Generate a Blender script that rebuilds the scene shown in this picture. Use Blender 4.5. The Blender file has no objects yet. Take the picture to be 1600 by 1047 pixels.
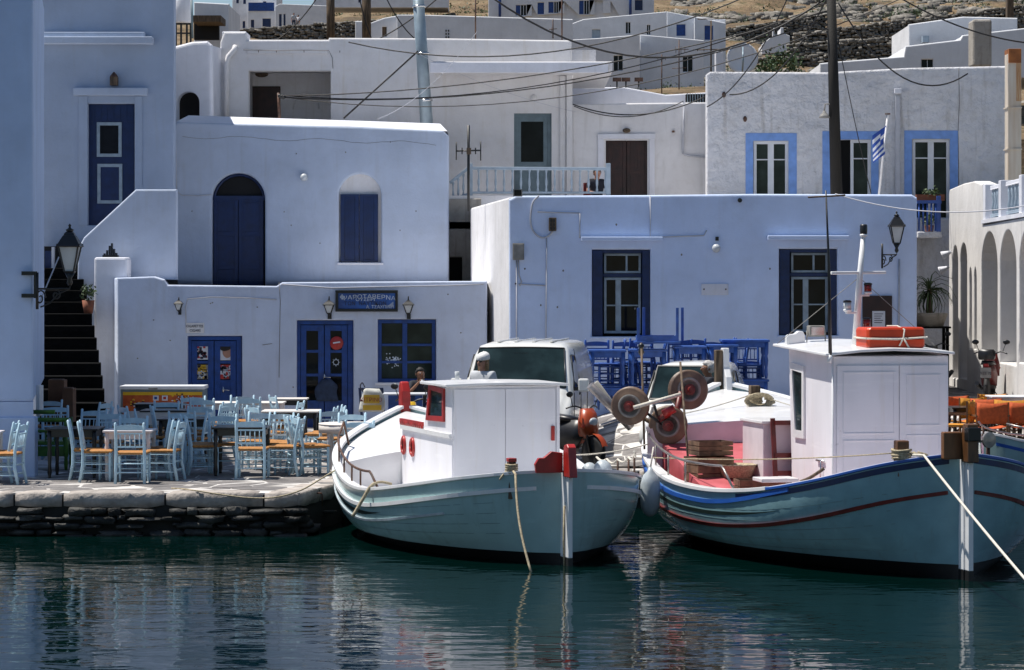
import bpy, math, random
from mathutils import Vector, Matrix, noise as mnoise
from mathutils.geometry import interpolate_bezier
R = random.Random(7)
S = bpy.context.scene
COL = S.collection
PI = math.pi
# ---------------------------------------------------------------- camera
F = 4200.0            # focal length in pixels of a 1600 px wide picture
EYE = 2.95            # eye height above the quay
cam = bpy.data.cameras.new('camera')
camo = bpy.data.objects.new('camera', cam); COL.objects.link(camo)
camo.location = (0, 0, EYE); camo.rotation_euler = (PI/2, 0, 0)
cam.sensor_width = 36; cam.lens = 36*F/1600; cam.shift_y = -79.5/1600
cam.clip_start = .5; cam.clip_end = 6000
S.camera = camo
# ---------------------------------------------------------------- light
SUN_EL = math.radians(67)
sdir = Vector((-.975*math.cos(SUN_EL), .22*math.cos(SUN_EL), math.sin(SUN_EL))).normalized()
W = bpy.data.worlds.new('World'); S.world = W; W.use_nodes = True
wn = W.node_tree; bg = wn.nodes['Background']
sky = wn.nodes.new('ShaderNodeTexSky'); sky.sky_type = 'NISHITA'; sky.sun_disc = False
sky.sun_elevation = SUN_EL; sky.sun_rotation = math.atan2(sdir.x, sdir.y)
sky.air_density = 1.0; sky.dust_density = .25; sky.ozone_density = 2.6
wn.links.new(sky.outputs[0], bg.inputs[0]); bg.inputs[1].default_value = .072
sl = bpy.data.lights.new('sun', 'SUN'); so = bpy.data.objects.new('sun', sl); COL.objects.link(so)
sl.energy = 5.0; sl.angle = math.radians(.53); sl.color = (1, .95, .87)
so.rotation_euler = sdir.to_track_quat('Z', 'Y').to_euler()
S.view_settings.view_transform = 'Standard'; S.view_settings.look = 'None'
S.view_settings.exposure = 0.36; S.view_settings.gamma = 1
S.view_settings.use_curve_mapping = False
S.cycles.max_bounces = 7; S.cycles.diffuse_bounces = 4; S.cycles.glossy_bounces = 4
# ---------------------------------------------------------------- helpers
def U(px, d): return (px-800)*d/F
def V(py, d): return EYE-(py-444)*d/F
def P(px, py, d): return (U(px, d), d, V(py, d))

class MB:
    def __init__(s): s.v = []; s.f = []; s.sm = []
    def add(s, vs, fs, sm=False):
        n = len(s.v); s.v += [tuple(v) for v in vs]
        for f in fs: s.f.append(tuple(i+n for i in f)); s.sm.append(sm)
        return s
    def box(s, x0, x1, y0, y1, z0, z1):
        return s.add([(x0,y0,z0),(x1,y0,z0),(x1,y1,z0),(x0,y1,z0),(x0,y0,z1),(x1,y0,z1),(x1,y1,z1),(x0,y1,z1)],
                     [(0,3,2,1),(4,5,6,7),(0,1,5,4),(1,2,6,5),(2,3,7,6),(3,0,4,7)])
    def obox(s, c, size, M):
        x, y, z = [a/2 for a in size]; c = Vector(c)
        vs = [c+M@Vector(p) for p in ((-x,-y,-z),(x,-y,-z),(x,y,-z),(-x,y,-z),(-x,-y,z),(x,-y,z),(x,y,z),(-x,y,z))]
        return s.add(vs, [(0,3,2,1),(4,5,6,7),(0,1,5,4),(1,2,6,5),(2,3,7,6),(3,0,4,7)])
    def bar(s, a, b, w, h, up=(0,0,1)):
        a, b = Vector(a), Vector(b); d = b-a; L = d.length
        if L < 1e-6: return s
        d /= L; u = Vector(up)
        if abs(d.dot(u)) > .98: u = Vector((0,1,0))
        x = d.cross(u).normalized(); z = x.cross(d)
        M = Matrix((x, d, z)).transposed()
        return s.obox((a+b)/2, (w, L, h), M)
    def tube(s, pts, r, n=8, sm=True, caps=True):
        pts = [Vector(p) for p in pts]; m = len(pts)
        rs = r if isinstance(r, (list, tuple)) else [r]*m
        vs = []; t0 = (pts[1]-pts[0]).normalized()
        up = Vector((0,0,1)) if abs(t0.z) < .9 else Vector((0,1,0))
        x = t0.cross(up).normalized()
        for i, p in enumerate(pts):
            t = (pts[min(i+1,m-1)]-pts[max(i-1,0)])
            if t.length < 1e-9: t = t0
            t.normalize(); x = (x-t*x.dot(t)); x.normalize(); y = t.cross(x)
            for k in range(n):
                a = 2*PI*k/n; vs.append(p+(x*math.cos(a)+y*math.sin(a))*rs[i])
        fs = [(i*n+k, i*n+(k+1)%n, (i+1)*n+(k+1)%n, (i+1)*n+k) for i in range(m-1) for k in range(n)]
        s.add(vs, fs, sm)
        if caps: 
            b = len(s.v)-len(vs)
            s.f.append(tuple(b+k for k in range(n))[::-1]); s.sm.append(False)
            s.f.append(tuple(b+(m-1)*n+k for k in range(n))); s.sm.append(False)
        return s
    def lathe(s, prof, c=(0,0,0), n=12, M=None, sm=True, sx=1, sy=1):
        c = Vector(c); vs = []
        for r, z in prof:
            for k in range(n):
                a = 2*PI*k/n; p = Vector((r*math.cos(a)*sx, r*math.sin(a)*sy, z))
                vs.append(c+(M@p if M else p))
        m = len(prof)
        fs = [(i*n+k, i*n+(k+1)%n, (i+1)*n+(k+1)%n, (i+1)*n+k) for i in range(m-1) for k in range(n)]
        fs += [tuple(range(n))[::-1], tuple((m-1)*n+k for k in range(n))]
        return s.add(vs, fs, sm)
    def loft(s, rings, closed=True, caps=True, sm=True):
        n = len(rings[0]); vs = [p for r in rings for p in r]; K = n if closed else n-1
        fs = [(i*n+k, i*n+(k+1)%n, (i+1)*n+(k+1)%n, (i+1)*n+k) for i in range(len(rings)-1) for k in range(K)]
        if caps and closed: fs += [tuple(range(n))[::-1], tuple((len(rings)-1)*n+k for k in range(n))]
        return s.add(vs, fs, sm)
    def ball(s, c, r, nu=12, nv=8, M=None):
        if not isinstance(r, (list, tuple)): r = (r, r, r)
        c = Vector(c); vs = []
        for j in range(nv+1):
            ph = PI*(j/nv-.5)*.999
            for i in range(nu):
                a = 2*PI*i/nu
                p = Vector((r[0]*math.cos(ph)*math.cos(a), r[1]*math.cos(ph)*math.sin(a), r[2]*math.sin(ph)))
                vs.append(c+(M@p if M else p))
        fs = [(j*nu+i, j*nu+(i+1)%nu, (j+1)*nu+(i+1)%nu, (j+1)*nu+i) for j in range(nv) for i in range(nu)]
        return s.add(vs, fs, True)
    def prism(s, pts, a, b, axis='y'):      # polygon in the other two axes, from a to b
        n = len(pts)
        def q(p, t):
            return {'y': (p[0], t, p[1]), 'z': (p[0], p[1], t), 'x': (t, p[0], p[1])}[axis]
        vs = [q(p, a) for p in pts]+[q(p, b) for p in pts]
        fs = [tuple(range(n)), tuple(range(2*n-1, n-1, -1))]+[(i, i+n, (i+1) % n+n, (i+1) % n) for i in range(n)]
        return s.add(vs, fs)
    def rock(s, c, size, rnd, j=.12, rot=0):
        vs = []; idx = {}
        def vid(a, b, e):
            k = (a, b, e)
            if k not in idx:
                p = Vector((a, b, e)); L = p.length; q = p.normalized()*1.05 if L > 1.3 else p
                q = p*.72+q*.28
                q = Vector([q[i]*size[i]/2*(1+rnd.uniform(-j, j)) for i in range(3)])
                q.rotate(Matrix.Rotation(rot, 3, 'Z')); idx[k] = len(vs); vs.append(Vector(c)+q)
            return idx[k]
        fs = []
        for ax in range(3):
            for sg in (-1, 1):
                for a in (-1, 0):
                    for b in (-1, 0):
                        q = []
                        for (da, db) in ((0,0),(1,0),(1,1),(0,1)):
                            t = [0,0,0]; t[ax] = sg; t[(ax+1)%3] = a+da; t[(ax+2)%3] = b+db
                            q.append(vid(*t))
                        fs.append(tuple(q) if sg > 0 else tuple(q[::-1]))
        return s.add(vs, fs, True)
    def build(s, name, m, parent=None, world=False, bevel=0, sub=0, **tags):
        me = bpy.data.meshes.new(name)
        vs = s.v
        if world and parent is not None:
            inv = rootm(parent).inverted(); vs = [inv@Vector(v) for v in vs]
        me.from_pydata([tuple(v) for v in vs], [], s.f); me.polygons.foreach_set('use_smooth', s.sm)
        me.validate(); me.update()
        me.materials.append(m)
        o = bpy.data.objects.new(name, me); COL.objects.link(o)
        if parent is not None: o.parent = parent
        if bevel:
            b = o.modifiers.new('bevel', 'BEVEL'); b.width = bevel; b.segments = 2; b.limit_method = 'ANGLE'
        if sub:
            b = o.modifiers.new('sub', 'SUBSURF'); b.levels = b.render_levels = sub
        for k, v in tags.items(): o[k] = v
        return o

ROOTM = {}
def rootm(o):
    while o.parent is not None: o = o.parent
    return ROOTM.get(o.name, Matrix.Identity(4))
def thing(name, label, cat, loc=(0,0,0), rz=0, group=None, scale=1):
    o = bpy.data.objects.new(name, None); COL.objects.link(o); o.empty_display_size = .2
    o.location = loc; o.rotation_euler = (0, 0, rz); o['label'] = label; o['category'] = cat
    if scale != 1: o.scale = (scale,)*3
    if group: o['group'] = group
    ROOTM[o.name] = Matrix.Translation(loc)@Matrix.Rotation(rz, 4, 'Z')@Matrix.Scale(scale, 4)
    return o
def tag(o, label, cat, group=None):
    o['label'] = label; o['category'] = cat
    if group: o['group'] = group
    return o
TREES = {}
def tree(root):
    if root.name not in TREES: TREES[root.name] = [(c, list(c.children)) for c in root.children]
    return TREES[root.name]
def dup(root, loc=None, rz=None, label=None, group=None):
    """copy of a thing with its parts and sub-parts (mesh data shared)"""
    r = root.copy(); COL.objects.link(r)
    if loc is not None: r.location = loc
    if rz is not None: r.rotation_euler = (0, 0, rz)
    if label: r['label'] = label
    if group: r['group'] = group
    for ch, gs in tree(root):
        c = ch.copy(); COL.objects.link(c); c.parent = r
        for g in gs:
            e = g.copy(); COL.objects.link(e); e.parent = c
    return r

def arch(x0, x1, z0, zs, n=14, rise=None):
    """round-headed opening: sill z0, springing zs"""
    c = (x0+x1)/2; r = (x1-x0)/2; rise = rise or r
    return [(x0, z0)]+[(c-r*math.cos(PI*k/n), zs+rise*math.sin(PI*k/n)) for k in range(n+1)]+[(x1, z0)]
def rect(x0, x1, z0, z1): return [(x0,z0),(x1,z0),(x1,z1),(x0,z1)]
def plate(outline, holes, th, bevel=.02, mapf=None):
    """solid wall plate with real openings; plane coords (u, v) -> mapf(u, v, w), w = 0 on the front"""
    cu = bpy.data.curves.new('tmp', 'CURVE'); cu.dimensions = '2D'; cu.fill_mode = 'BOTH'
    for loop in [outline]+holes:
        sp = cu.splines.new('POLY'); sp.points.add(len(loop)-1)
        for i, p in enumerate(loop): sp.points[i].co = (p[0], p[1], 0, 1)
        sp.use_cyclic_u = True
    cu.extrude = th/2-bevel; cu.bevel_depth = bevel; cu.bevel_resolution = 2; cu.offset = -bevel
    o = bpy.data.objects.new('tmp', cu); COL.objects.link(o)
    dg = bpy.context.evaluated_depsgraph_get()
    me = bpy.data.meshes.new_from_object(o.evaluated_get(dg))
    m = MB(); f = mapf or (lambda u, v, w: (u, w, v))
    m.v = [f(v.co.x, v.co.y, th/2-v.co.z) for v in me.vertices]
    m.f = [tuple(p.vertices) for p in me.polygons]
    m.sm = [False]*len(m.f)
    bpy.data.objects.remove(o); bpy.data.curves.remove(cu); bpy.data.meshes.remove(me)
    return m
def pxs(loop, d): return [(U(a, d), V(b, d)) for a, b in loop]
def wallmap(d): return lambda u, v, w: (u, d+w, v)
def prect(x0, y0, x1, y1, d): return rect(U(x0,d), U(x1,d), V(y1,d), V(y0,d))
def pbox(mb, x0, y0, x1, y1, d0, d1):
    """box whose front face at depth d0 covers the given picture rectangle"""
    return mb.box(U(x0,d0), U(x1,d0), d0, d1, V(y1,d0), V(y0,d0))
def catmull(pts, n=6):
    pts = [Vector(p) for p in pts]; out = []
    for i in range(len(pts)-1):
        p0, p1, p2, p3 = pts[max(i-1,0)], pts[i], pts[i+1], pts[min(i+2,len(pts)-1)]
        for k in range(n):
            t = k/n
            out.append(.5*((2*p1)+(p2-p0)*t+(2*p0-5*p1+4*p2-p3)*t*t+(-p0+3*p1-3*p2+p3)*t**3))
    return out+[pts[-1]]
def sag(a, b, s, n=14):
    a, b = Vector(a), Vector(b)
    return [a.lerp(b, i/n)-Vector((0,0,s*4*(i/n)*(1-i/n))) for i in range(n+1)]
def interp(tab, t):
    if t <= tab[0][0]: return tab[0][1]
    for (a, b), (c, e) in zip(tab, tab[1:]):
        if t <= c: return b+(e-b)*(t-a)/(c-a)
    return tab[-1][1]
def text(s, size, name, m, parent, loc, rot=(PI/2,0,0), ext=.003, align='CENTER', sx=1, bend=None):
    cu = bpy.data.curves.new('t', 'FONT'); cu.body = s; cu.size = size; cu.extrude = ext; cu.align_x = align
    cu.resolution_u = 3
    o = bpy.data.objects.new('t', cu); COL.objects.link(o)
    dg = bpy.context.evaluated_depsgraph_get()
    me = bpy.data.meshes.new_from_object(o.evaluated_get(dg))
    for v in me.vertices:
        v.co.x *= sx
        if bend: v.co.y += -bend*v.co.x**2
    bpy.data.objects.remove(o); bpy.data.curves.remove(cu)
    me.materials.clear(); me.materials.append(m)
    q = bpy.data.objects.new(name, me); COL.objects.link(q); q.parent = parent
    if parent is not None:
        M = rootm(parent).inverted()@(Matrix.Translation(loc)@Matrix.Rotation(rot[2],4,'Z')@Matrix.Rotation(rot[0],4,'X'))
        me.transform(M)
    else: q.location = loc; q.rotation_euler = rot
    return q
# ---------------------------------------------------------------- materials
def mat(name, col, rough=.6, var=.12, vs=4, bump=0, bs=30, metal=0, col2=None, rnd=0, coat=0, spec=.5, stretch=None, det=5, emit=0):
    m = bpy.data.materials.new(name); m.use_nodes = True; nt = m.node_tree; N = nt.nodes; L = nt.links
    b = N['Principled BSDF']; b.inputs['Roughness'].default_value = rough; b.inputs['Metallic'].default_value = metal
    b.inputs['Coat Weight'].default_value = coat; b.inputs['Specular IOR Level'].default_value = spec
    tc = N.new('ShaderNodeTexCoord'); vec = tc.outputs['Object']
    if stretch:
        mp = N.new('ShaderNodeMapping'); mp.inputs['Scale'].default_value = stretch; L.new(vec, mp.inputs[0]); vec = mp.outputs[0]
    nz = N.new('ShaderNodeTexNoise'); nz.inputs['Scale'].default_value = vs; nz.inputs['Detail'].default_value = det
    L.new(vec, nz.inputs['Vector'])
    cr = N.new('ShaderNodeValToRGB'); e = cr.color_ramp.elements
    c2 = col2 or tuple(c*(1-var*2) for c in col)
    e[0].position = .32; e[0].color = (*c2, 1); e[1].position = .68; e[1].color = (*col, 1)
    L.new(nz.outputs[0], cr.inputs[0]); out = cr.outputs[0]
    if rnd:
        g = N.new('ShaderNodeNewGeometry'); mr = N.new('ShaderNodeMapRange')
        mr.inputs['To Min'].default_value = 1-rnd; mr.inputs['To Max'].default_value = 1+rnd
        oi = N.new('ShaderNodeObjectInfo'); ad = N.new('ShaderNodeMath'); ad.operation = 'ADD'
        fr = N.new('ShaderNodeMath'); fr.operation = 'FRACT'
        L.new(g.outputs['Random Per Island'], ad.inputs[0]); L.new(oi.outputs['Random'], ad.inputs[1]); L.new(ad.outputs[0], fr.inputs[0])
        L.new(fr.outputs[0], mr.inputs[0])
        mx = N.new('ShaderNodeVectorMath'); mx.operation = 'SCALE'
        L.new(out, mx.inputs[0]); L.new(mr.outputs[0], mx.inputs['Scale']); out = mx.outputs[0]
    L.new(out, b.inputs['Base Color'])
    if bump:
        bz = N.new('ShaderNodeTexNoise'); bz.inputs['Scale'].default_value = bs; bz.inputs['Detail'].default_value = 6
        L.new(tc.outputs['Object'], bz.inputs['Vector'])
        bp = N.new('ShaderNodeBump'); bp.inputs['Distance'].default_value = bump; bp.inputs['Strength'].default_value = 1
        L.new(bz.outputs[0], bp.inputs['Height']); L.new(bp.outputs[0], b.inputs['Normal'])
    if emit:
        L.new(out, b.inputs['Emission Color']); b.inputs['Emission Strength'].default_value = emit
    return m

def plaster(name, col, dirt=.25, dcol=(.30,.27,.22), bump=.006, bs=9, rough=.85, coarse=0):
    """lime-washed plaster: trowel waves, fine grain, blotches, rain streaks and small chips"""
    m = bpy.data.materials.new(name); m.use_nodes = True; nt = m.node_tree; N = nt.nodes; L = nt.links
    b = N['Principled BSDF']; b.inputs['Roughness'].default_value = rough; b.inputs['Specular IOR Level'].default_value = .25
    tc = N.new('ShaderNodeTexCoord'); O = tc.outputs['Object']
    def nz(scale, det=5, st=None, rgh=.55):
        v = O
        if st:
            mp = N.new('ShaderNodeMapping'); mp.inputs['Scale'].default_value = st; L.new(O, mp.inputs[0]); v = mp.outputs[0]
        n = N.new('ShaderNodeTexNoise'); n.inputs['Scale'].default_value = scale; n.inputs['Detail'].default_value = det
        n.inputs['Roughness'].default_value = rgh
        L.new(v, n.inputs['Vector']); return n.outputs[0]
    def ramp(x, a, bb, c0=0, c1=1):
        r = N.new('ShaderNodeMapRange'); r.inputs['From Min'].default_value = a; r.inputs['From Max'].default_value = bb
        r.inputs['To Min'].default_value = c0; r.inputs['To Max'].default_value = c1; L.new(x, r.inputs[0]); return r.outputs[0]
    def mix(f, a, c):
        x = N.new('ShaderNodeMix'); x.data_type = 'RGBA'
        L.new(f, x.inputs['Factor'])
        for i, v in ((6, a), (7, c)):
            if isinstance(v, tuple): x.inputs[i].default_value = (*v, 1)
            else: L.new(v, x.inputs[i])
        return x.outputs[2]
    base = mix(ramp(nz(.9, 6), .35, .68), tuple(c*.84 for c in col), col)
    base = mix(ramp(nz(2.6, 8, None, .7), .5, .62, 0, .5), base, tuple(c*.90 for c in col))
    base = mix(ramp(nz(5, 6), .5, .8, 0, dirt*.5), base, dcol)
    base = mix(ramp(nz(1.6, 7, (3.5, 3.5, .35)), .56, .82, 0, dirt), base, dcol)       # streaks
    base = mix(ramp(nz(1.1, 10, None, .75), .68, .74, 0, min(1, dirt*1.3)), base, tuple(c*.8 for c in dcol)) # chips
    L.new(base, b.inputs['Base Color'])
    bp = N.new('ShaderNodeBump'); bp.inputs['Distance'].default_value = bump*2.5; L.new(nz(2.2, 4), bp.inputs['Height'])
    b2 = N.new('ShaderNodeBump'); b2.inputs['Distance'].default_value = bump; L.new(nz(bs*(1 if not coarse else 1.6), 9, None, .7), b2.inputs['Height'])
    L.new(bp.outputs[0], b2.inputs['Normal']); L.new(b2.outputs[0], b.inputs['Normal'])
    return m

def glassmat(name, col=(.004,.005,.006), rough=.04):
    m = bpy.data.materials.new(name); m.use_nodes = True; nt = m.node_tree; N = nt.nodes; L = nt.links
    b = N['Principled BSDF']; b.inputs['Roughness'].default_value = rough; b.inputs['IOR'].default_value = 1.5; b.inputs['Specular IOR Level'].default_value = .14
    tc = N.new('ShaderNodeTexCoord'); n = N.new('ShaderNodeTexNoise'); n.inputs['Scale'].default_value = 2.2; n.inputs['Detail'].default_value = 4
    cr = N.new('ShaderNodeValToRGB'); e = cr.color_ramp.elements
    e[0].position = .4; e[0].color = (*col, 1); e[1].position = .75; e[1].color = (*[c*2.6 for c in col], 1)
    L.new(tc.outputs['Object'], n.inputs['Vector']); L.new(n.outputs[0], cr.inputs[0]); L.new(cr.outputs[0], b.inputs['Base Color'])
    return m
M = {}
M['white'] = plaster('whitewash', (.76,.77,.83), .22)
M['bluew2'] = plaster('bluish_whitewash', (.40,.47,.60), .2)  # tone lowered: shade of the enclosed alley put into the wall colour
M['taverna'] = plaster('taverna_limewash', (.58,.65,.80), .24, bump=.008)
M['shadewash'] = plaster('bluish_shade_limewash', (.50,.57,.70), .24, bump=.008)  # whitewash darkened in its colour for the walls in shade
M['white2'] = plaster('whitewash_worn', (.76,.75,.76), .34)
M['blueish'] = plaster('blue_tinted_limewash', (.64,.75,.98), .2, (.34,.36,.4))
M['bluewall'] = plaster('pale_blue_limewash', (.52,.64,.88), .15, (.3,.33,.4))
M['cream'] = plaster('cream_limewash', (.74,.73,.74), .4, (.44,.37,.26))
M['rough'] = plaster('rough_grey_plaster', (.73,.73,.76), .7, (.26,.23,.19), .05, 5, coarse=1)
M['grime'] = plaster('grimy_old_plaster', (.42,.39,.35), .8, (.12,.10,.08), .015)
M['arcade'] = plaster('arcade_render', (.74,.72,.70), .3, (.33,.28,.22), .006)
M['skyblue'] = mat('sky_blue_paint_band', (.20,.36,.75), .7, .12, 5, .002, 30)
M['navy'] = mat('deep_blue_paint', (.0025,.020,.095), .45, .2, 6, .001, 60)
M['blue'] = mat('blue_joinery_paint', (.006,.056,.27), .42, .2, 7, .001, 60)
M['blue_tab'] = mat('cobalt_furniture_paint', (.035,.11,.42), .4, .2, 6, .001, 60)
M['chair'] = mat('light_blue_chair_paint', (.52,.70,.80), .42, .16, 9, .0008, 70, col2=(.38,.58,.71), rnd=.07)
M['rush'] = mat('rush_seat', (.50,.22,.05), .75, .3, 30, .004, 90, col2=(.25,.11,.03))
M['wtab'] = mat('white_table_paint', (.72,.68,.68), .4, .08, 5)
M['dtab'] = mat('dark_table_wood', (.012,.012,.014), .28, .3, 8)
M['cloth'] = mat('white_table_cover', (.70,.66,.62), .6, .08, 5, .002, 12)
M['green'] = mat('green_bench_paint', (.07,.19,.015), .4, .25, 7)
M['greygreen'] = mat('grey_green_door_paint', (.15,.21,.24), .5, .12, 5)
M['greyblue'] = mat('grey_blue_rail_paint', (.34,.42,.50), .5, .12, 5)
M['brown'] = mat('dark_brown_door_wood', (.035,.010,.007), .5, .3, 6, .001, 40)
M['black'] = mat('black_iron', (.008,.009,.010), .4, .3, 9, .001, 50)
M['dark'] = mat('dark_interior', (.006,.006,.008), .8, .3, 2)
M['lampglass'] = mat('frosted_lamp_glass', (.55,.58,.6), .25, .1, 3)
M['glass'] = glassmat('window_glass')
M['glass3'] = glassmat('curtained_glass', (.013,.019,.017), .05)
M['glass2'] = glassmat('vehicle_glass', (.009,.017,.019), .03)
M['pvc'] = mat('white_window_frame', (.70,.72,.76), .4, .06, 5)
M['frame'] = mat('pale_blue_grey_frame', (.34,.42,.48), .5, .15, 7)
M['stone'] = mat('grey_flagstone', (.21,.195,.19), .75, .2, 6, .006, 25, rnd=.22)
M['kerb'] = mat('pale_kerb_stone', (.46,.41,.37), .8, .22, 5, .018, 14, rnd=.1)
M['wallstone'] = mat('dark_wet_wall_stone', (.045,.044,.040), .7, .35, 4, .03, 12, rnd=.6)
M['mortar'] = mat('limewashed_joint', (.66,.64,.62), .9, .3, 2.5, .004, 30, col2=(.30,.28,.26))
M['core'] = mat('dark_wall_core', (.02,.02,.018), .9)
M['stair'] = mat('shade_black_stair_stone', (.006,.006,.006), .95, .3, 5, .006, 20, rnd=.15, spec=.1)  # dark stone, its colour blackened in place of the alley's shade
M['carton'] = mat('brown_cardboard', (.15,.07,.035), .8, .2, 5)
M['boatw'] = mat('white_boat_paint', (.80,.80,.81), .3, .05, 3, .0025, 8, coat=.3)
M['boatwall'] = mat('white_painted_plywood', (.82,.81,.85), .42, .06, 2.2, .0018, 6, stretch=(1,1,.4))
M['hull1'] = mat('water_tinted_white_enamel', (.34,.50,.50), .2, .07, 2.5, .003, 6, coat=.5)  # white enamel with the water's teal light mixed into its colour
M['hull2'] = mat('pale_turquoise_hull_enamel', (.22,.38,.42), .2, .1, 2.5, .004, 6, coat=.5)
M['anti'] = mat('black_antifouling', (.012,.012,.013), .5, .3, 3)
M['redp'] = mat('red_boat_paint', (.45,.02,.015), .4, .2, 6, coat=.2)
M['darkred'] = mat('dark_red_rail_paint', (.16,.014,.012), .45, .25, 6)
M['reddeck'] = mat('faded_red_deck_paint', (.52,.12,.14), .6, .3, 3, .002, 20, col2=(.36,.06,.07))
M['pink'] = mat('white_paint_pink_bounce', (.74,.66,.70), .5, .1, 3)  # white paint, pink bounce of the red deck mixed into its colour
M['bstripe'] = mat('blue_boat_stripe', (.02,.10,.42), .35, .1, 5)
M['darkgreen'] = mat('dark_green_stripe', (.012,.025,.022), .4, .2, 5)
M['wood'] = mat('varnished_wood', (.20,.085,.03), .4, .4, 6, .002, 40, stretch=(1,1,.3))
M['oldwood'] = mat('weathered_wood', (.16,.11,.07), .8, .4, 5, .004, 40, stretch=(4,4,.5))
M['pole'] = mat('tarred_pole_wood', (.008,.006,.004), .8, .4, 6, .006, 30, stretch=(6,6,.4))
M['rope'] = mat('pale_rope', (.50,.42,.28), .85, .25, 40, .003, 120)
M['ropew'] = mat('white_rope', (.68,.64,.56), .85, .15, 40)
M['steel'] = mat('dull_stainless_rail', (.38,.34,.32), .35, .2, 8, metal=.7)
M['rust'] = mat('rusty_rail', (.13,.06,.035), .6, .4, 12, .002, 60)
M['galv'] = mat('galvanised_pipe', (.26,.33,.38), .45, .15, 3, .001, 30, metal=.25)
M['orange'] = mat('orange_plastic', (.62,.055,.012), .35, .12, 4)
M['orangef'] = mat('orange_canvas', (.60,.10,.02), .8, .15, 20, .001, 120)
M['yellowf'] = mat('ochre_canvas', (.62,.26,.02), .8, .15, 20, .001, 120)
M['redplastic'] = mat('red_plastic', (.45,.012,.012), .3, .1, 4)
M['yellow'] = mat('yellow_plastic', (.70,.42,.02), .35, .1, 4)
M['vanw'] = mat('white_van_paint', (.74,.74,.71), .25, .04, 2, coat=.6)
M['rubber'] = mat('tyre_rubber', (.012,.012,.013), .75, .3, 10)
M['chrome'] = mat('bright_metal', (.6,.6,.6), .2, .05, 4, metal=1)
M['plastic'] = mat('black_plastic', (.012,.012,.014), .4, .2, 8)
M['disc'] = mat('brown_hauler_disc', (.20,.13,.085), .5, .35, 5, .003, 30, col2=(.09,.055,.04))
M['canvas'] = mat('grey_canvas', (.30,.29,.27), .85, .2, 6)
M['fender'] = mat('grey_white_fender', (.50,.56,.60), .45, .15, 5)
M['skin'] = mat('skin', (.42,.22,.15), .6, .1, 8)
M['skind'] = mat('tanned_skin', (.24,.11,.06), .6, .1, 8)
M['hairg'] = mat('grey_white_hair', (.62,.60,.58), .9, .25, 30, .01, 60)
M['hairb'] = mat('fair_hair', (.30,.19,.09), .8, .3, 40, .01, 60)
M['haird'] = mat('black_hair', (.012,.010,.009), .7, .3, 30)
M['cap'] = mat('white_knit_cap', (.68,.68,.68), .9, .1, 20, .004, 60)
M['shirtd'] = mat('dark_shirt', (.015,.018,.030), .85, .2, 10)
M['shirtw'] = mat('pale_shirt', (.5,.52,.55), .85, .1, 10)
M['jeans'] = mat('blue_jeans', (.03,.05,.10), .9, .2, 12)
M['leaf'] = mat('green_leaf', (.055,.10,.03), .6, .3, 8, rnd=.35)
M['terracotta'] = mat('terracotta', (.30,.10,.05), .8, .2, 5)
M['farwhite'] = plaster('far_whitewash', (.78,.79,.82), .12)
M['drystone'] = mat('dry_wall_stone', (.27,.25,.22), .85, .3, 3, .02, 10, rnd=.35)
M['flagw'] = mat('flag_white', (.75,.76,.8), .85, .05, 5)
M['flagb'] = mat('flag_blue', (.03,.09,.42), .85, .1, 5)
M['rustflue'] = mat('rust_streaked_flue', (.58,.54,.47), .7, .3, 1.6, .002, 20, col2=(.48,.39,.30), stretch=(5,5,.5))
M['paper'] = mat('paper', (.62,.63,.68), .8, .05, 5)
M['ink'] = mat('dark_print', (.03,.03,.05), .8)
M['cable'] = mat('black_cable', (.012,.010,.010), .6)
M['cablew'] = mat('whitewashed_cable', (.52,.53,.58), .7, .1, 5)
M['crack'] = mat('dark_crack', (.22,.21,.21), .9)
M['signb'] = mat('painted_sign_blue', (.03,.12,.42), .5, .3, 3, col2=(.02,.05,.18))
M['signw'] = mat('sign_lettering', (.62,.70,.80), .6)
M['bottle'] = mat('brown_bottle_glass', (.08,.03,.01), .1)
M['hullseam'] = mat('dark_hull_seam', (.16,.26,.28), .5, .2, 5)  # darker tone for the plank seam lines
def hullpaint(name, col, stain, seed):
    """gloss enamel over planks: brushed streaks, scuffs, run marks below the strakes, chalky waterline"""
    m = bpy.data.materials[name]; nt = m.node_tree; N = nt.nodes; L = nt.links; b = N['Principled BSDF']
    tc = N.new('ShaderNodeTexCoord'); src = b.inputs['Base Color'].links[0].from_socket
    def layer(src, scale, st, lo, hi, amt, c):
        mp = N.new('ShaderNodeMapping'); mp.inputs['Scale'].default_value = st; mp.inputs['Location'].default_value = (seed, seed*2, 0); L.new(tc.outputs['Object'], mp.inputs[0])
        n = N.new('ShaderNodeTexNoise'); n.inputs['Scale'].default_value = scale; n.inputs['Detail'].default_value = 8; n.inputs['Roughness'].default_value = .65; L.new(mp.outputs[0], n.inputs['Vector'])
        r = N.new('ShaderNodeMapRange'); r.inputs['From Min'].default_value = lo; r.inputs['From Max'].default_value = hi; r.inputs['To Max'].default_value = amt; L.new(n.outputs[0], r.inputs[0])
        x = N.new('ShaderNodeMix'); x.data_type = 'RGBA'; L.new(r.outputs[0], x.inputs['Factor']); L.new(src, x.inputs[6]); x.inputs[7].default_value = (*c, 1); return x.outputs[2]
    o = layer(src, 2.2, (3,3,.25), .55, .8, .55, stain)
    o = layer(o, 3.0, (.35,.35,2.5), .58, .75, .35, tuple(min(1, c*1.35) for c in col))
    o = layer(o, 5.0, (1,1,1), .66, .72, .6, tuple(c*.55 for c in col))
    L.new(o, b.inputs['Base Color'])
hullpaint('water_tinted_white_enamel', (.34,.50,.50), (.20,.24,.20), 1)
hullpaint('pale_turquoise_hull_enamel', (.22,.38,.42), (.16,.17,.13), 4)
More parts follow.
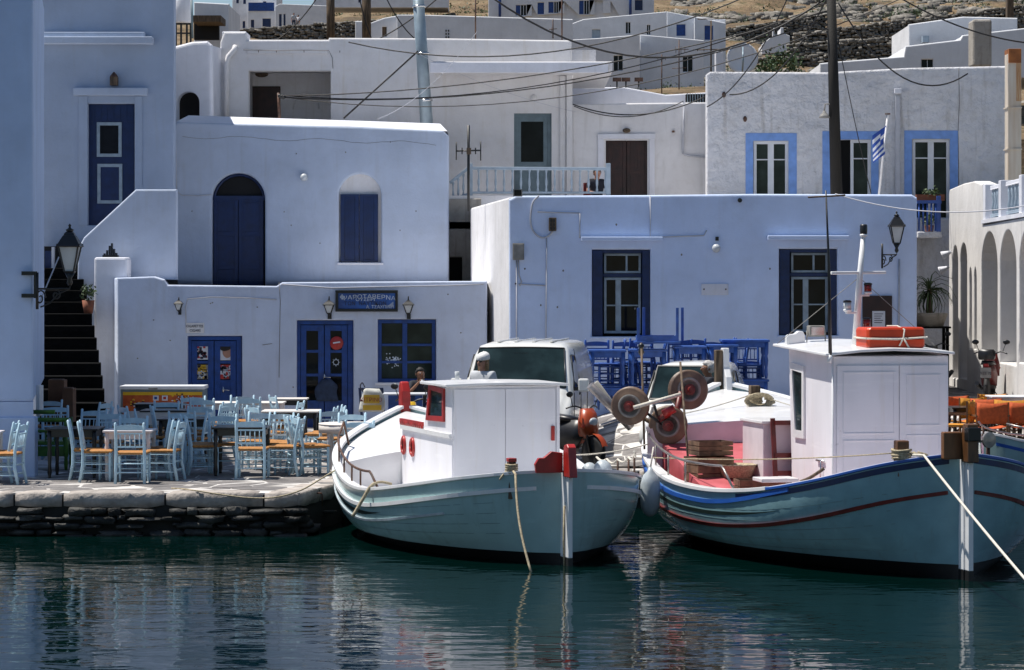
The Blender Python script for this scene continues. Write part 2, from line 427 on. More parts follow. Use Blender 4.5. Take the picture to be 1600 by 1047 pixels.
hullpaint('white_painted_plywood', (.82,.81,.85), (.62,.57,.50), 7)
hullpaint('white_boat_paint', (.80,.80,.81), (.60,.55,.47), 9)
hullpaint('white_van_paint', (.74,.74,.71), (.50,.46,.38), 11)
# ================================================================ WATER, QUAY, TERRAIN
WL = -.60
def water():
    m = bpy.data.materials.new('harbour_water'); m.use_nodes = True; nt = m.node_tree; N = nt.nodes; L = nt.links
    b = N['Principled BSDF']; b.inputs['Base Color'].default_value = (.0004, .009, .0080, 1)
    b.inputs['Roughness'].default_value = .02; b.inputs['IOR'].default_value = 1.33
    tc = N.new('ShaderNodeTexCoord'); prev = None
    for sc, st, dist, det in ((.5, (.8, 1.25, 1), .022, 2), (1.9, (.7, 1.5, 1), .0105, 2), (6.5, (.7, 1.4, 1), .0014, 2)):
        mp = N.new('ShaderNodeMapping'); mp.inputs['Scale'].default_value = st; L.new(tc.outputs['Object'], mp.inputs[0])
        n = N.new('ShaderNodeTexNoise'); n.inputs['Scale'].default_value = sc; n.inputs['Detail'].default_value = det
        n.inputs['Distortion'].default_value = .4; L.new(mp.outputs[0], n.inputs['Vector'])
        bp = N.new('ShaderNodeBump'); bp.inputs['Distance'].default_value = dist; L.new(n.outputs[0], bp.inputs['Height'])
        if prev: L.new(prev, bp.inputs['Normal'])
        prev = bp.outputs[0]
    L.new(prev, b.inputs['Normal'])
    MB().add([(-900,-1500,WL),(900,-1500,WL),(900,62,WL),(-900,62,WL)], [(0,1,2,3)]).build('water', m, kind='structure')
water()

# quay: edge polyline (x, y); straight at the left, swinging back behind the boats
EDGE = [(-40, 38.0), (U(466,38), 38.0), (U(500,39), 39.0), (-2.45, 40.6), (-1.9, 42.2), (-1.2, 42.6), (60, 42.6)]
def edge_y(x): return interp(EDGE, x)
q = MB()
top = [(x, y+.03) for x, y in EDGE]+[(60, 64), (-40, 64)]
q.prism(top, -3.0, -.03, 'z')
quay = q.build('quay', M['core']); quay['kind'] = 'structure'
MB().prism(top, -.03, -.005, 'z').build('joint_bed', M['mortar'], quay)
# kerb stones along the edge
rk = random.Random(3)
def along(x0, x1, joints, z0, z1, dep, proud, m, name, j=.05):
    for a, b in zip(joints, joints[1:]):
        ya, yb = edge_y(a), edge_y(b); L = math.hypot(b-a, yb-ya)
        if L < .08: continue
        ang = math.atan2(yb-ya, b-a)
        c = ((a+b)/2, (ya+yb)/2, 0); mb = MB()
        nx = max(2, int(L/.22)); rings = []
        for i in range(nx+1):
            u = (i/nx-.5)*(L-.03); e = .035 if i in (0, nx) else 0
            w = lambda s: rk.uniform(-s, s)
            y0, y1, zt, zb = -proud+e, dep, z1-e*.6, z0+e*.6
            ring = [(y0+w(.015), zb+w(.012)), (y0-.004+w(.014), (zb+zt)/2), (y0+w(.01), zt-.02+w(.006)), (y0+.03+w(.008), zt+w(.004)), (y1, zt+w(.004)), (y1, zb)]
            rings.append([(c[0]+u*math.cos(ang)-y*math.sin(ang), c[1]+u*math.sin(ang)+y*math.cos(ang), z) for y, z in ring])
        mb.loft(rings, closed=True)
        o = mb.build(name, m, quay); 
jx = [-9.2]+[U(p, 38) for p in (-8, 22, 98, 258, 412, 466)]+[U(500,39), -2.62, -2.45, -2.18, -1.9, -1.55, -1.2]
while jx[-1] < 4.2: jx.append(jx[-1]+rk.uniform(.8, 1.5))
along(0, 0, jx, -.205, .012, .42, .03, M['kerb'], 'kerb_stone')
jx0 = jx[-1]-.01
while jx[-1] < 15: jx.append(jx[-1]+rk.uniform(1.0, 1.8))
k2 = [x for x in jx if x > jx0]
along(0, 0, k2, -.205, .012, .42, .03, M['kerb'], 'kerb_stone')
# rubble masonry below the kerb
rows = [(-.215, .10), (-.315, .09), (-.405, .10), (-.505, .09), (-.59, .10)]
for z, h in rows:
    x = -9.3
    while x < .5:
        w = rk.choice((rk.uniform(.10,.25), rk.uniform(.2,.45), rk.uniform(.3,.6))); hh = h*rk.uniform(.5, 1.25); xc = x+w/2; y = edge_y(xc)
        if rk.random() < .8:
            ang = math.atan2(edge_y(xc+.1)-edge_y(xc-.1), .2)
            MB().rock((xc, y-rk.uniform(-.04,.03), z-h/2+rk.uniform(-.02,.02)), (w*.96, .30, hh), rk, .26, ang+rk.uniform(-.15,.15)).build('wall_stone', M['wallstone'], quay)
        x += w
# crazy paving
def sm(t): t = max(0, min(1, t)); return t*t*(3-2*t)
def gz(x, d):
    """height of the paving: level at the left, ramping up towards the square on the right"""
    k = sm((x-6.5)/1.5); a = sm((d-43.8)/4)*(1-k)+sm((d-49.3)/2.2)*k
    return .65*a*sm(x/3)
def cells(x0, x1, y0, y1, g, seed, inside, jm=.042):
    r = random.Random(seed); nx = int((x1-x0)/g)+2; ny = int((y1-y0)/g)+2
    pt = {(i, j): (x0+(i+r.uniform(-.42,.42)+(.5 if j % 2 else 0))*g, y0+(j+r.uniform(-.4,.4))*g) for i in range(nx) for j in range(ny)}
    out = []
    for (i, j), p in pt.items():
        if i in (0, nx-1) or j in (0, ny-1) or not inside(*p): continue
        poly = [(p[0]-g*2, p[1]-g*2), (p[0]+g*2, p[1]-g*2), (p[0]+g*2, p[1]+g*2), (p[0]-g*2, p[1]+g*2)]
        for di in (-2,-1,0,1,2):
            for dj in (-2,-1,0,1,2):
                q = pt.get((i+di, j+dj))
                if q is None or q == p: continue
                mx, my = (p[0]+q[0])/2, (p[1]+q[1])/2; nx_, ny_ = q[0]-p[0], q[1]-p[1]; L = math.hypot(nx_, ny_)
                nx_ /= L; ny_ /= L; off = r.uniform(.008, jm)
                new = []
                for a, b in zip(poly, poly[1:]+poly[:1]):
                    da = (a[0]-mx)*nx_+(a[1]-my)*ny_+off; db = (b[0]-mx)*nx_+(b[1]-my)*ny_+off
                    if da <= 0: new.append(a)
                    if da*db < 0: t = da/(da-db); new.append((a[0]+(b[0]-a[0])*t, a[1]+(b[1]-a[1])*t))
                poly = new
                if len(poly) < 3: break
            if len(poly) < 3: break
        if len(poly) >= 3: out.append((p, poly))
    return out
def flag(mb, p, poly, r):
    c = (sum(a[0] for a in poly)/len(poly), sum(a[1] for a in poly)/len(poly)); h = r.uniform(-.006, .006)
    tx, ty = r.uniform(-.012,.012), r.uniform(-.012,.012)
    f = lambda a, s, z: (c[0]+(a[0]-c[0])*s, c[1]+(a[1]-c[1])*s, z+(a[0]-c[0])*tx+(a[1]-c[1])*ty if z > -.01 else z)
    rings = [[f(a, 1, -.017) for a in poly], [f(a, 1, -.003+h) for a in poly], [f(a, .95, h) for a in poly]]
    return mb.loft(rings, caps=True, sm=False)
reg = lambda x, y: y > edge_y(x)+.60 and not (x < -7.2 and 41 < y < 49)
cl = cells(-11.5, 2.4, 38.2, 57, .62, 5, lambda x, y: reg(x, y) and x < .9)
cl.sort(key=lambda c: c[0][1])
rf = random.Random(11)
for p, poly in cl[:290]:
    fm_ = flag(MB(), p, poly, rf); fm_.v = [(x, y, z+gz(x, y)) for x, y, z in fm_.v]; fm_.build('paving_stone', M['stone'], quay)
mb = MB()
for p, poly in cl[290:]: flag(mb, p, poly, rf)
m2 = MB()
for p, poly in cells(-.4, 17.5, 42.5, 63, .72, 6, lambda x, y: y > edge_y(x)+.8 and x > .95, .02): flag(m2, p, poly, rf)
mb.add([v for v in m2.v], m2.f)
mb_late = mb
vs = []; fs = []; nx_, ny_ = 60, 40
for j in range(ny_+1):
    for i in range(nx_+1):
        x = 19*i/nx_; y0 = edge_y(x)+.5; y = y0+(64-y0)*j/ny_; vs.append((x, y, gz(x, y)-.005))
for j in range(ny_):
    for i in range(nx_): a = j*(nx_+1)+i; fs.append((a, a+1, a+nx_+2, a+nx_+1))
skirt = [(x, edge_y(x)+.5, gz(x, edge_y(x)+.5)-.014) for x in [19*i/nx_ for i in range(nx_+1)]]
n0 = len(vs); vs += [(x, y, z) for x, y, z in skirt]+[(x, y, -.1) for x, y, z in skirt]
fs += [(n0+i, n0+i+1, n0+nx_+2+i, n0+nx_+1+i) for i in range(nx_)]
MB().add(vs, fs).build('ramped_ground', M['mortar'], quay)
mb_late.v = [(x, y, z+gz(x, y)) for x, y, z in mb_late.v]
mb_late.build('far_paving', M['stone'], quay, kind='stuff')
# iron mooring ring in the kerb and loose bits
t = thing('mooring_staple', 'rusty iron staple set in the kerb left of the white boat', 'mooring ring', P(490, 772, 38.9))
MB().tube([(-.13,-.06,-.16),(-.13,-.10,.0),(-.12,-.10,.02),(.12,-.10,.02),(.13,-.10,0),(.13,-.06,-.16)], .011, 6).build('iron_loop', M['rust'], t)

# terrain behind the village
def hill_y(px, d):
    r = [(60,440),(66,300),(84,222),(120,172),(170,142),(215,98),(310,32),(450,-38),(640,-60),(900,-70)]
    l = [(60,440),(66,300),(84,215),(120,175),(180,118),(280,58),(330,47),(420,44),(640,60),(900,80)]
    k = max(0, min(1, (px-430)/330)); k = k*k*(3-2*k)
    return interp(l, d)*(1-k)+interp(r, d)*k
nd, npx = 120, 110; vs = []; fs = []
for i in range(nd+1):
    d = 62*(900/62)**(i/nd)
    for k in range(npx+1):
        px = -900+3400*k/npx
        x = U(px, d); z = V(hill_y(px, d), d)
        if d > 70:
            z += (mnoise.noise((x*.05, d*.05, 0))*2.0+mnoise.noise((x*.2, d*.2, 3))*.6)*min(1, (d-70)/80)
            st = 2.2; zz = z/st; fr = zz-math.floor(zz)                  # old field terraces
            if d > 95: z = st*(math.floor(zz)+min(1, max(0, (fr-.35)/.3)))*.45+z*.55
        else: z = min(z, V(300, 66)) if d > 66 else -.05
        if d < 84 and px > 1420: z = -.05
        vs.append((x, d, z))
for i in range(nd):
    for k in range(npx):
        a = i*(npx+1)+k; fs.append((a, a+1, a+npx+2, a+npx+1))
hm = bpy.data.materials.new('dry_hillside'); hm.use_nodes = True
def hillmat():
    nt = hm.node_tree; N = nt.nodes; L = nt.links; b = N['Principled BSDF']; b.inputs['Roughness'].default_value = .95
    b.inputs['Specular IOR Level'].default_value = .1
    tc = N.new('ShaderNodeTexCoord')
    def nz(s, d=6):
        n = N.new('ShaderNodeTexNoise'); n.inputs['Scale'].default_value = s; n.inputs['Detail'].default_value = d; n.inputs['Roughness'].default_value = .65
        L.new(tc.outputs['Object'], n.inputs['Vector']); return n.outputs[0]
    cr = N.new('ShaderNodeValToRGB'); e = cr.color_ramp.elements
    e[0].position = .36; e[0].color = (.13, .10, .07, 1); e[1].position = .66; e[1].color = (.30, .235, .155, 1)
    x = e.new(.5); x.color = (.22, .155, .095, 1); L.new(nz(.22, 8), cr.inputs[0])
    c2 = N.new('ShaderNodeValToRGB'); e = c2.color_ramp.elements; e[0].position = .55; e[0].color = (0,0,0,1); e[1].position = .62; e[1].color = (1,1,1,1)
    L.new(nz(.9, 7), c2.inputs[0])
    mx = N.new('ShaderNodeMix'); mx.data_type = 'RGBA'; L.new(c2.outputs[0], mx.inputs['Factor']); L.new(cr.outputs[0], mx.inputs[6]); mx.inputs[7].default_value = (.10, .095, .05, 1)
    L.new(mx.outputs[2], b.inputs['Base Color'])
    bp = N.new('ShaderNodeBump'); bp.inputs['Distance'].default_value = .5; L.new(nz(1.6, 8), bp.inputs['Height']); L.new(bp.outputs[0], b.inputs['Normal'])
hillmat()
terr = MB().add(vs, fs, False).build('hillside', hm); terr['kind'] = 'structure'
def tz(x, y):
    px = 800+x*F/y; z = V(hill_y(px, y), y); return z
# loose rocks and scrub on the slope
mb = MB(); sh = MB(); rr = random.Random(21)
for k in range(2200):
    px = rr.uniform(1050, 1640); d = rr.uniform(95, 420); x = U(px, d); s = rr.uniform(.2, .75)*(d/160)
    mb.rock((x, d, tz(x, d)+.1*s), (s*1.3, s, s*rr.uniform(.5,.9)), rr, .25, rr.random()*3)
mb.build('scattered_rocks', M['drystone'], kind='stuff')
for k in range(420):
    px = rr.uniform(520, 1640); d = rr.uniform(110, 420); x = U(px, d); z = tz(x, d)+.2; s = rr.uniform(.4, .9)*(d/200)
    for q in range(60):
        c = Vector((x+rr.gauss(0,.5)*s, d+rr.gauss(0,.5)*s, z+abs(rr.gauss(0,.35))*s)); a = [Vector([rr.uniform(-1,1) for _ in range(3)])*.16*s for _ in range(3)]
        sh.add([c+a[0], c+a[1], c+a[2]], [(0,1,2)])
sh.build('scrub', M['leaf'], kind='stuff')
# terraced dry-stone walls on the slope
def hd(px, y):
    """distance at which the slope shows at this picture row"""
    d = 90
    while d < 600 and hill_y(px, d) > y: d += 2
    return d
def drywall(px0, y0, px1, y1, d, h, lab, n):
    d = hd((px0+px1)/2, max(y0, y1)+h*F/hd((px0+px1)/2, max(y0, y1))*.7)
    t = thing('dry_stone_wall', lab, 'stone wall', P((px0+px1)/2, (y0+y1)/2, d))
    mb = MB(); r = random.Random(int(px0)); a = Vector(P(px0, y0, d)); b = Vector(P(px1, y1, d)); Lw = (b-a).length
    rows_ = max(4, int(h/.24))
    mb2 = MB(); mb2.add([a+Vector((0,.25,0)), b+Vector((0,.25,0)), b+Vector((0,.25,-h-2)), a+Vector((0,.25,-h-2))], [(0,1,2,3)])
    for j in range(rows_):
        u = 0
        while u < Lw:
            w = r.uniform(.2, .62); p = a.lerp(b, min(1, (u+w/2)/Lw))
            mb.rock((p.x, p.y+r.uniform(-.2,.1), p.z-h*(j+.5)/rows_+r.uniform(-.09,.09)), (w, .6, h/rows_*r.uniform(.6,1.3)), r, .3, r.uniform(-.4,.4)); u += w
    mb.build('wall_stones', M['drystone'], t, world=True, kind='stuff'); mb2.build('backing', M['core'], t, world=True)
drywall(1240, 52, 1600, 8, 300, 3.0, 'long dry stone terrace wall highest on the brown hillside', 0)
drywall(1130, 45, 1290, 22, 250, 2.2, 'low dry stone wall at the top left of the slope', 0)
drywall(1230, 68, 1425, 55, 200, 2.6, 'dry stone terrace wall left of the chimneyed white house', 0)
drywall(1165, 92, 1300, 82, 150, 1.2, 'dry stone wall behind the satellite dish', 0)
drywall(1310, 55, 1440, 48, 170, 1.6, 'grey rubble wall below the terraces right of the pole', 0)
drywall(370, 46, 600, 30, 270, 2.4, 'long grey stone wall under the far white houses', 0)
# ================================================================ BUILDINGS
def building(name, label, d, cx, base=0):
    return thing(name, label, 'building', (U(cx, d), d, base))
def wall(parent, d, out, holes=(), th=.4, m=None, bevel=.03, name='wall'):
    return plate(pxs(out, d), [h for h in holes], th, bevel, wallmap(d)).build(name, m or M['white'], parent, world=True)
def body(parent, d0, d1, x0, x1, y0, y1, m, name='building_body'):
    """the house behind its front wall: a dark room plane behind the openings, white outside"""
    z0, z1 = V(y1, d0), V(y0, d0); o = m if m is not M['dark'] else M['white2']
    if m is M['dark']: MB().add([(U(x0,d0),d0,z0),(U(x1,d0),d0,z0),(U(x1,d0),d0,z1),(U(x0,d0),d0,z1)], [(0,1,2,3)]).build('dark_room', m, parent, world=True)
    return MB().prism([(U(x0,d0),d0+.01),(U(x1,d0),d0+.01),(U(x1,d1),d1),(U(x0,d1),d1)], z0, z1, 'z').build(name, o, parent, world=True)
def pb(parent, name, m, x0, y0, x1, y1, d0, d1, bevel=0, label=None):
    mb = MB(); pbox(mb, x0, y0, x1, y1, d0, d1); o = mb.build(name, m, parent, bevel=bevel, world=True)
    if label: o['label'] = label
    return o
def wtube(parent, name, m, pts, r, n=6):
    return MB().tube(pts, r, n).build(name, m, parent, world=True)
def pv(pts, d): return [P(a, b, d) for a, b in pts]

def sash(parent, d, x0, y0, x1, y1, cols, rows, fr, bar_, name='window', mf=None, mg=None, inset=0, bt=.028):
    """a glazed unit: frame part with separate pane sub-parts"""
    X0, X1, Z0, Z1 = U(x0,d), U(x1,d), V(y1,d), V(y0,d); mf = mf or M['pvc']; mb = MB(); f = fr
    mb.box(X0, X1, d, d+.07, Z0, Z0+f); mb.box(X0, X1, d, d+.07, Z1-f, Z1)
    mb.box(X0, X0+f, d+.001, d+.069, Z0+f, Z1-f); mb.box(X1-f, X1, d+.001, d+.069, Z0+f, Z1-f)
    xs = [X0+f+(X1-X0-2*f)*c for c in cols]; zs = [Z0+f+(Z1-Z0-2*f)*c for c in rows]
    for x in xs[1:-1]: mb.box(x-bar_/2, x+bar_/2, d+.012, d+.062, Z0+f, Z1-f)
    for z in zs[1:-1]:
        for a, b in zip(xs, xs[1:]): mb.box(a+bar_/2 if a != xs[0] else a, b-bar_/2 if b != xs[-1] else b, d+.014, d+.060, z-bt/2, z+bt/2)
    w = mb.build(name, mf, parent, world=True, bevel=.006)
    for a, b in zip(xs, xs[1:]):
        for e, g in zip(zs, zs[1:]):
            MB().box(a+.004, b-.004, d+.04, d+.046, e+.004, g-.004).build('pane', mg or M['glass'], w, world=True)
    return w
def paneldoor(parent, d, x0, y0, x1, y1, leaves, m, panels=3, name='door', planks=False):
    X0, X1, Z0, Z1 = U(x0,d), U(x1,d), V(y1,d), V(y0,d); w = (X1-X0)/leaves
    for i in range(leaves):
        a, b = X0+w*i+.006, X0+w*(i+1)-.006
        mb = MB().box(a, b, d+.02, d+.06, Z0, Z1)
        for e in (a, b-.09): mb.box(e, e+.09, d, d+.021, Z0, Z1)
        h = (Z1-Z0)/panels
        for k in range(panels+1):
            z = Z0+h*k; mb.box(a+.09, b-.09, d+.002, d+.021, max(Z0, z-.05), min(Z1, z+.05))
        dd = mb.build(name, m, parent, world=True, bevel=.005)
        if planks:
            n = 4
            for q in range(n):
                u = a+.1+(b-a-.2)*q/n
                MB().box(u+.004, u+(b-a-.2)/n-.004, d+.008, d+.021, Z0+.06, Z1-.06).build('plank', m, dd, world=True)

def wall_lantern(px, py, d, size, lab, out=.22, parent=None, style=0):
    """black four-sided wall lantern; py is the lamp's centre, size its height"""
    x, y, z = P(px, py, d-out); t = thing('wall_lantern', lab, 'lantern', (x, y, z), group=None); s = size
    mb = MB().lathe([(s*.03,s*.36),(s*.05,s*.40),(s*.02,s*.44),(s*.035,s*.47),(.002,s*.5)], n=8)
    mb.lathe([(s*.40,s*.15),(s*.39,s*.18),(s*.20,s*.31),(s*.13,s*.34),(s*.09,s*.38)], n=4, sm=False, M=Matrix.Rotation(PI/4,3,'Z'))
    mb.build('cap', M['black'], t)
    f = MB()
    for k in range(4):
        a = PI/4+k*PI/2; f.bar((math.cos(a)*s*.31, math.sin(a)*s*.31, s*.16), (math.cos(a)*s*.13, math.sin(a)*s*.13, -s*.22), s*.03, s*.03)
    f.lathe([(s*.12,-s*.26),(s*.14,-s*.23),(s*.14,-s*.20)], n=4, sm=False, M=Matrix.Rotation(PI/4,3,'Z')); f.lathe([(.004,-s*.38),(s*.03,-s*.33),(s*.07,-s*.26)], n=8)
    f.build('frame', M['black'], t)
    MB().lathe([(s*.12,-s*.2),(s*.285,s*.15)], n=4, sm=False, M=Matrix.Rotation(PI/4,3,'Z')).build('glass', M['lampglass'], t)
    b = MB().box(-s*.09, s*.09, out-.03, out-.002, -s*.5, s*.15)
    pts = [(0, out-.03, -s*.35), (0, out*.5, -s*.52), (0, .02, -s*.46), (0, 0, -s*.36)] if style == 0 else [(0,out-.03,s*.0),(0,out*.6,s*.3),(0,out*.3,s*.55),(0,0,s*.5)]
    b.tube(catmull(pts, 5), s*.025, 6); b.build('bracket', M['black'], t)
    return t

# ---- foreground building at the far left
L0 = thing('corner_house', 'tall white house at the left edge standing in blue shade beside the tables', 'building', (U(-60,41.2), 41.2, 0))
xa = U(52, 41.2)
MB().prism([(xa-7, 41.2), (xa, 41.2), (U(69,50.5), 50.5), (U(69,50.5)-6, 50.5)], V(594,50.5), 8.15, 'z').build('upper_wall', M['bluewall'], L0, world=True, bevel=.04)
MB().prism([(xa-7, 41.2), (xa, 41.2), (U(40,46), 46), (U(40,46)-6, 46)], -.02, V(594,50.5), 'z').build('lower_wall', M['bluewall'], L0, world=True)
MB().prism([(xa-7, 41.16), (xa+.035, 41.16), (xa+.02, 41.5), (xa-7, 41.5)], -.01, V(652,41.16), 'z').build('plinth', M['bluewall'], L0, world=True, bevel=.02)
wtube(L0, 'conduit', M['cablew'], [(xa-.5+.3*(k/6), 43.5+k*.2, 2.2+1.2*k/6) for k in range(7)], .012)

# street lantern on a scroll bracket, fixed to the corner house
def big_lantern(x, y, z, s, lab, wall_dx, name='street_lantern'):
    t = thing(name, lab, 'lantern', (x, y, z)); R4 = Matrix.Rotation(PI/4,3,'Z')
    c = MB().lathe([(.32*s,.2*s),(.34*s,.215*s),(.31*s,.24*s),(.17*s,.42*s),(.15*s,.43*s),(.13*s,.47*s),(.09*s,.5*s)], n=4, sm=False, M=R4)
    c.lathe([(.06*s,.5*s),(.085*s,.54*s),(.03*s,.57*s),(.02*s,.6*s),(.035*s,.62*s),(.003,.66*s)], n=10)
    for k in range(4):
        a = k*PI/2+PI/4; c.ball((.30*s*math.cos(a), .30*s*math.sin(a), .245*s), .022*s, 6, 4)
    c.build('roof', M['black'], t)
    f = MB()
    for k in range(4):
        a = PI/4+k*PI/2; f.bar((math.cos(a)*s*.27, math.sin(a)*s*.27, s*.2), (math.cos(a)*s*.13, math.sin(a)*s*.13, -s*.28), s*.025, s*.025)
    f.lathe([(.12*s,-.31*s),(.15*s,-.29*s),(.15*s,-.27*s)], n=4, sm=False, M=R4)
    f.lathe([(.03*s,-.56*s),(.06*s,-.5*s),(.04*s,-.42*s),(.1*s,-.31*s)], n=10); f.build('frame', M['black'], t)
    g = MB().lathe([(.12*s,-.27*s),(.255*s,.2*s)], n=4, sm=False, M=R4); g.build('glass', M['lampglass'], t)
    b = MB(); w = wall_dx
    b.tube([(w,0,-.62*s),(0,0,-.62*s),(0,0,-.5*s)], .022*s, 6); b.tube([(w,0,-.30*s),(w,0,-1.02*s)], .03*s, 6)
    sc = [(w*.9+math.cos(a)*w*-.16*(1-k/30), 0, -.8*s+math.sin(a)*.17*s*(1-k/30)) for k in range(26) for a in [k*.35]]
    b.tube(sc, .016*s, 5)
    sc = [(w*.42+math.cos(a)*w*.14*(1-k/30), 0, -.74*s+math.sin(a)*.11*s*(1-k/30)) for k in range(26) for a in [k*.35+1.4]]
    b.tube(sc, .016*s, 5); b.tube([(w*.9,0,-.98*s),(w*.6,0,-.9*s),(w*.35,0,-.72*s),(0,0,-.62*s)], .016*s, 5)
    b.build('bracket', M['black'], t); return t, b
d = 41.15; x, y, z = P(109, 402, d)
tL, _ = big_lantern(x, y, z, .78, 'large black street lantern on a scroll bracket at the corner of the blue-shaded house', U(58,d)-x)
br = MB()
for py in (427, 462): br.box(U(34,d), U(56,d), d-.03, d+.05, V(py+3,d), V(py-3,d))
br.box(U(53,d), U(58,d), d-.02, d+.02, V(466,d), V(424,d)); br.build('wall_clamp', M['black'], tL, world=True)

# ---- left house with the blue door
d = 58; LB = thing('stair_house', 'tall white house with a navy door above the outside stairs', 'building', (U(170,d), d, 0))
dh = prect(137, 162, 210, 352, d)
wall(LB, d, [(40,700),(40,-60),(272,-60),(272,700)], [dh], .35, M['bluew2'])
body(LB, d+.36, d+6, 45, 271, -55, 700, M['dark'])
pb(LB, 'ledge', M['shadewash'], 62, 57, 238, 68, d-.28, d, .015); pb(LB, 'ledge', M['shadewash'], 60, 50, 226, 57.5, d-.20, d, .012)
pb(LB, 'door_lintel', M['shadewash'], 114, 137, 230, 149, d-.12, d, .015)
fm = MB()
for (a, b, c, e) in ((123,150,136.5,352),(210.5,150,222,352)): pbox(fm, a, b, c, e, d-.025, d)
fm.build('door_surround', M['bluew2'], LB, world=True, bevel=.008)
pb(LB, 'door', M['navy'], 137.5, 162.5, 209.5, 352, d+.16, d+.22)
D = LB.children[-1]
dd = d+.15
for i, (a, b, c, e) in enumerate(((151,191,190,245),(152,256,191,318))):
    pf = MB(); pbox(pf, a, b, c, b+5, dd-.02, dd+.03); pbox(pf, a, e-5, c, e, dd-.02, dd+.03); pbox(pf, a, b+5, a+5, e-5, dd-.02, dd+.03); pbox(pf, c-5, b+5, c, e-5, dd-.02, dd+.03)
    o = pf.build('panel_frame', M['frame'], LB, world=True, bevel=.004)
    o2 = pb(LB, 'door_pane' if i == 0 else 'door_panel', M['glass'] if i == 0 else M['navy'], a+5, b+5, c-5, e-5, dd, dd+.01)
for k in range(7): pb(LB, 'door_plank', M['navy'], 139+10*k, 164, 148+10*k, 190, dd+.002, dd+.02)
t = thing('wall_lamp', 'small rusty wall lamp above the navy door at the top of the stairs', 'lamp', P(178, 132, d-.1))
MB().box(-.08,.08,-.06,.1,-.02,.16).build('lamp_body', M['oldwood'], t); MB().lathe([(.09,.16),(.07,.2),(.03,.25),(.01,.27)], n=6, sm=False).build('cap', M['rust'], t)
# stair parapet and pedestal
d = 56.6; SP = thing('stair_parapet', 'white sloping parapet of the outside stairs left of the arched door house', 'wall', (U(200,d), d, 0))
wall(SP, d, [(120,470),(122,388),(131,371),(212,296),(276,296),(276,470)], [], .25, M['shadewash'], .04)
d = 55.9; pd = thing('pedestal', 'white block pedestal at the left end of the tavern roof', 'pedestal', (U(172,d), d, 2.2))
mb = MB(); pbox(mb, 147, 402, 199, 640, d, d+.6); mb.build('block', M['white'], pd, world=True, bevel=.05)
o = MB()
for k, (a, t_) in enumerate(((163,396),(167,391),(171,384),(174.5,380),(178,389),(181.5,395))): pbox(o, a-1.3, t_, a+1.3, 401, d+.15, d+.25)
pbox(o, 160, 398.5, 184, 402, d+.1, d+.3); o = o.build('metal_fins', M['black']); tag(o, 'small black stepped metal ornament on the white pedestal', 'ornament')
# stairs rising into the shade
st = thing('stairs', 'dark stone stairs climbing the alley between the white houses', 'stairs', (U(120,52), 50, 0))
for i in range(14):
    dd = 49.6+.55*i; z = .235*(i+1)
    xr = interp([(0,172),(2,166),(5,158),(8,148),(11,136),(13,126)], i)
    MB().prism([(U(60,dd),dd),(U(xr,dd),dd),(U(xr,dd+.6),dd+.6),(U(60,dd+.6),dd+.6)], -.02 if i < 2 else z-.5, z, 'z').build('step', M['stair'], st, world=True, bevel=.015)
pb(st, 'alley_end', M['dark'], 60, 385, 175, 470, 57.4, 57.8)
gar = thing('shaded_door', 'small dark doorway at the head of the alley stairs', 'door', P(75,440,57.3))
pb(gar, 'door_leaf', M['navy'], 70, 392, 80, 440, 57.2, 57.3); pb(gar, 'jamb', M['white'], 80.5, 386, 84, 442, 57.15, 57.3)

# ---- tavern
d = 55.3; T = thing('tavern', 'low white tavern with blue doors and a painted sign', 'building', (U(470,d), d, 0))
h1 = prect(293,525,378,680,d); h2 = prect(463.5,500.5,552,680,d); h3 = prect(590,499,681,598,d)
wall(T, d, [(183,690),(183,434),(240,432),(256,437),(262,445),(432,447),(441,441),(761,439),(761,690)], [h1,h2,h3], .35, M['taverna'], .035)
body(T, d+.36, d+4.2, 200, 760.5, 452, 690, M['dark'])
mb = MB(); rd = d+.3; mb.add([(U(184,d),d+.1,V(436,d)),(U(761,d),d+.1,V(443,d)),(U(761,d),d+4.6,V(443,d)),(U(184,d),d+4.6,V(436,d))], [(0,1,2,3)]); mb.build('roof', M['white'], T, world=True)
MB().prism([(U(183,d), d+.02), (U(183,d)+.3, d+.3), (U(147,60)+.3, 60), (U(147,60), 60)], -.02, V(434,d), 'z').build('side_wall', M['taverna'], T, world=True, bevel=.03)
wtube(T, 'edge_crack', M['crack'], pv([(436,441),(438,470),(437,520),(436,590)], d-.004), .006, 4)
wtube(T, 'cable', M['cablew'], pv(catmull([(291,520,0),(290,480,0),(292,466,0),(320,464,0),(380,466,0),(430,468,0)],4) and [(291,520),(290,480),(293,467),(330,464),(380,465),(432,468)], d-.012), .012)
wtube(T, 'cable', M['cablew'], pv([(440,444),(520,450),(600,448),(700,446),(756,444)], d-.015), .012)
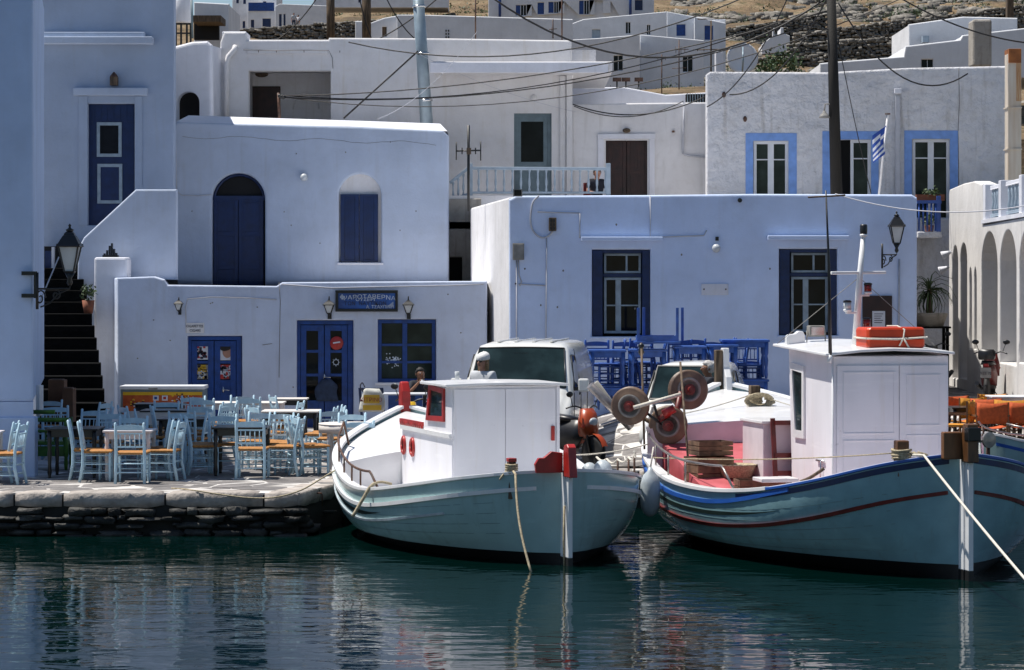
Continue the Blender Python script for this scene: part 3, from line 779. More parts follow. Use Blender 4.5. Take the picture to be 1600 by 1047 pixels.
# small blue double door with posters
def taverndoor(x0, y0, x1, y1, zs, mleft, lab=None):
    dd = d+.10; X = lambda p: p
    fr = MB(); fw = 5
    pbox(fr, x0, y0, x1, y0+6, dd, dd+.1); pbox(fr, x0, y0+6, x0+fw, y1, dd, dd+.1); pbox(fr, x1-fw*1.6, y0+6, x1, y1, dd, dd+.1)
    fr.build('door_frame', M['blue'], T, world=True, bevel=.006)
    mid = (x0+x1)/2-1
    for a, b in ((x0+fw+.5, mid-.6), (mid+.6, x1-fw*1.6-.5)):
        mb = MB(); st_ = 9; ys = [y0+7]+zs
        pbox(mb, a, ys[0], a+st_, y1-2, dd+.03, dd+.07); pbox(mb, b-st_, ys[0], b, y1-2, dd+.03, dd+.07)
        pbox(mb, a+st_, ys[0], b-st_, ys[0]+9, dd+.031, dd+.069)
        for q in zs: pbox(mb, a+st_, q-2.2, b-st_, q+2.2, dd+.031, dd+.069)
        pbox(mb, a+st_, zs[-1]+2.2, b-st_, y1-2, dd+.04, dd+.06)
        lf = mb.build('door_leaf', M['blue'], T, world=True, bevel=.005)
        ys = [ys[0]+9]+zs
        for e, g in zip(ys, ys[1:]): pb(lf, 'pane', M['glass'], a+st_, e+2.2 if e in zs else e, b-st_, g-2.2, dd+.048, dd+.053)
taverndoor(293.5, 525.5, 377.5, 680, [566, 596], 0)
taverndoor(464, 501, 551.5, 680, [549, 586, 628], 0)
# posters behind the small door's panes
def poster(x0, y0, x1, y1, base, blobs, dd, seed, lab, n=14):
    t = thing('poster', lab, 'poster', P((x0+x1)/2, (y0+y1)/2, dd)); pb(t, 'sheet', base, x0, y0, x1, y1, dd, dd+.002)
    r = random.Random(seed)
    for bm in blobs:
        mb = MB()
        for k in range(n):
            x, y = r.uniform(x0+2, x1-2), r.uniform(y0+2, y1-2); w, h = r.uniform(.8, 3.2), r.uniform(.8, 2.8)
            pbox(mb, max(x0,x-w), max(y0,y-h), min(x1,x+w), min(y1,y+h), dd-.001*(blobs.index(bm)+1), dd-.001*(blobs.index(bm)+1)+.0004)
        mb.build('print', bm, t, world=True, kind='stuff')
    return t
dd = d+.142
poster(305, 540, 325, 562, M['paper'], [M['redp'], M['ink']], dd, 1, 'poster of small red figures in the top left pane of the small blue door')
t = poster(343, 539, 364, 563, M['paper'], [M['canvas']], dd, 2, 'poster of a face in the top right pane of the small blue door', 4)
MB().ball(P(355, 549, dd-.004), (.10,.004,.14), 12, 8).build('printed_face', M['skin'], t, world=True); MB().ball(P(352, 543, dd-.006), (.12,.004,.08), 12, 8).build('printed_hair', M['haird'], t, world=True)
poster(305, 570, 325, 592, M['canvas'], [M['paper'], M['ink'], M['yellow']], dd, 3, 'grey mixed poster in the lower left pane of the small blue door')
poster(343, 570, 364, 592, M['redp'], [M['paper'], M['ink']], dd, 4, 'red mixed poster in the lower right pane of the small blue door')
def ring(mb, c, R_, r_, n=20): return mb.tube([(c[0]+R_*math.cos(2*PI*k/n), c[1], c[2]+R_*math.sin(2*PI*k/n)) for k in range(n+1)], r_, 5)
for i, (px, py) in enumerate(((315,585),(353,584),(525,566))):
    t = thing('helm_sticker', ('round helm sticker on the lower left pane of the small blue door','round helm sticker on the lower right pane of the small blue door','round helm sticker on the right leaf of the tall blue door')[i], 'sticker', P(px, py, d+.135))
    mb = MB(); ring(mb, (0,0,0), .055, .008)
    for k in range(8): a = k*PI/4; mb.bar((.05*math.cos(a),0,.05*math.sin(a)), (.085*math.cos(a),0,.085*math.sin(a)), .012, .006)
    mb.build('wheel_print', M['signw'], t)
t = thing('round_sign', 'round red sign hanging in the upper right pane of the tall blue door', 'sign', P(526, 536, d+.12))
MB().lathe([(.13,0),(.14,.006),(.13,.012)], n=24, M=Matrix.Rotation(PI/2,3,'X')).build('disc', M['redp'], t)
MB().obox((0,-.016,.01), (.15,.006,.03), Matrix.Rotation(-.15,3,'Y')).build('white_lettering_band', M['paper'], t)
for (px, py) in ((349,609),(507,589)):
    mb = MB(); c = P(px, py, d+.09); mb.lathe([(.02,-.06),(.02,.06)], c=c, n=6); mb.tube([(c[0],c[1],c[2]),(c[0]+.01,c[1]-.05,c[2]),(c[0]+.13,c[1]-.05,c[2]-.01)], .010, 6)
    mb.build('door_handle', M['chrome'], T, world=True)
# jacket hanging on the tall door
t = thing('hanging_jacket', 'dark blue jacket hanging from the handle of the tall blue door', 'jacket', P(510, 600, d+.02))
r = random.Random(4); rings = []
for k in range(9):
    z = V(593+k*4.2, d); w = .10+.13*min(1, k/2.5)
    rings.append([(U(510,d)+w*math.cos(a)*(1+.08*math.sin(3*a+k)), d+.03+.05*math.sin(a), z+.01*math.sin(5*a)) for a in [2*PI*i/14 for i in range(14)]])
MB().loft(rings).build('cloth', M['jeans'], t, world=True)
for a, b in ((266,532),(329,474),(332,473),(402,480),(458,605),(700,460),(720,520),(215,560),(240,500)): MB().ball(P(a,b,d), (.018,.008,.014), 6, 4).build('wall_chip', M['crack'], T, world=True)
MB().bar(P(410,539,d-.004), P(425,537,d-.004), .01, .012).build('wall_crack', M['crack'], T, world=True)
# big tavern window
sash(T, d+.10, 590.5, 499.5, 680.5, 597.5, [0,.46,1], [0,.30,.61,1], .075, .10, 'window', M['blue'], M['glass3'], bt=.05)
pb(T, 'window_sill', M['white'], 586, 598, 686, 602, d-.08, d+.1, .01)
t = thing('window_flowers', 'pale flowers standing inside the blue tavern window', 'flowers', P(614, 560, d+.2))
mb = MB(); r = random.Random(8)
for k in range(60): mb.ball(P(614+r.gauss(0,7), 562+r.gauss(0,4), d+.139), (.016,.002,.014), 6, 3)
mb.build('petals', M['signw'], t, world=True, kind='stuff')
# sign
SG = thing('tavern_sign', 'blue painted board sign in a black frame with Greek lettering', 'sign', P(573.5, 470, d-.03))
pb(SG, 'board', M['signb'], 528, 458, 618, 482.5, d-.05, d-.02)
fr = MB(); pbox(fr, 524, 453.5, 621.5, 458, d-.08, d-.005); pbox(fr, 524, 482.5, 621.5, 487, d-.08, d-.005); pbox(fr, 524, 458, 528.5, 482.5, d-.08, d-.005); pbox(fr, 617.5, 458, 621.5, 482.5, d-.08, d-.005)
fr.build('frame', M['black'], SG, world=True, bevel=.008)
s_ = d/F
text('ΨΑΡΟΤΑΒΕΡΝΑ', 9.2*s_, 'lettering', M['signw'], SG, (U(576,d), d-.056, V(466.5,d)), sx=1.22, bend=.14)
text('ΟΥΖΕΡΙ', 7.5*s_, 'lettering', M['signw'], SG, (U(571,d), d-.056, V(470.3,d)), sx=1.15)
text('ΤΩΝ  ΝΑΥΤΙΚΩΝ', 8.0*s_, 'lettering', M['ink'], SG, (U(571,d), d-.056, V(476.8,d)), sx=1.05)
text('Α. ΤΣΑΧΠΙΝΗ', 7.2*s_, 'lettering', M['signw'], SG, (U(594,d), d-.056, V(482,d)), sx=.95)
mb = MB(); ring(mb, P(534.5,464,d-.055), .035, .006, 12); pbox(mb, 531, 463.4, 538, 464.6, d-.056, d-.052); pbox(mb, 533.9, 459.8, 535.1, 468.4, d-.0565, d-.052)
for k in range(5): pbox(mb, 608+k*1.4, 476-k*1.1, 608.9+k*1.4, 478.5, d-.056, d-.052)
mb.build('painted_emblem', M['signw'], SG, world=True)
CS = thing('cigarette_sign', 'small whitewashed plate lettered above the small blue door', 'sign', P(304, 512, d-.01))
pb(CS, 'plate', M['white2'], 290, 504.5, 319, 520.5, d-.02, d-.001)
text('CIGARETTES', 5.6*s_, 'lettering', M['ink'], CS, (U(304.5,d), d-.024, V(511.5,d)), sx=.85); text('CIGARS', 5.4*s_, 'lettering', M['ink'], CS, (U(305,d), d-.024, V(518.3,d)), sx=.95)
wall_lantern(279, 479, d, .34, 'small black wall lantern over the freezer, leftmost on the tavern', style=1)
wall_lantern(514, 482, d, .44, 'black wall lantern at the left end of the painted tavern sign', style=1)
wall_lantern(638, 482, d, .44, 'black wall lantern at the right end of the painted tavern sign', style=1)

# recess between tavern and square house
d = 57.5; AW = thing('recess_wall', 'white wall set back between the tavern and the wide white house', 'wall', (U(780,d), d, 0))
wall(AW, d, [(752,700),(752,444),(806,443),(806,700)], [prect(764,517,790,700,d)], .3, M['blueish']); pb(AW, 'door_leaf', M['navy'], 764, 517, 790, 690, d+.15, d+.2)
wall_lantern(767, 492, 56.6, .42, 'black wall lantern at the right corner of the tavern', style=1)
wtube(AW, 'cable', M['cable'], [P(762,457,56.5), P(780,457,55), P(792,453,53.5), P(806,443,52.45)], .014)
wtube(AW, 'bracket_pipe', M['cablew'], [P(763,471,56.5), P(792,469,55)], .02)

# ---- two-storey house with arched door
d = 60; B2 = thing('arched_house', 'white house with a navy arched door above the tavern roof', 'building', (U(485,d), d, 2.5))
a1 = arch(U(331,d), U(414,d), V(470,d), V(312,d), 20); a2 = arch(U(529.5,d), U(595.5,d), V(410,d), V(305,d), 18)
wall(B2, d, [(270,480),(269,196),(276,191),(290,191),(560,198),(692,204),(701,212),(701,480)], [a1, a2], .45, M['shadewash'], .05)
body(B2, d+.46, d+4.6, 276, 700, 208, 480, M['dark'])
mb = MB(); mb.add([(U(291,d),d+.42,V(178.5,d)),(U(687,d),d+.42,V(191.5,d)),(U(687,d),d+4.8,V(192,d)),(U(291,d),d+4.8,V(180,d))], [(0,1,2,3)]); mb.build('roof', M['white'], B2, world=True)
# chamfered coping catching the sun
mb = MB(); mb.add([(U(273,d),d+.03,V(191,d)),(U(560,d),d+.03,V(198,d)),(U(699,d),d+.03,V(205,d)),(U(687,d),d+.42,V(191.5,d)),(U(560,d),d+.42,V(187,d)),(U(291,d),d+.42,V(178.5,d)),(U(273,d),d+.5,V(200,d)),(U(699,d),d+.5,V(212,d))], [(0,1,4,5),(1,2,3,4),(0,5,6),(2,7,3)]); mb.build('coping', M['white'], B2, world=True)
pb(B2, 'fanlight', M['dark'], 332, 268, 413, 312, d+.25, d+.27)
fl = MB(); c = ((U(331,d)+U(414,d))/2, d+.2, V(312,d)); rr_ = (U(414,d)-U(331,d))/2-.03
fl.tube([(c[0]-rr_*math.cos(PI*k/16), c[1], c[2]+rr_*math.sin(PI*k/16)) for k in range(17)], .035, 6); pbox(fl, 333, 306, 412, 313, d+.16, d+.24)
fl.build('door_frame', M['navy'], B2, world=True)
paneldoor(B2, d+.17, 333, 313, 412, 470, 2, M['navy'], 3)
MB().prism(arch(U(529,d), U(596,d), V(415,d), V(305,d), 18), d+.14, d+.30).build('niche', M['cream'], B2, world=True)
paneldoor(B2, d+.05, 531.5, 303.5, 591, 409, 2, M['navy'], 1, 'shutter', True)
pb(B2, 'window_sill', M['white'], 527, 410.5, 599, 414, d-.05, d+.1, .01)
for a, b in ((444,331),(463,240),(540,238),(610,222),(650,330),(300,330),(625,360),(500,380),(455,352)): MB().ball(P(a,b,d), (.014,.008,.018), 6, 4).build('wall_chip', M['crack'], B2, world=True)
t = thing('globe_lamp', 'round white globe lamp between the arched door and the shuttered window', 'lamp', P(475,277,d-.08))
MB().ball((0,0,0), .085, 14, 10).build('globe', M['lampglass'], t); MB().lathe([(.05,0),(.05,.09)], M=Matrix.Rotation(-PI/2,3,'X'), n=10).build('base', M['white'], t)
wtube(B2, 'cable', M['cablew'], pv([(274,190),(275,240),(276,298),(284,305),(310,306),(331,304)], d-.012), .012)
r = random.Random(5); wtube(B2, 'crack', M['crack'], pv([(285+k*12, 213+k*.35+2.5*math.sin(k*.6)+r.uniform(-.6,.6)) for k in range(34)], d-.001), .004, 4)

# ---- rear terrace: cream house with porch and balcony
d = 66; ST = 4.75
B3 = thing('porch_house', 'long cream house behind with a deep porch and a flat canopy', 'building', (U(600,d), d, ST))
wall(B3, d, [(344,330),(344,66),(350,50),(384,50),(386,62),(513,62),(514,59),(700,60),(893,63),(895,330)],
     [prect(385,107,520,330,d), prect(800,174,865,330,d)], .35, M['cream'], .05)
pb(B3, 'porch_back', M['cream'], 375, 100, 530, 330, d+2.0, d+2.2); pb(B3, 'porch_side', M['cream'], 521, 100, 528, 330, d+.35, d+2.0); pb(B3, 'porch_side', M['cream'], 377, 100, 384.5, 330, d+.35, d+2.0)
pb(B3, 'porch_ceiling', M['cream'], 378, 100, 526, 106.5, d+.35, d+2.0)
dd = d+1.95; pb(B3, 'porch_door', M['brown'], 388, 135, 438, 320, dd, dd+.04)
t = thing('bulkhead_light', 'oval bulkhead light above the dark porch door', 'lamp', P(409,116,dd)); MB().ball((0,0,0), (.17,.06,.08), 12, 6).build('cover', M['oldwood'], t)
niche = MB(); niche.tube([(U(478,dd)+math.cos(a)*.32, dd, V(170,dd)+math.sin(a)*.42) for a in [PI*k/12 for k in range(13)]], .02, 5); niche.build('arched_moulding', M['cream'], B3, world=True)
body(B3, d+2.25, d+8, 350, 890, 70, 330, M['cream'])
pb(B3, 'body_front', M['dark'], 790, 165, 880, 330, d+.36, d+.4)
pb(B3, 'parapet_slab', M['cream'], 386, 78, 512, 84, d-.04, d, .01)
pb(B3, 'canopy', M['cream'], 676, 96, 957, 112, d-1.1, d+.0, .02); MB().box(U(895,66)+.02, U(957,64.8), d+.0, d+4.5, V(112,d-1.1), V(97,d-1.1)).build('canopy_return', M['cream'], B3, world=True)
pb(B3, 'parapet', M['cream'], 893.5, 78, 931, 97, d+1, d+1.3)
pb(B3, 'canopy_edge', M['white'], 672, 97.5, 950, 113.5, d-1.2, d-1.1, .01)
fr = MB(); pbox(fr, 801, 175, 864, 182, d+.08, d+.16); pbox(fr, 801, 182, 809, 320, d+.08, d+.16); pbox(fr, 856, 182, 864, 320, d+.08, d+.16); fr.build('door_frame', M['greygreen'], B3, world=True, bevel=.005)
fr = MB(); pbox(fr, 809, 182, 814, 320, d+.11, d+.15); pbox(fr, 849, 182, 856, 320, d+.11, d+.15); pbox(fr, 814, 182, 849, 190, d+.11, d+.15); pbox(fr, 814, 253, 849, 320, d+.11, d+.15); fr.build('door_leaf', M['greygreen'], B3, world=True, bevel=.004)
pb(B3, 'door_pane', M['glass'], 814, 190, 849, 253, d+.125, d+.13)
pb(B3, 'pilaster', M['cream'], 875, 118, 884, 320, d-.06, d, .01); pb(B3, 'pilaster', M['cream'], 885, 112, 894.5, 320, d-.12, d, .01)
t = thing('wall_disc', 'pale round fitting on the cream wall above the grey door', 'fitting', P(834,153,d)); MB().lathe([(.08,0),(.075,.03),(.03,.04)], n=16, M=Matrix.Rotation(PI/2,3,'X')).build('disc', M['cream'], t)
wtube(B3, 'drain_pipe', M['cream'], [P(354,200,d-.1), P(354,100,d-.1), P(357,88,d-.1), P(366,78,d-.1), P(368,72,d-.05)], .065, 8)
wtube(B3, 'crack', M['crack'], pv([(380,78),(430,79),(480,78.5),(514,79),(519,90),(520,107)], d-.045), .008, 4)
for px in (404, 432, 475, 531):
    pb(B3, 'rust_spot', M['rust'], px-.5, 79, px+.5, 82, d-.048, d-.043)
B3a = thing('vaulted_house', 'small rounded white house with an arched opening left of the porch', 'building', (U(300,64), 64, ST))
dd = 64
wall(B3a, dd, [(266,330),(266,74),(300,65),(324,64),(331,70),(332,330)], [arch(U(272,dd), U(317,dd), V(330,dd), V(160,dd), 14)], .4, M['white'], .08)
pb(B3a, 'dark_room', M['dark'], 262, 120, 326, 330, dd+.5, dd+.6)
MB().prism([(U(325,65)+.02,64.9),(U(346,66)+.0,66),(U(346,66),66.3),(U(325,65),66.3)], ST-1, V(70,65), 'z').build('side_wall', M['white'], B3a, world=True)
t = thing('chimney_block', 'square white chimney block above the drain pipe', 'chimney', P(364,60,68)); pb(t, 'stack', M['white'], 347, 49, 385, 80, 67.5, 68.5, .03)

B3b = thing('terrace_house', 'white house with a dark brown door between the balcony and the rough grey house', 'building', (U(1000,d), d, ST))
wall(B3b, d+.02, [(893,330),(893,163),(1000,161),(1110,160),(1110,330)], [prect(944,217,1014,330,d)], .35, M['white2'], .04)
body(B3b, d+.4, d+5, 897, 1105, 168, 330, M['dark'])
sr = MB(); pbox(sr, 934, 209, 1024, 217, d-.05, d+.02); pbox(sr, 934, 217, 943.5, 320, d-.03, d+.02); pbox(sr, 1014.5, 217, 1023, 320, d-.03, d+.02); sr.build('door_surround', M['white'], B3b, world=True, bevel=.01)
paneldoor(B3b, d+.12, 945, 218, 1013, 320, 2, M['brown'], 2, 'door', True)
t = thing('bulkhead_light', 'flat bulkhead light above the dark brown door', 'lamp', P(979,204,d-.05)); MB().ball((0,0,0), (.10,.06,.06), 12, 6).build('cover', M['oldwood'], t)
wtube(B3b, 'pipe', M['cablew'], pv([(1069,160),(1068,200),(1067,240),(1075,243),(1104,246)], d-.04), .025)
wtube(B3b, 'cable', M['cable'], sag(P(897,166,d-.05), P(1068,158,d-.05), .32), .012)
wtube(B3b, 'rust_stain', M['rust'], pv([(1052,204),(1052,207)], d-.02), .035)
# upper parapets behind
t = thing('roof_parapet', 'white stepped roof parapet behind the brown door house', 'wall', (U(1000,71), 71, 6)); wall(t, 71, [(893,175),(893,137),(975,136),(1040,148),(1110,144),(1110,175)], [], .3, M['white'], .04)
t = thing('roof_vent', 'dark mesh roof vent beside the rough grey house', 'vent', (U(1085,70), 70, 7)); pb(t, 'mesh', M['dark'], 1072, 147, 1106, 159, 70, 70.3)
for k in range(8): pb(t, 'bar', M['galv'], 1074+k*4, 146, 1075+k*4, 160, 69.95, 70)

# balcony rail
d = 62; BR = thing('balcony_railing', 'pale blue turned baluster railing in front of the grey door', 'railing', (U(830,d), d, 5))
rail = MB(); rail.bar(P(735,263,d), P(954,264,d), .09, .07); rail.bar(P(735,301,d), P(954,301,d), .06, .05); rail.build('handrail', M['greyblue'], BR, world=True, bevel=.01)
rail = MB(); rail.bar(P(703,286,d), P(733,262,d), .08, .07); rail.bar(P(703,314,d), P(733,302,d), .06, .05); rail.build('sloping_handrail', M['greyblue'], BR, world=True, bevel=.01)
zt, zb = V(263,d), V(301,d); h = zt-zb
def bal(h): return [(.018,0),(.03,h*.1),(.016,h*.22),(.028,h*.34),(.03,h*.45),(.018,h*.62),(.016,h*.8),(.03,h*.9),(.02,h)]
for k in range(16):
    MB().lathe(bal(h), c=(U(748+13.2*k, d), d, zb), n=8).build('baluster', M['greyblue'], BR, world=True)
for a, b in ((708,283),(716,277),(724,270)): MB().lathe(bal(h), c=P(a, b+38, d), n=8).build('baluster', M['greyblue'], BR, world=True)
for px in (735, 950.5): pb(BR, 'newel_post', M['greyblue'], px-3.5, 255, px+3.5, 306, d-.05, d+.05, .01)
tr = thing('terrace', 'raised terrace floor behind the pale blue railing', 'terrace', (U(830,d), d, 4.9)); MB().box(U(695,d), U(1110,d), d-.2, 66, 4.22, 4.38).build('slab', M['white2'], tr, world=True); MB().box(U(700,d), U(956,d), d-.15, d+.1, 4.38, V(306,d)).build('kerb_wall', M['white2'], tr, world=True)
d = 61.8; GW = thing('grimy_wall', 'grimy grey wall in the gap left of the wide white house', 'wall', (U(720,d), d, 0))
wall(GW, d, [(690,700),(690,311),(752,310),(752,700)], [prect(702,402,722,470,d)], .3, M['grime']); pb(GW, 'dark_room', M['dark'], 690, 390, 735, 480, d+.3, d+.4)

# ---- wide white house
d = 52.5; B4 = thing('wide_house', 'wide single-storey white house with two navy shuttered windows', 'building', (U(1115,d), d, 0))
w1 = prect(925,390,1016,526,d); w2 = prect(1217.5,389,1308,524,d)
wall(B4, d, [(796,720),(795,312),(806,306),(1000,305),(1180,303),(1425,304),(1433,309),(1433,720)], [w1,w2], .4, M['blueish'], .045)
body(B4, d+.42, d+7.5, 802, 1425, 312, 720, M['dark'])
xa = U(795,d)
MB().prism([(xa,d+.03),(xa+.3,d+.3),(U(737,60)+.3,60),(U(735,60),60)], 0, V(308,d), 'z').build('side_wall', M['grime'] if 0 else M['white2'], B4, world=True, bevel=.04)
mb = MB(); mb.add([(xa+.05,d+.05,V(312,d)),(U(1430,d),d+.05,V(312,d)),(U(1430,d),61.7,V(312,d)),(U(737,60),61.7,V(312,d))], [(0,1,2,3)]); mb.build('roof', M['white'], B4, world=True)
for i, (x0, x1, y0, y1) in enumerate(((925,1016,390,526),(1217.5,1308,389,524))):
    dd = d+.22; L = x1-x0; wx0, wx1 = x0+.205*L, x1-.16*L
    sash(B4, dd, wx0, y0+6, wx1, y0+37, [0,.63,1], [0,1], .045, .04, 'fanlight', M['frame'])
    pb(B4, 'transom', M['navy'], wx0-2, y0+37.5, wx1+2, y0+43, dd-.02, dd+.08)
    sash(B4, dd, wx0, y0+43.5, wx1, y1-5, [0,.37,1] if i == 0 else [0,.38,1], [0,.50,1], .05, .11, 'window', M['frame'])
    for a, b in ((x0+.5, wx0-2), (wx1+2, x1-.5)):
        mb = MB(); pbox(mb, a, y0+1, b, y1-1, d+.06, d+.36); mb.build('folded_shutter', M['navy'], B4, world=True, bevel=.01)
        for k in range(11): pb(B4, 'shutter_rail', M['navy'], a+1.5, y0+8+k*11.5, b-1.5, y0+14+k*11.5, d+.045, d+.06)
    pb(B4, 'window_head', M['navy'], x0, y0+.5, x1, y0+5.5, d+.1, d+.3)
    pb(B4, 'window_sill', M['blueish'], x0-2, y1+.3, x1+3, y1+4, d-.06, d+.3, .012)
    a, b = ((908,1036),(1200,1327))[i]; pb(B4, 'hood_moulding', M['blueish'], a, 370 if i == 0 else 368, b, 376.5 if i == 0 else 375, d-.16, d, .012)
t = thing('curtain', 'pale gathered curtain inside the left navy shuttered window', 'curtain', P(978,490,d+.25))
mb = MB()
for k in range(6): mb.ball(P(975+k*1.5, 462+k*9, d+.2645), (.10-.008*k,.002,.07), 8, 5)
mb.build('cloth', M['canvas'], t, world=True)
# wall details
cab = thing('electric_cabinet', 'grey metal electric cabinet on the left of the wide white house', 'cabinet', P(810,393,d)); pb(cab, 'box', M['canvas'], 801, 380, 819, 406, d-.14, d, .01); pb(cab, 'door', M['canvas'], 802.5, 382, 817.5, 404, d-.155, d-.142, .004)
cab = thing('meter_box', 'small ribbed meter box below the looping cable', 'meter', P(864,351,d)); pb(cab, 'box', M['oldwood'], 857.5, 340, 869.5, 361, d-.13, d, .01)
for k in range(2):
    for j in range(3): pb(cab, 'fuse', M['black'], 859.5+k*5, 343+j*6, 862+k*5, 347+j*6, d-.14, d-.13)
wtube(B4, 'cable_loop', M['cablew'], pv([(p.x, p.y) for p in catmull([(842,306,0),(832,318,0),(829,345,0),(834,362,0),(846,371,0),(858,368,0),(864,361,0)],5)], d-.03), .02)
for pts in ([(807,407),(807,690)], [(854,372),(852,690)], [(906,333),(906,372)], [(840,331),(870,332),(906,333)], [(1016,306),(1016,371),(1100,368),(1104,360)], [(810,444),(852,446)], [(810,407),(811,430),(815,440),(812,447)]):
    wtube(B4, 'surface_cable', M['cablew'], pv(pts, d-.015), .013)
t = thing('round_lamp', 'round glass wall lamp between the two navy windows', 'lamp', P(1119,388,d-.08)); MB().ball((0,0,0), .085, 12, 8).build('globe', M['lampglass'], t); MB().lathe([(.04,0),(.05,.1)], M=Matrix.Rotation(-PI/2,3,'X'), n=8).build('base', M['black'], t)
pb(t, 'fixing', M['black'], 1118, 370, 1123, 376, d-.05, d)
pq = thing('wall_plaque', 'small pale marble plaque between the navy windows', 'plaque', P(1117,452,d)); pb(pq, 'plate', M['white'], 1096, 443.5, 1138, 461, d-.03, d-.001, .004)
for a in (1100, 1134): MB().ball(P(a,452,d-.03), .016, 8, 5).build('screw', M['rust'], pq, world=True)
nb = thing('notice_board', 'dark brown notice board behind the mast of the right boat', 'board', P(1371,487,d)); pb(nb, 'board', M['brown'], 1348, 462, 1394, 512, d-.06, d, .008); pb(nb, 'notice', M['paper'], 1363, 486, 1383, 511, d-.068, d-.061)
for k in range(5): pb(nb, 'print_line', M['ink'], 1366, 490+k*3.4, 1380-(k%3)*2, 491+k*3.4, d-.07, d-.0685)
wtube(B4, 'vent_pipe', M['black'], [P(1156,313,d), P(1156,313,d-.12)], .045, 8)
for a, b in ((963,351),(992,482),(1065,398),(845,477),(871,480),(880,423),(1203,420),(820,420)): MB().ball(P(a,b,d), (.018,.01,.022), 6, 4).build('wall_chip', M['crack'], B4, world=True)
wtube(B4, 'corner_pipe', M['cablew'], pv([(1405,405),(1404,520),(1404,640)], d-.03), .02)
x, y, z = P(1401, 365, d-.45); big_lantern(x, y, z, .66, 'green-black street lantern on the right corner of the wide white house', -.28)
t = thing('floodlight', 'grey floodlight on the roof corner of the wide white house', 'floodlight', P(809,303,d-.1)); MB().box(-.09,.09,-.06,.08,-.05,.09).build('housing', M['canvas'], t); MB().box(-.07,.07,-.075,-.06,-.035,.075).build('lens', M['glass'], t)

# ---- rough grey house
d = 62.5; B5 = thing('rough_house', 'rough grey plastered house with three blue-bordered windows', 'building', (U(1340,d), d, .5))
hs = [prect(1177,220,1232,340,d), prect(1307,218,1361,340,d), prect(1425,217,1484,340,d)]
wall(B5, d, [(1104,640),(1104,116),(1110,112),(1290,113),(1420,106),(1573,103),(1578,108),(1578,640)], hs, .4, M['rough'], .05)
body(B5, d+.42, d+2.8, 1112, 1570, 120, 640, M['dark'])
for i, (x0, y0, x1) in enumerate(((1165,208,1245),(1285,205,1373),(1413,204,1497))):
    a, b, yy = ((1177,1232,220),(1307,1361,218),(1425,1484,217))[i]
    mb = MB(); pbox(mb, x0, y0, x1, yy, d-.012, d); pbox(mb, x0, yy, a, 345, d-.012, d); pbox(mb, b, yy, x1, 345, d-.012, d); mb.build('blue_surround', M['skyblue'], B5, world=True, bevel=.003)
    if i != 1:
        sash(B5, d+.08, a+.5, yy+.5, b-.5, 345, [0,.5,1], [0,.79,1], .07, .14, 'window', M['pvc'], M['glass3'])
    else: sash(B5, d+.08, a+22, yy+.5, b-.5, 345, [0,1], [0,.79,1], .07, .14, 'window', M['pvc'], M['glass3'])
dp = MB(); pbox(dp, 1399.5, 150, 1406.5, 330, d-.1, d-.02); dp.build('downpipe', M['cablew'], B5, world=True, bevel=.01); pb(B5, 'pipe_head', M['white'], 1398, 138, 1409, 146, d-.12, d-.02, .01)
wtube(B5, 'crack', M['crack'], pv([(1498,107),(1499,160),(1497,205),(1498,260),(1498,330)], d-.003), .008, 4)
for a, b in ((1131,148),(1164,186)): MB().ball(P(a,b,d), (.05,.05,.07), 7, 5).build('rusty_anchor', M['rust'], B5, world=True)
t = thing('flue', 'square chimney flue streaked with rust at the right edge', 'chimney', P(1586,280,60)); pb(t, 'shaft', M['rustflue'], 1575, 84, 1596, 292, 59.9, 60.3, .01); pb(t, 'rusty_top', mat('rust_plate', (.40,.13,.03), .7, .3, 3), 1576, 76, 1596, 98, 59.85, 60.35, .01)
pb(t, 'rust_streak', mat('rust_run', (.36,.15,.05), .8, .3, 6, col2=(.50,.36,.22), stretch=(6,6,.5)), 1588, 98.5, 1595.5, 158, 59.894, 59.90); pb(t, 'joint', M['rustflue'], 1573.5, 167, 1597, 169, 59.87, 60.33); pb(t, 'joint', M['rustflue'], 1573.5, 232, 1597, 234, 59.87, 60.33)
# small blue balcony at its right
BB = thing('blue_balcony', 'small balcony with blue rails in the alley beside the arcade', 'balcony', P(1452,365,d-.8))
pb(BB, 'slab', M['rough'], 1434, 362, 1472, 372, d-1.0, d, .02)
mb = MB()
for k in range(6): wtube(BB, 'rail_bar', M['blue_tab'], pv([(1436+6.4*k, 318),(1436+6.4*k, 361)], d-.95), .022)
pb(BB, 'top_rail', M['blue_tab'], 1433, 313, 1471, 318, d-1.0, d-.93); pb(BB, 'corner_post', M['blue_tab'], 1464, 306, 1470, 362, d-.99, d-.9)
def leafclump(name, c, r, n, sz, lab, cat, seed, sq=.8):
    rr = random.Random(seed); mb = MB()
    for k in range(n):
        p = Vector((rr.gauss(0,1), rr.gauss(0,1), rr.gauss(0,1)*sq)); p = p/max(1, p.length)*r*rr.uniform(.4,1)+Vector(c)
        a = Vector([rr.uniform(-1,1) for _ in range(3)]).normalized()*sz; b = a.cross(Vector([rr.uniform(-1,1) for _ in range(3)])).normalized()*sz*.5
        mb.add([p-a, p+b, p+a, p-b], [(0,1,2,3)])
    t = thing(name, lab, cat, c); mb.build('foliage', M['leaf'], t, world=True, kind='stuff'); return t
t = leafclump('potted_plant', P(1452,342,d-.6), .22, 120, .05, 'leafy pot plant behind the small blue balcony rails', 'plant', 3); MB().lathe([(.07,-.38),(.11,-.15)], n=10).build('pot', M['terracotta'], t)
t = leafclump('window_plant', P(1455,300,d-.5), .22, 110, .05, 'green trailing plant below the right blue-bordered window', 'plant', 4, .3); MB().box(-.35,.3,-.08,.1,-.2,-.06).build('trough', M['terracotta'], t)
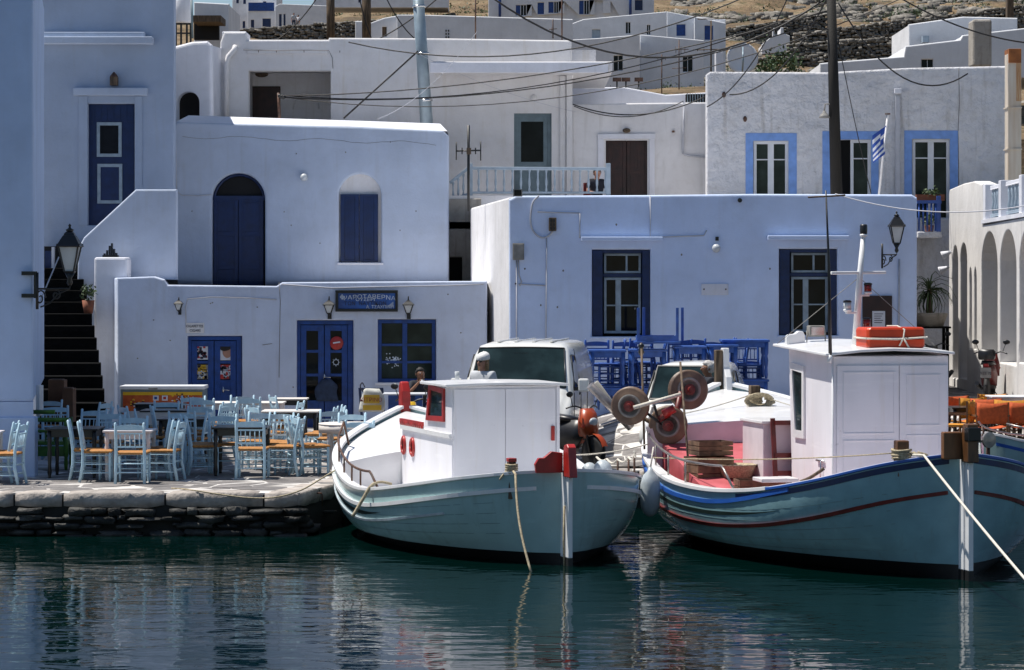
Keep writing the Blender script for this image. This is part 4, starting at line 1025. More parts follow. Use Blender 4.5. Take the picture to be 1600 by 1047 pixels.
# ---- yucca in its pot
gy = gz(U(1452,58),58)
YU = thing('yucca', 'spiky yucca in a tub in the dark alley beside the arcade', 'plant', (U(1452,58), 58, gy))
rr = random.Random(9); lf = MB(); top_ = V(455,58)-gy
for k in range(64):
    a = rr.uniform(0, 2*PI); el = rr.uniform(-.9, 1.45); L_ = rr.uniform(.45,.8); w = .028
    pts = []
    for i in range(5):
        t_ = i/4; e2 = el-.9*t_*t_
        pts.append(Vector((math.cos(a)*math.cos(e2)*L_*t_, math.sin(a)*math.cos(e2)*L_*t_, top_+.1*rr.random()*0+math.sin(e2)*L_*t_)))
    sd = Vector((-math.sin(a), math.cos(a), 0))
    vs_ = []
    for i, p in enumerate(pts): ww = w*(1-i/4.3); vs_ += [p-sd*ww, p+Vector((0,0,-.01)), p+sd*ww]
    lf.add(vs_, [(i*3+j, i*3+j+1, i*3+j+4, i*3+j+3) for i in range(4) for j in (0,1)])
lf.build('leaves', M['leaf'], YU, kind='stuff'); MB().tube([(0,0,V(490,58)-gy),(0,0,top_+.05)], [.08,.05], 8).build('trunk', M['oldwood'], YU)
MB().lathe([(.30,V(510,58)-gy),(.38,V(494,58)-gy),(.41,V(490,58)-gy),(.36,V(489,58)-gy)], n=16).build('tub', M['grime'], YU)
sd_ = thing('plant_stand', 'dark wooden stand carrying the yucca tub', 'stand', (U(1452,58), 58, gy)); zz = V(510,58)-gy
mb = MB()
for a in (-.35,.35):
    for b in (-.25,.25): mb.box(a-.03,a+.03,b-.03,b+.03,0,zz-.04)
mb.box(-.42,.42,-.32,.32,zz-.04,zz); mb.build('frame', M['stair'], sd_)

# ---- arcade building on the right, running away from the quay
AF, AN = (9.95, 61.2), (9.42, 47.5); AL = math.hypot(AF[0]-AN[0], AF[1]-AN[1]); ux, uy = (AN[0]-AF[0])/AL, (AN[1]-AF[1])/AL
def am(u, v, w): return (AF[0]+ux*u-uy*w, AF[1]+uy*u+ux*w, v)      # u from the far end towards the quay
AR = thing('arcade_house', 'white house with a row of tall narrow arches at the right edge', 'building', (AF[0], AF[1], .6))
def au(px):    # u of the picture column on the wall line
    k = (px-800)/F; return (k*AF[1]-AF[0])/(ux-k*uy)
def az(px, py): u = au(px); dd = AF[1]+uy*u; return V(py, dd)
holes = []
for (a, b, ysp, yb) in ((1533,1558.5,420,566),(1562,1588,420,566)):
    holes.append(arch(au(a), au(b), az(a,yb), az((a+b)/2, ysp), 14, .75))
holes.append(arch(au(1592), au(1592)+(au(1588)-au(1562)), az(1592,566), az(1600,420), 14, .75))
for (a, b, yt) in ((1488,1497,412),(1500,1511,409)): holes.append(arch(au(a), au(b), az(a,590), az(a,yt), 10, .4))
for (a, b) in ((1514,1518.5),(1521.5,1526)): holes.append(arch(au(a), au(b), az(a,545), az(a,440), 8, .3))
out = [(0,.3),(0,az(1486,301)),(.12,az(1489,296)+.02),(au(1505),az(1505,287)),(au(1522),az(1522,283)),(au(1534),az(1534,288)),(au(1536),az(1536,352)),(AL,4.2),(AL,.3)]
plate(out, holes, .35, .03, am).build('wall', M['arcade'], AR, world=True)
MB().add([am(0,.3,2.2), am(AL,.3,2.2), am(AL,4.1,2.2), am(0,4.1,2.2)], [(0,1,2,3)]).build('inner_wall', M['arcade'], AR, world=True)
MB().add([am(0,4.05,.1), am(AL,4.05,.1), am(AL,4.05,2.3), am(0,4.05,2.3)], [(0,1,2,3)]).build('loggia_ceiling', M['arcade'], AR, world=True)
MB().add([am(0,.4,.1), am(0,5,.1), am(0,5,4), am(0,.4,4)], [(0,1,2,3)]).build('end_wall', M['arcade'], AR, world=True)
for k in (3.2, 6.6): MB().add([am(k,.6,1.9), am(k+1.0,.6,1.9), am(k+1.0,3.1,1.9), am(k,3.1,1.9), am(k,.6,2.2), am(k+1.0,.6,2.2), am(k+1.0,3.1,2.2), am(k,3.1,2.2)], [(0,1,2,3),(0,3,7,4),(1,2,6,5),(3,2,6,7)]).build('inner_door', M['brown'], AR, world=True)
lg = MB(); v0, v1 = 4.2, 4.28; a_ = au(1535)
lg.add([am(a_,v0,-.03), am(AL,v0,-.03), am(AL,v0,.4), am(a_,v0,.4), am(a_,v1,-.03), am(AL,v1,-.03), am(AL,v1,.4), am(a_,v1,.4)], [(0,1,2,3),(4,5,6,7),(0,1,5,4),(1,2,6,5),(2,3,7,6),(3,0,4,7)]).build('balcony_ledge', M['white'], AR, world=True)
def abox(name, m, u0, u1, v0, v1, w0, w1): MB().add([am(u0,v0,w0), am(u1,v0,w0), am(u1,v0,w1), am(u0,v0,w1), am(u0,v1,w0), am(u1,v1,w0), am(u1,v1,w1), am(u0,v1,w1)], [(0,1,2,3),(4,5,6,7),(0,1,5,4),(1,2,6,5),(2,3,7,6),(3,0,4,7)]).build(name, m, AR, world=True, bevel=.01)
for px in (1536, 1560, 1592): u = au(px); abox('balustrade_post', M['white'], u, u+.32, 4.28, 5.0, 0, .25)
for a, b in ((1541,1560),(1565,1592)):
    ua, ub = au(a), au(b); abox('balustrade_rail', M['white'], ua, ub, 4.88, 4.96, .08, .18); abox('balustrade_rail', M['greyblue'], ua, ub, 4.32, 4.38, .08, .18)
    n = 5
    for k in range(n): u = ua+(ub-ua)*(k+.5)/n; MB().lathe([(.03,0),(.055,.12),(.03,.25),(.05,.38),(.03,.5)], c=am(u,4.38,.13), n=8).build('baluster', M['greyblue'], AR, world=True)
for i, (px, py) in enumerate(((1480,396),(1476,420))):
    dd = 60.6; t = thing('spotlight', ('upper white spotlight at the far end of the arcade','lower white spotlight at the far end of the arcade')[i], 'spotlight', P(px, py, dd))
    MB().lathe([(.03,-.1),(.05,-.02),(.10,.12)], n=10, M=Matrix.Rotation(-2.0,3,'Y')).build('shade', M['white'], t); MB().tube([(0,0,.02),(.13,.15,.03)], .015, 6).build('arm', M['white'], t)
t = leafclump('red_flowers', am(au(1585), 1.15, .9), .16, 60, .04, 'red geranium standing behind the arcade parapet', 'plant', 6); MB().ball((0,-.1,.05), .1, 10, 6).build('bloom', M['redplastic'], t); MB().lathe([(.08,-.3),(.11,-.1)], n=8).build('pot', M['terracotta'], t)
# ================================================================ FAR HOUSES ON THE HILL
FH = []
def fhouse(d, out, lab, wins, dep=6, m=None, side=None, name='far_house', wm=None, parts=()):
    """far house: outline in picture columns/rows at its own distance; real volume behind, windows recessed"""
    m = m or M['farwhite']; xs = [p[0] for p in out]; t = thing(name, lab, 'house', (U(sum(xs)/len(xs), d), d, V(max(p[1] for p in out), d)))
    hs = []
    for w in wins: hs.append(prect(w[0], w[1], w[2], w[3], d))
    plate(pxs(out, d), hs, .3, .05, wallmap(d)).build('wall', m, t, world=True)
    x0, x1 = min(xs), max(xs); y0, y1 = min(p[1] for p in out), max(p[1] for p in out)
    # body steps with the outline
    top = sorted([p for p in out if p[1] < y1-3])
    for a, b in zip(top, top[1:]):
        if b[0]-a[0] > 2:
            yy = max(a[1], b[1])+1
            MB().prism([(U(a[0],d)+.02,d+.31),(U(b[0],d)-.02,d+.31),(U(b[0],d)-.02,d+dep),(U(a[0],d)+.02,d+dep)], V(y1,d), V(yy,d), 'z').build('building_body', m, t, world=True)
    for w in wins:
        wmm = w[4] if len(w) > 4 else M['navy']
        mb = MB(); pbox(mb, w[0], w[1], w[2], w[3], d+.12, d+.2); o = mb.build('window', wmm, t, world=True)
        if wmm is M['glass']:
            mb = MB(); xm = (w[0]+w[2])/2; pbox(mb, xm-.4, w[1], xm+.4, w[3], d+.10, d+.119); mb.build('mullion', M['pvc'], o, world=True)
    if side:
        sx, dx, sy0, sy1 = side      # side wall running back to column sx at depth d+dx
        xe = out[-1][0] if sx > out[-1][0] else out[0][0]; xe = max(xs) if sx > max(xs)-1 else min(xs)
        z1, z0 = V(sy0, d), V(sy1, d)
        MB().add([(U(xe,d),d+.1,z0),(U(sx,d+dx),d+dx,z0),(U(sx,d+dx),d+dx,z1),(U(xe,d),d+.1,z1)], [(0,1,2,3)]).build('side_wall', m, t, world=True)
    return t
G_ = M['glass']
fhouse(185, [(1085,165),(1085,26),(1134,36),(1134,160)], 'far white house with two blue shutters at the right of the stepped pair', [(1057+30,42,1087+12,60,M['blue']),(1101,40,1114,62,M['blue'])][1:], 8)
fhouse(180, [(893,130),(893,37),(912,30),(1042,18),(1042,130)], 'far white house with a blue shuttered window and small chimney above the brown door house', [(925,46,938,59,M['greyblue']),(978,35,985,52,G_),(1057-46,39,1016,54,G_)], 8)
fhouse(186, [(1042,130),(1042,18),(1086,26),(1134,30),(1134,160)], 'far white house side with blue shuttered windows right of the ridge', [(1057,38,1071,56,M['blue']),(1101,41,1115,61,M['blue'])], 8)
fhouse(165, [(893,160),(893,62),(930,60),(1000,54),(1000,160)], 'far white house front with one dark framed window', [(959,87,973,110,G_)], 7)
fhouse(168, [(1000,160),(1000,54),(1100,63),(1100,160)], 'far white house face with a small dark window behind the tall antennas', [(1067,88,1082,112,G_)], 7)
fhouse(140, [(555,80),(555,33),(575,33),(578,36),(600,28),(622,24),(640,24),(640,80)], 'small far white house with a brown window left of the metal pole', [(597,42,604,57,M['oldwood'])], 6)
t = fhouse(138, [(620,80),(620,23),(660,23),(895,30),(895,80)], 'long low white house across the slope right of the metal pole', [], 8)
for a, b in ((697,48),(701,48),(697,53),(701,53),(697,58),(701,58)): pb(t, 'vent_hole', M['dark'], a-.9, b-1.5, a+.9, b+1.5, 137.97, 138.02)
t = fhouse(230, [(763,45),(763,-25),(980,-25),(980,45)], 'far white house at the top edge with blue shutters and a veranda', [(806,8,813,24,M['blue']),(823,8,830,24,M['blue']),(814,8,822,24,G_),(840,4,850,22,M['blue']),(857,3,865,20,M['blue']),(873,3,881,20,M['blue']),(866,3,872,20,G_),(905,1,912,22,M['blue']),(921,1,928,22,M['blue']),(913,1,920,22,G_),(943,2,953,20,M['blue'])], 10)
for a in (781, 985): wtube(t, 'veranda_post', M['blue'], pv([(a,-20),(a,28)], 229.5), .12)
t = fhouse(236, [(970,40),(970,-20),(1022,-20),(1022,40)], 'far white house end with a blue door at the top edge', [(992,0,1004,16,M['navy'])], 8)
t = fhouse(300, [(408,47),(408,-15),(432,-15),(432,47)], 'far white cube house with a dark blue balcony at the top left', [(391+20,2,397+19,10,M['navy']),(410,30,423,45,M['navy'])], 8)
t = fhouse(301, [(363,47),(363,-15),(409,-15),(409,47)], 'far white house left of the blue balcony on the skyline', [(369,-8,373,5,M['navy']),(380,-8,384,6,M['navy']),(391,31,397,45,M['navy']),(379,33,383,44,M['navy'])], 8)
t = fhouse(297, [(387,47),(387,17),(430,17),(430,47)], 'far low white annex under the blue balcony', [(410,29,423,45,M['navy']),(392,31,397,44,M['navy'])], 6)
pb(t, 'balcony_rail', M['blue'], 388, 4, 428, 17, 296.8, 297.2); 
t = fhouse(290, [(430,47),(430,10),(437,6),(515,9),(515,47)], 'far white house with two tall blue windows on the left ridge', [(436,22,440,41,M['navy']),(443,22,446,44,M['navy'])], 8)
t = fhouse(310, [(490,12),(490,-12),(700,-12),(700,12),(600,12)], 'far white building along the top edge left of centre', [(560,-6,564,4,M['navy'])], 6)
t = fhouse(120, [(303,80),(303,3),(358,6),(358,80)], 'white rooftop room above the vaulted house at upper left', [], 5)
pb(t, 'awning', M['oldwood'], 301, 24, 345, 34, 117, 119); pb(t, 'dark_opening', M['dark'], 303, 34, 342, 62, 118.9, 119.2)
# right: chimneyed white house
t = fhouse(100, [(1281,122),(1281,99),(1300,97),(1412,88),(1415,72),(1500,62),(1504,55),(1600,44),(1720,30),(1720,122)], 'stepped white house above the rough grey house at upper right', [(1440,93,1458,108,M['glass'])], 6)
t = fhouse(108, [(1420,80),(1420,38),(1505,26),(1590,28),(1590,80)], 'grey-white upper storey behind the stepped white house', [], 5, M['farwhite'])
pb(t, 'tank', M['greyblue'], 1442, 56, 1452, 66, 107.5, 107.9)
ch = thing('chimney', 'stone pier chimney of grey rubble above the rough grey house', 'chimney', P(1535,70,96)); pb(ch, 'shaft', M['grime'], 1520, 30, 1550, 104, 96, 97, .08)
t = fhouse(hd(1210,92), [(1190,85),(1190,70),(1207,56),(1207,44),(1210,44),(1210,54),(1219,54),(1220,43),(1224,43),(1225,52),(1234,56),(1234,80)], 'small white chapel-like roof with two horns on the slope', [], 3)
ps = thing('utility_post', 'square pale post on the upper right slope', 'post', P(1579,10,170)); pb(ps, 'post', M['oldwood'], 1574, -20, 1584, 28, 170, 170.6)
# left rooftop: water tank behind the stair house
t = thing('water_tank', 'white upright water tank on a dark frame at the roof of the stair house', 'tank', P(286,60,72)); MB().lathe([(.24,-.0),(.26,.04),(.26,1.3)], c=P(285,36,72), n=16).build('tank', M['white'], t, world=True)
mb = MB()
for a in (275, 283, 292, 298): mb.bar(P(a,37,72), P(a,74,72), .05, .05)
mb.bar(P(272,37,72), P(300,37,72), .06, .06); mb.bar(P(272,52,72), P(300,52,72), .04, .04); mb.build('stand', M['black'], t, world=True)
wtube(t, 'pipe', M['greygreen'], [P(299,0,71), P(301,60,71)], .03)

# poles, cables, antennas, dish
t = thing('metal_pole', 'thick grey galvanised metal pole rising behind the arched house', 'pole', P(664,190,66.0-.9)); dd = 64.9
MB().tube([P(667,200,dd), P(651,-40,dd)], [.155,.13], 16).build('shaft', M['galv'], t, world=True)
for a, b in ((660.5,84),(665.5,157),(654.5,10)): MB().tube([P(a,b-1.6,dd), P(a+.2,b+1.6,dd)], .16, 16).build('band', M['chrome'], t, world=True)
wtube(t, 'stay_cable', M['cable'], [P(653,80,64.7), P(537,185,64.0)], .022); 
t = thing('utility_pole', 'dark tarred wooden utility pole in front of the rough grey house', 'pole', P(1305,300,61.0)); dd = 60.8
MB().tube([P(1307,310,dd), P(1298,-40,dd)], [.138,.10], 14).build('shaft', M['pole'], t, world=True)
t2 = thing('pole_lamp', 'small enamel lamp shade hanging at the left of the dark utility pole', 'lamp', P(1288,180,dd-.1)); MB().lathe([(.13,-.06),(.10,.0),(.04,.06),(.03,.1)], n=14).build('shade', M['canvas'], t2); MB().tube([(0,0,.1),(.02,0,.25),(.12,0,.25)], .018, 6).build('arm', M['canvas'], t2)
for (px, yb, r_, dd, lab) in ((517,66,.2,110,'thick weathered wooden pole at top left of the cream house'),(573,58,.22,110,'weathered wooden pole top right of its neighbour above the cream house')):
    t = thing('utility_pole', lab, 'pole', P(px, yb, dd)); MB().tube([P(px, yb+25, dd), P(px-1, -50, dd)], r_*.85, 10).build('shaft', M['oldwood'], t, world=True)
def cable(a, b, s, r, lab, m=None, n=18):
    t = MB().tube(sag(P(*a), P(*b), s, n), r*.75, 5).build('overhead_cable', m or M['cable']); tag(t, lab, 'cable', 'overhead cables'); return t
cable((437,152,64.5),(1300,28,60.9),.65,.020,'lowest of the four dark cables fanning right from the porch')
cable((437,150,64.5),(1300,15,60.9),.45,.020,'second lowest of the four dark cables fanning from the porch')
cable((440,149,64.5),(1300,2,60.9),.8,.016,'third cable up fanning right from the porch door')
cable((437,151,64.5),(1480,-35,60),1.2,.016,'highest of the cables fanning right from the porch')
cable((760,-10,60),(1320,-25,60.9),1.55,.030,'thick sagging black cable across the top centre')
cable((545,66,65.5),(1220,-30,60),.9,.022,'dark cable sagging from the cream house corner past the metal pole')
cable((895,163,65.8),(1104,150,65),.35,.020,'short drooping cable over the brown door')
cable((1140,148,62.3),(1310,-40,60.9),.7,.022,'cable curving up from the left end of the rough grey house')
cable((1105,167,62.3),(1255,-60,60.9),.55,.020,'cable rising from the left corner of the rough grey house')
cable((1310,5,60.9),(1512,115,62.3),.9,.024,'cable looping from the dark pole to the right end of the rough grey house')
cable((1395,-10,60),(1640,70,60),.25,.024,'cable crossing the top right corner')
cable((1309,60,60.9),(1361,302,60),.1,.014,'thin stay wire hanging down right of the dark pole')
cable((1305,303,52.3),(1620,318,50),.25,.016,'thin cable crossing in front of the arcade balustrade',M['cablew'])
cable((650,82,64.7),(900,175,65.8),.15,.008,'very thin wire running down right from the metal pole',M['cablew'])
cable((745,50,63),(590,186,63),.3,.008,'very thin pale wire left of the canopy',M['cablew'])
for i,(a,b) in enumerate((((690,-8,100),(560,75,100)),((560,-10,100),(585,70,100)),((600,-10,100),(650,62,100)),((430,64,100),(500,-10,100)))):
    cable(a, b, .2, .03, ('far cable slanting down left from the top edge near the metal pole','far cable between the two weathered poles','far cable slanting down behind the metal pole','far cable slanting up left of the weathered pole')[i])
t = thing('service_post', 'short rusty post with insulators on the porch roof edge', 'post', P(436,184,64.5)); MB().tube([P(437,190,64.5), P(435,145,64.5)], .035, 8).build('post', M['rust'], t, world=True)
for k in range(3): MB().ball(P(437+3*k, 150+k, 64.4), .05, 8, 6).build('insulator', M['black'], t, world=True)
def antenna(px, yb, yt, d, els, lab, m='rust', r=.02):
    t = thing('tv_antenna', lab, 'antenna', P(px, yb, d)); MB().tube([P(px,yb,d), P(px,yt,d)], r, 6).build('mast', M[m], t, world=True)
    for (y, x0, x1, ticks) in els:
        mb = MB().tube([P(x0,y,d), P(x1,y-1,d)], r*.6, 5); mb.build('boom', M[m], t, world=True)
        for k in ticks: MB().tube([P(k[0],y-k[1],d-.02), P(k[0],y+k[1],d-.02)], r*.45, 4).build('element', M[m], t, world=True)
    return t
antenna(732, 330, 196, 57, [(236,713,752,((713,14),(722,5),(743,5),(751,15)))], 'dark aerial with upright rods standing in front of the pale balcony', 'black', .03)
pb(BR, 'junction', M['oldwood'], 729, 231, 736, 241, 56.9, 57.0)
antenna(1034, 160, 85, 90, [(91,1027,1042,((1028,3),(1034,6),(1040,3)))], 'thin rusty aerial on the white parapet below the far houses')
antenna(1061, 140, 62, 95, [(78,1052,1076,((1056,5),(1064,6),(1070,5))),(107,1050,1072,())], 'tall thin aerial between the far windows')
antenna(1111, 135, 32, 80, [(78,1083,1136,((1090,2),(1100,2),(1126,2))),(30,1090,1150,())], 'tall aerial with long yellowish booms left of the satellite dish', 'oldwood', .025)
antenna(743, 64, -20, 72, [(15,738,750,())], 'dark pipe mast rising from the cream roof at top centre'); antenna(878, 64, -20, 72, [], 'second dark pipe mast on the cream roof above the canopy')
antenna(864, 60, 30, 90, [(46,858,870,((862,3),))], 'little aerial on the long low white house')
t = thing('satellite_dish', 'large pale satellite dish on the roof left of the rough grey house', 'satellite dish', P(1160,112,78)); Rm = Matrix.Rotation(math.radians(82),3,'X')@Matrix.Rotation(0,3,'Z')
MB().lathe([(.001,-.10),(.20,-.088),(.34,-.05),(.46,.01),(.455,.03),(.33,-.02),(.2,-.058),(.001,-.07)], c=P(1160,91,78), n=28, M=Rm).build('dish', M['white2'], t, world=True)
wtube(t, 'feed_arm', M['galv'], [P(1160,112,77.9), P(1161,95,77.2), P(1161,74,77.6)], .025); wtube(t, 'mount', M['galv'], [P(1160,118,78.2), P(1160,100,78.2)], .05)
t = thing('white_post', 'short white masonry post between the aerials and the dish', 'post', P(1124,110,84)); pb(t, 'post', M['white'], 1118, 80, 1130, 120, 84, 84.4, .03)
for i, px in enumerate((964, 978, 998)):
    t = thing('roof_spotlight', ('leftmost','middle','rightmost')[i]+' of three small dark spotlights on the parapet under the far houses', 'spotlight', P(px, 125, 70), group='spotlights on the upper parapet'); MB().box(-.11,.11,-.05,.05,-.04,.06).build('head', M['rust'], t); MB().tube([(0,0,-.04),(0,0,-.2)], .02, 6).build('stem', M['black'], t)
# shrubs by the dish
leafclump('hillside_bush', P(1224,97,120), .95, 420, .11, 'dark green bush right of the satellite dish', 'bush', 12, .5)
leafclump('hillside_bush', P(1196,106,110), .5, 200, .09, 'small dark bush just behind the satellite dish rim', 'bush', 13, .5)
# flag
d = 57; fl = thing('greek_flag', 'blue and white striped flag hanging from a rusty leaning pole', 'flag', P(1374,303,d))
MB().tube([P(1373,306,d), P(1387,180,d)], .022, 8).build('pole', M['white2'], fl, world=True); MB().tube([P(1383,178,d), P(1391,178,d)], .02, 6).build('finial', M['rust'], fl, world=True)
def flagpt(u, v):   # u along the fly, v down the hoist
    tx, ty = 1385-2*v/26, 196+v*1.55*26/26
    x = tx-22*u*(1-.15*v/26); y = ty+16*u+6*u*math.sin(v*.12); return P(x, y, d-.05+.12*math.sin(u*5+v*.1))
def quad(mb, u0, u1, v0, v1, n=5):
    for k in range(n):
        a, b = u0+(u1-u0)*k/n, u0+(u1-u0)*(k+1)/n; mb.add([flagpt(a,v0), flagpt(b,v0), flagpt(b,v1), flagpt(a,v1)], [(0,1,2,3)], True)
bl, wh = MB(), MB(); H9 = 29/9
for k in range(9): quad(bl if k % 2 == 0 else wh, .42 if k < 5 else 0, 1, k*H9, (k+1)*H9)
quad(bl, 0, .42, 0, H9*2); quad(bl, 0, .42, H9*3, H9*5); quad(wh, 0, .16, H9*2, H9*3); quad(wh, .26, .42, H9*2, H9*3); quad(wh, .16, .26, H9*2, H9*3)
bl.build('blue_cloth', M['flagb'], fl, world=True); wh.build('white_cloth', M['flagw'], fl, world=True)

# ================================================================ FURNITURE ON THE QUAY
def chair_proto(name, lab, mp, ms):
    t = thing(name, lab, 'chair', (0,0,0)); w, dp, sh, h = .215, .20, .45, .90
    for s in (-1,1):
        MB().tube([(s*w,-dp-.05,0),(s*w*.99,-dp,.25),(s*w*.97,-dp,.46),(s*w*.97,-dp-.035,.70),(s*w*.98,-dp-.075,h),(s*w*.98,-dp-.077,h+.012)], [.023,.026,.025,.023,.020,.005], 6).build('leg', mp, t)
        MB().lathe([(.016,0),(.020,.1),(.021,.4),(.020,sh)], c=(s*w*1.02, dp, 0), n=6).build('leg', mp, t)
    def rail(z, y, hh, th, bow, name_):
        pts = []; n = 6; r = []
        for i in range(n+1):
            u = -1+2*i/n; yy = y-bow*(1-u*u); top = hh*(1+.35*(1-u*u)) if name_ == 'crest_rail' else hh
            r.append([(u*w*.96, yy-th/2, z), (u*w*.96, yy+th/2, z), (u*w*.96, yy+th/2, z+top), (u*w*.96, yy-th/2, z+top)])
        MB().loft(r, sm=False).build(name_, mp, t)
    rail(.795, -dp-.058, .062, .018, .02, 'crest_rail'); rail(.735, -dp-.045, .022, .016, .012, 'back_rail'); rail(.535, -dp-.012, .026, .016, .01, 'back_rail')
    for k in range(5):
        x = -w*.66+w*.33*k; MB().tube([(x,-dp-.02,.56),(x,-dp-.054,.738)], .0085, 5).build('spindle', mp, t)
    for s in (-1,1):
        for z in (.14,.27,.40): MB().tube([(s*w,-dp,z),(s*w*1.02,dp,z)], .010, 5).build('stretcher', mp, t)
    for z in (.20,.33,.41): MB().tube([(-w,dp,z),(w,dp,z)], .010, 5).build('stretcher', mp, t)
    for z in (.17,.30): MB().tube([(-w,-dp-.01,z),(w,-dp-.01,z)], .010, 5).build('stretcher', mp, t)
    q = [(-w*1.05,-dp),(w*1.05,-dp),(w*1.12,dp+.03),(-w*1.12,dp+.03)]
    r = [[(x*s_, y*s_, z) for x, y in q] for z, s_ in ((.432,.93),(.445,1),(.462,1),(.472,.93))]
    MB().loft(r, sm=False).build('seat', ms, t)
    return t
CH = chair_proto('taverna_chair', '', M['chair'], M['rush'])
used = [0]
def chair(px, yt, rz, lab, grp='light blue taverna chairs on the quay', proto=None, first=used):
    d = 4200*2.05/(yt-444) if yt > 0 else -yt; loc = (U(px,d), d, gz(U(px,d), d))
    rz = math.radians(rz)+R.uniform(-.05,.05)
    if first[0] == 0: c = CH; c.location = loc; c.rotation_euler = (0,0,rz); c['label'] = lab; c['group'] = grp; first[0] = 1; return c
    return dup(CH, loc, rz, lab, grp)
def table(px, yt, w, dp, m, lab, rz=0, cover=None, rnd=False, h=.75, x=None, d=None, z=None, grp='tables set out on the quay', name='taverna_table'):
    d = d or 4200*(EYE-h)/(yt-444); x = U(px,d) if x is None else x; z = gz(x,d) if z is None else z
    t = thing(name, lab, 'table', (x, d, z), math.radians(rz), grp); tm = cover or m
    if rnd: MB().lathe([(w/2-.01,h-.03),(w/2,h-.02),(w/2,h-.005),(w/2-.01,h)], n=28).build('table_top', tm, t)
    else: MB().box(-w/2,w/2,-dp/2,dp/2,h-.028,h).build('table_top', tm, t, bevel=.006)
    a, b = w/2-.06, dp/2-.06
    if rnd: a = b = w/2*.62
    mb = MB()
    for s in (-1,1): mb.box(-a,a,s*b-.01,s*b+.01,h-.13,h-.028); mb.box(s*a-.01,s*a+.01,-b+.01,b-.01,h-.13,h-.029)
    mb.build('apron', m, t)
    for sx in (-1,1):
        for sy in (-1,1):
            MB().lathe([(.028,0),(.022,.02),(.034,.08),(.026,.2),(.036,.36),(.024,.44),(.038,.50),(.026,.53),(.034,.56),(.034,h-.03)], c=(sx*a,sy*b,0), n=8).build('leg', m, t)
    return t
# front row
table(204, 671, .74, .74, M['wtab'], 'square white wooden table at the front left of the quay')
chair(207, 660, 0, 'chair seen from behind, tucked under the square white front table')
chair(136, 656, -82, 'outer chair of the close pair facing the left side of the white front table'); chair(152, 658, -86, 'inner chair of the close pair at the left side of the white front table')
chair(258, 657, 84, 'outermost chair facing left at the right side of the white front table'); chair(247, 656, 86, 'middle chair facing left at the right side of the white front table'); chair(240, 654, 90, 'inner chair facing left at the right side of the white front table')
chair(170, 646, 180, 'chair behind the white front table, facing the water on its left'); chair(206, 652, 182, 'chair directly behind the white front table')
chair(9, 661, 86, 'front chair cut off at the left edge of the picture'); chair(-3, 659, 90, 'second chair behind the one at the left edge')
table(-35, 674, .7, .7, M['wtab'], 'white table mostly outside the left edge')
# in the shade
chair(88, 633, 8, 'chair right behind the green bench'); chair(70, 626, 170, 'chair behind the green bench nearest the blue-shaded wall')
chair(144, 628, 70, 'tilted sunlit chair in the shade by the stairs'); chair(150, 636, 100, 'chair beside the tilted one near the stairs'); chair(138, 641, 170, 'dark shaded chair left behind the white front table')
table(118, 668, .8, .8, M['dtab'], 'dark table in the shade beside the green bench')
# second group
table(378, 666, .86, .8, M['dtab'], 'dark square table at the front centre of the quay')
chair(394, 655, 0, 'chair seen from behind at the dark front centre table'); chair(318, 651, -80, 'outer chair facing right at the dark front centre table'); chair(310, 649, -84, 'inner chair facing right at the dark front centre table')
chair(445, 652, 82, 'outer chair facing left at the dark front centre table'); chair(436, 648, 86, 'inner chair facing left at the dark front centre table')
chair(349, 649, 185, 'chair facing the water behind the dark front centre table'); chair(404, 645, 176, 'chair half hidden behind the dark front centre table')
chair(290, 642, -8, 'chair seen from behind between the white and the dark front tables'); table(290, 653, .85, .8, M['dtab'], 'dark table behind the chair between the two front tables')
chair(309, 636, 178, 'chair facing the water behind the second dark table'); chair(337, 632, 60, 'slanted chair right of the second dark table'); chair(262, 634, -75, 'chair facing right at the second dark table')
# third group near the white boat
table(546, 661, .98, .98, M['wtab'], 'round white covered table beside the bow of the white boat', cover=M['cloth'], rnd=True)
MB().lathe([(.49,.60),(.485,.735),(.0,.752)], c=(U(546,4200*2.2/217),4200*2.2/217,0), n=28).build('cloth_skirt', M['cloth']); cs = bpy.data.objects['cloth_skirt']; cs.name = 'tablecloth'; tag(cs, 'short white cloth draped over the round table by the white boat', 'tablecloth')
chair(563, 656, 2, 'chair seen from behind in front of the round white table'); chair(487, 651, -72, 'outer chair of the pair facing right at the round white table'); chair(474, 650, -76, 'inner chair of the pair facing right at the round white table')
chair(598, 650, 75, 'outer chair facing left at the round white table'); chair(588, 646, 80, 'inner chair facing left at the round white table'); chair(520, 642, 182, 'chair behind the round white table facing the water'); chair(548, 647, 178, 'chair directly behind the middle of the round white table')
# middle rows
table(455, 641, 1.0, .8, M['dtab'], 'dark table with a white top board behind the centre group', cover=M['cloth']); 
chair(428, 646, 160, 'tilted chair between the dark centre table and the board table'); chair(500, 636, 88, 'chair facing left at the white board table'); chair(410, 637, -88, 'chair facing right at the white board table'); chair(512, 634, 100, 'slanted chair right of the white board table')
table(265, 640, .95, .8, M['dtab'], 'dark table in the middle row before the freezer')
chair(257, 628, 180, 'chair facing the water in front of the freezer picture'); chair(215, 634, -60, 'slanted chair before the left end of the freezer'); chair(237, 640, -82, 'chair facing right at the middle dark table'); chair(302, 642, 84, 'chair facing left at the middle dark table')
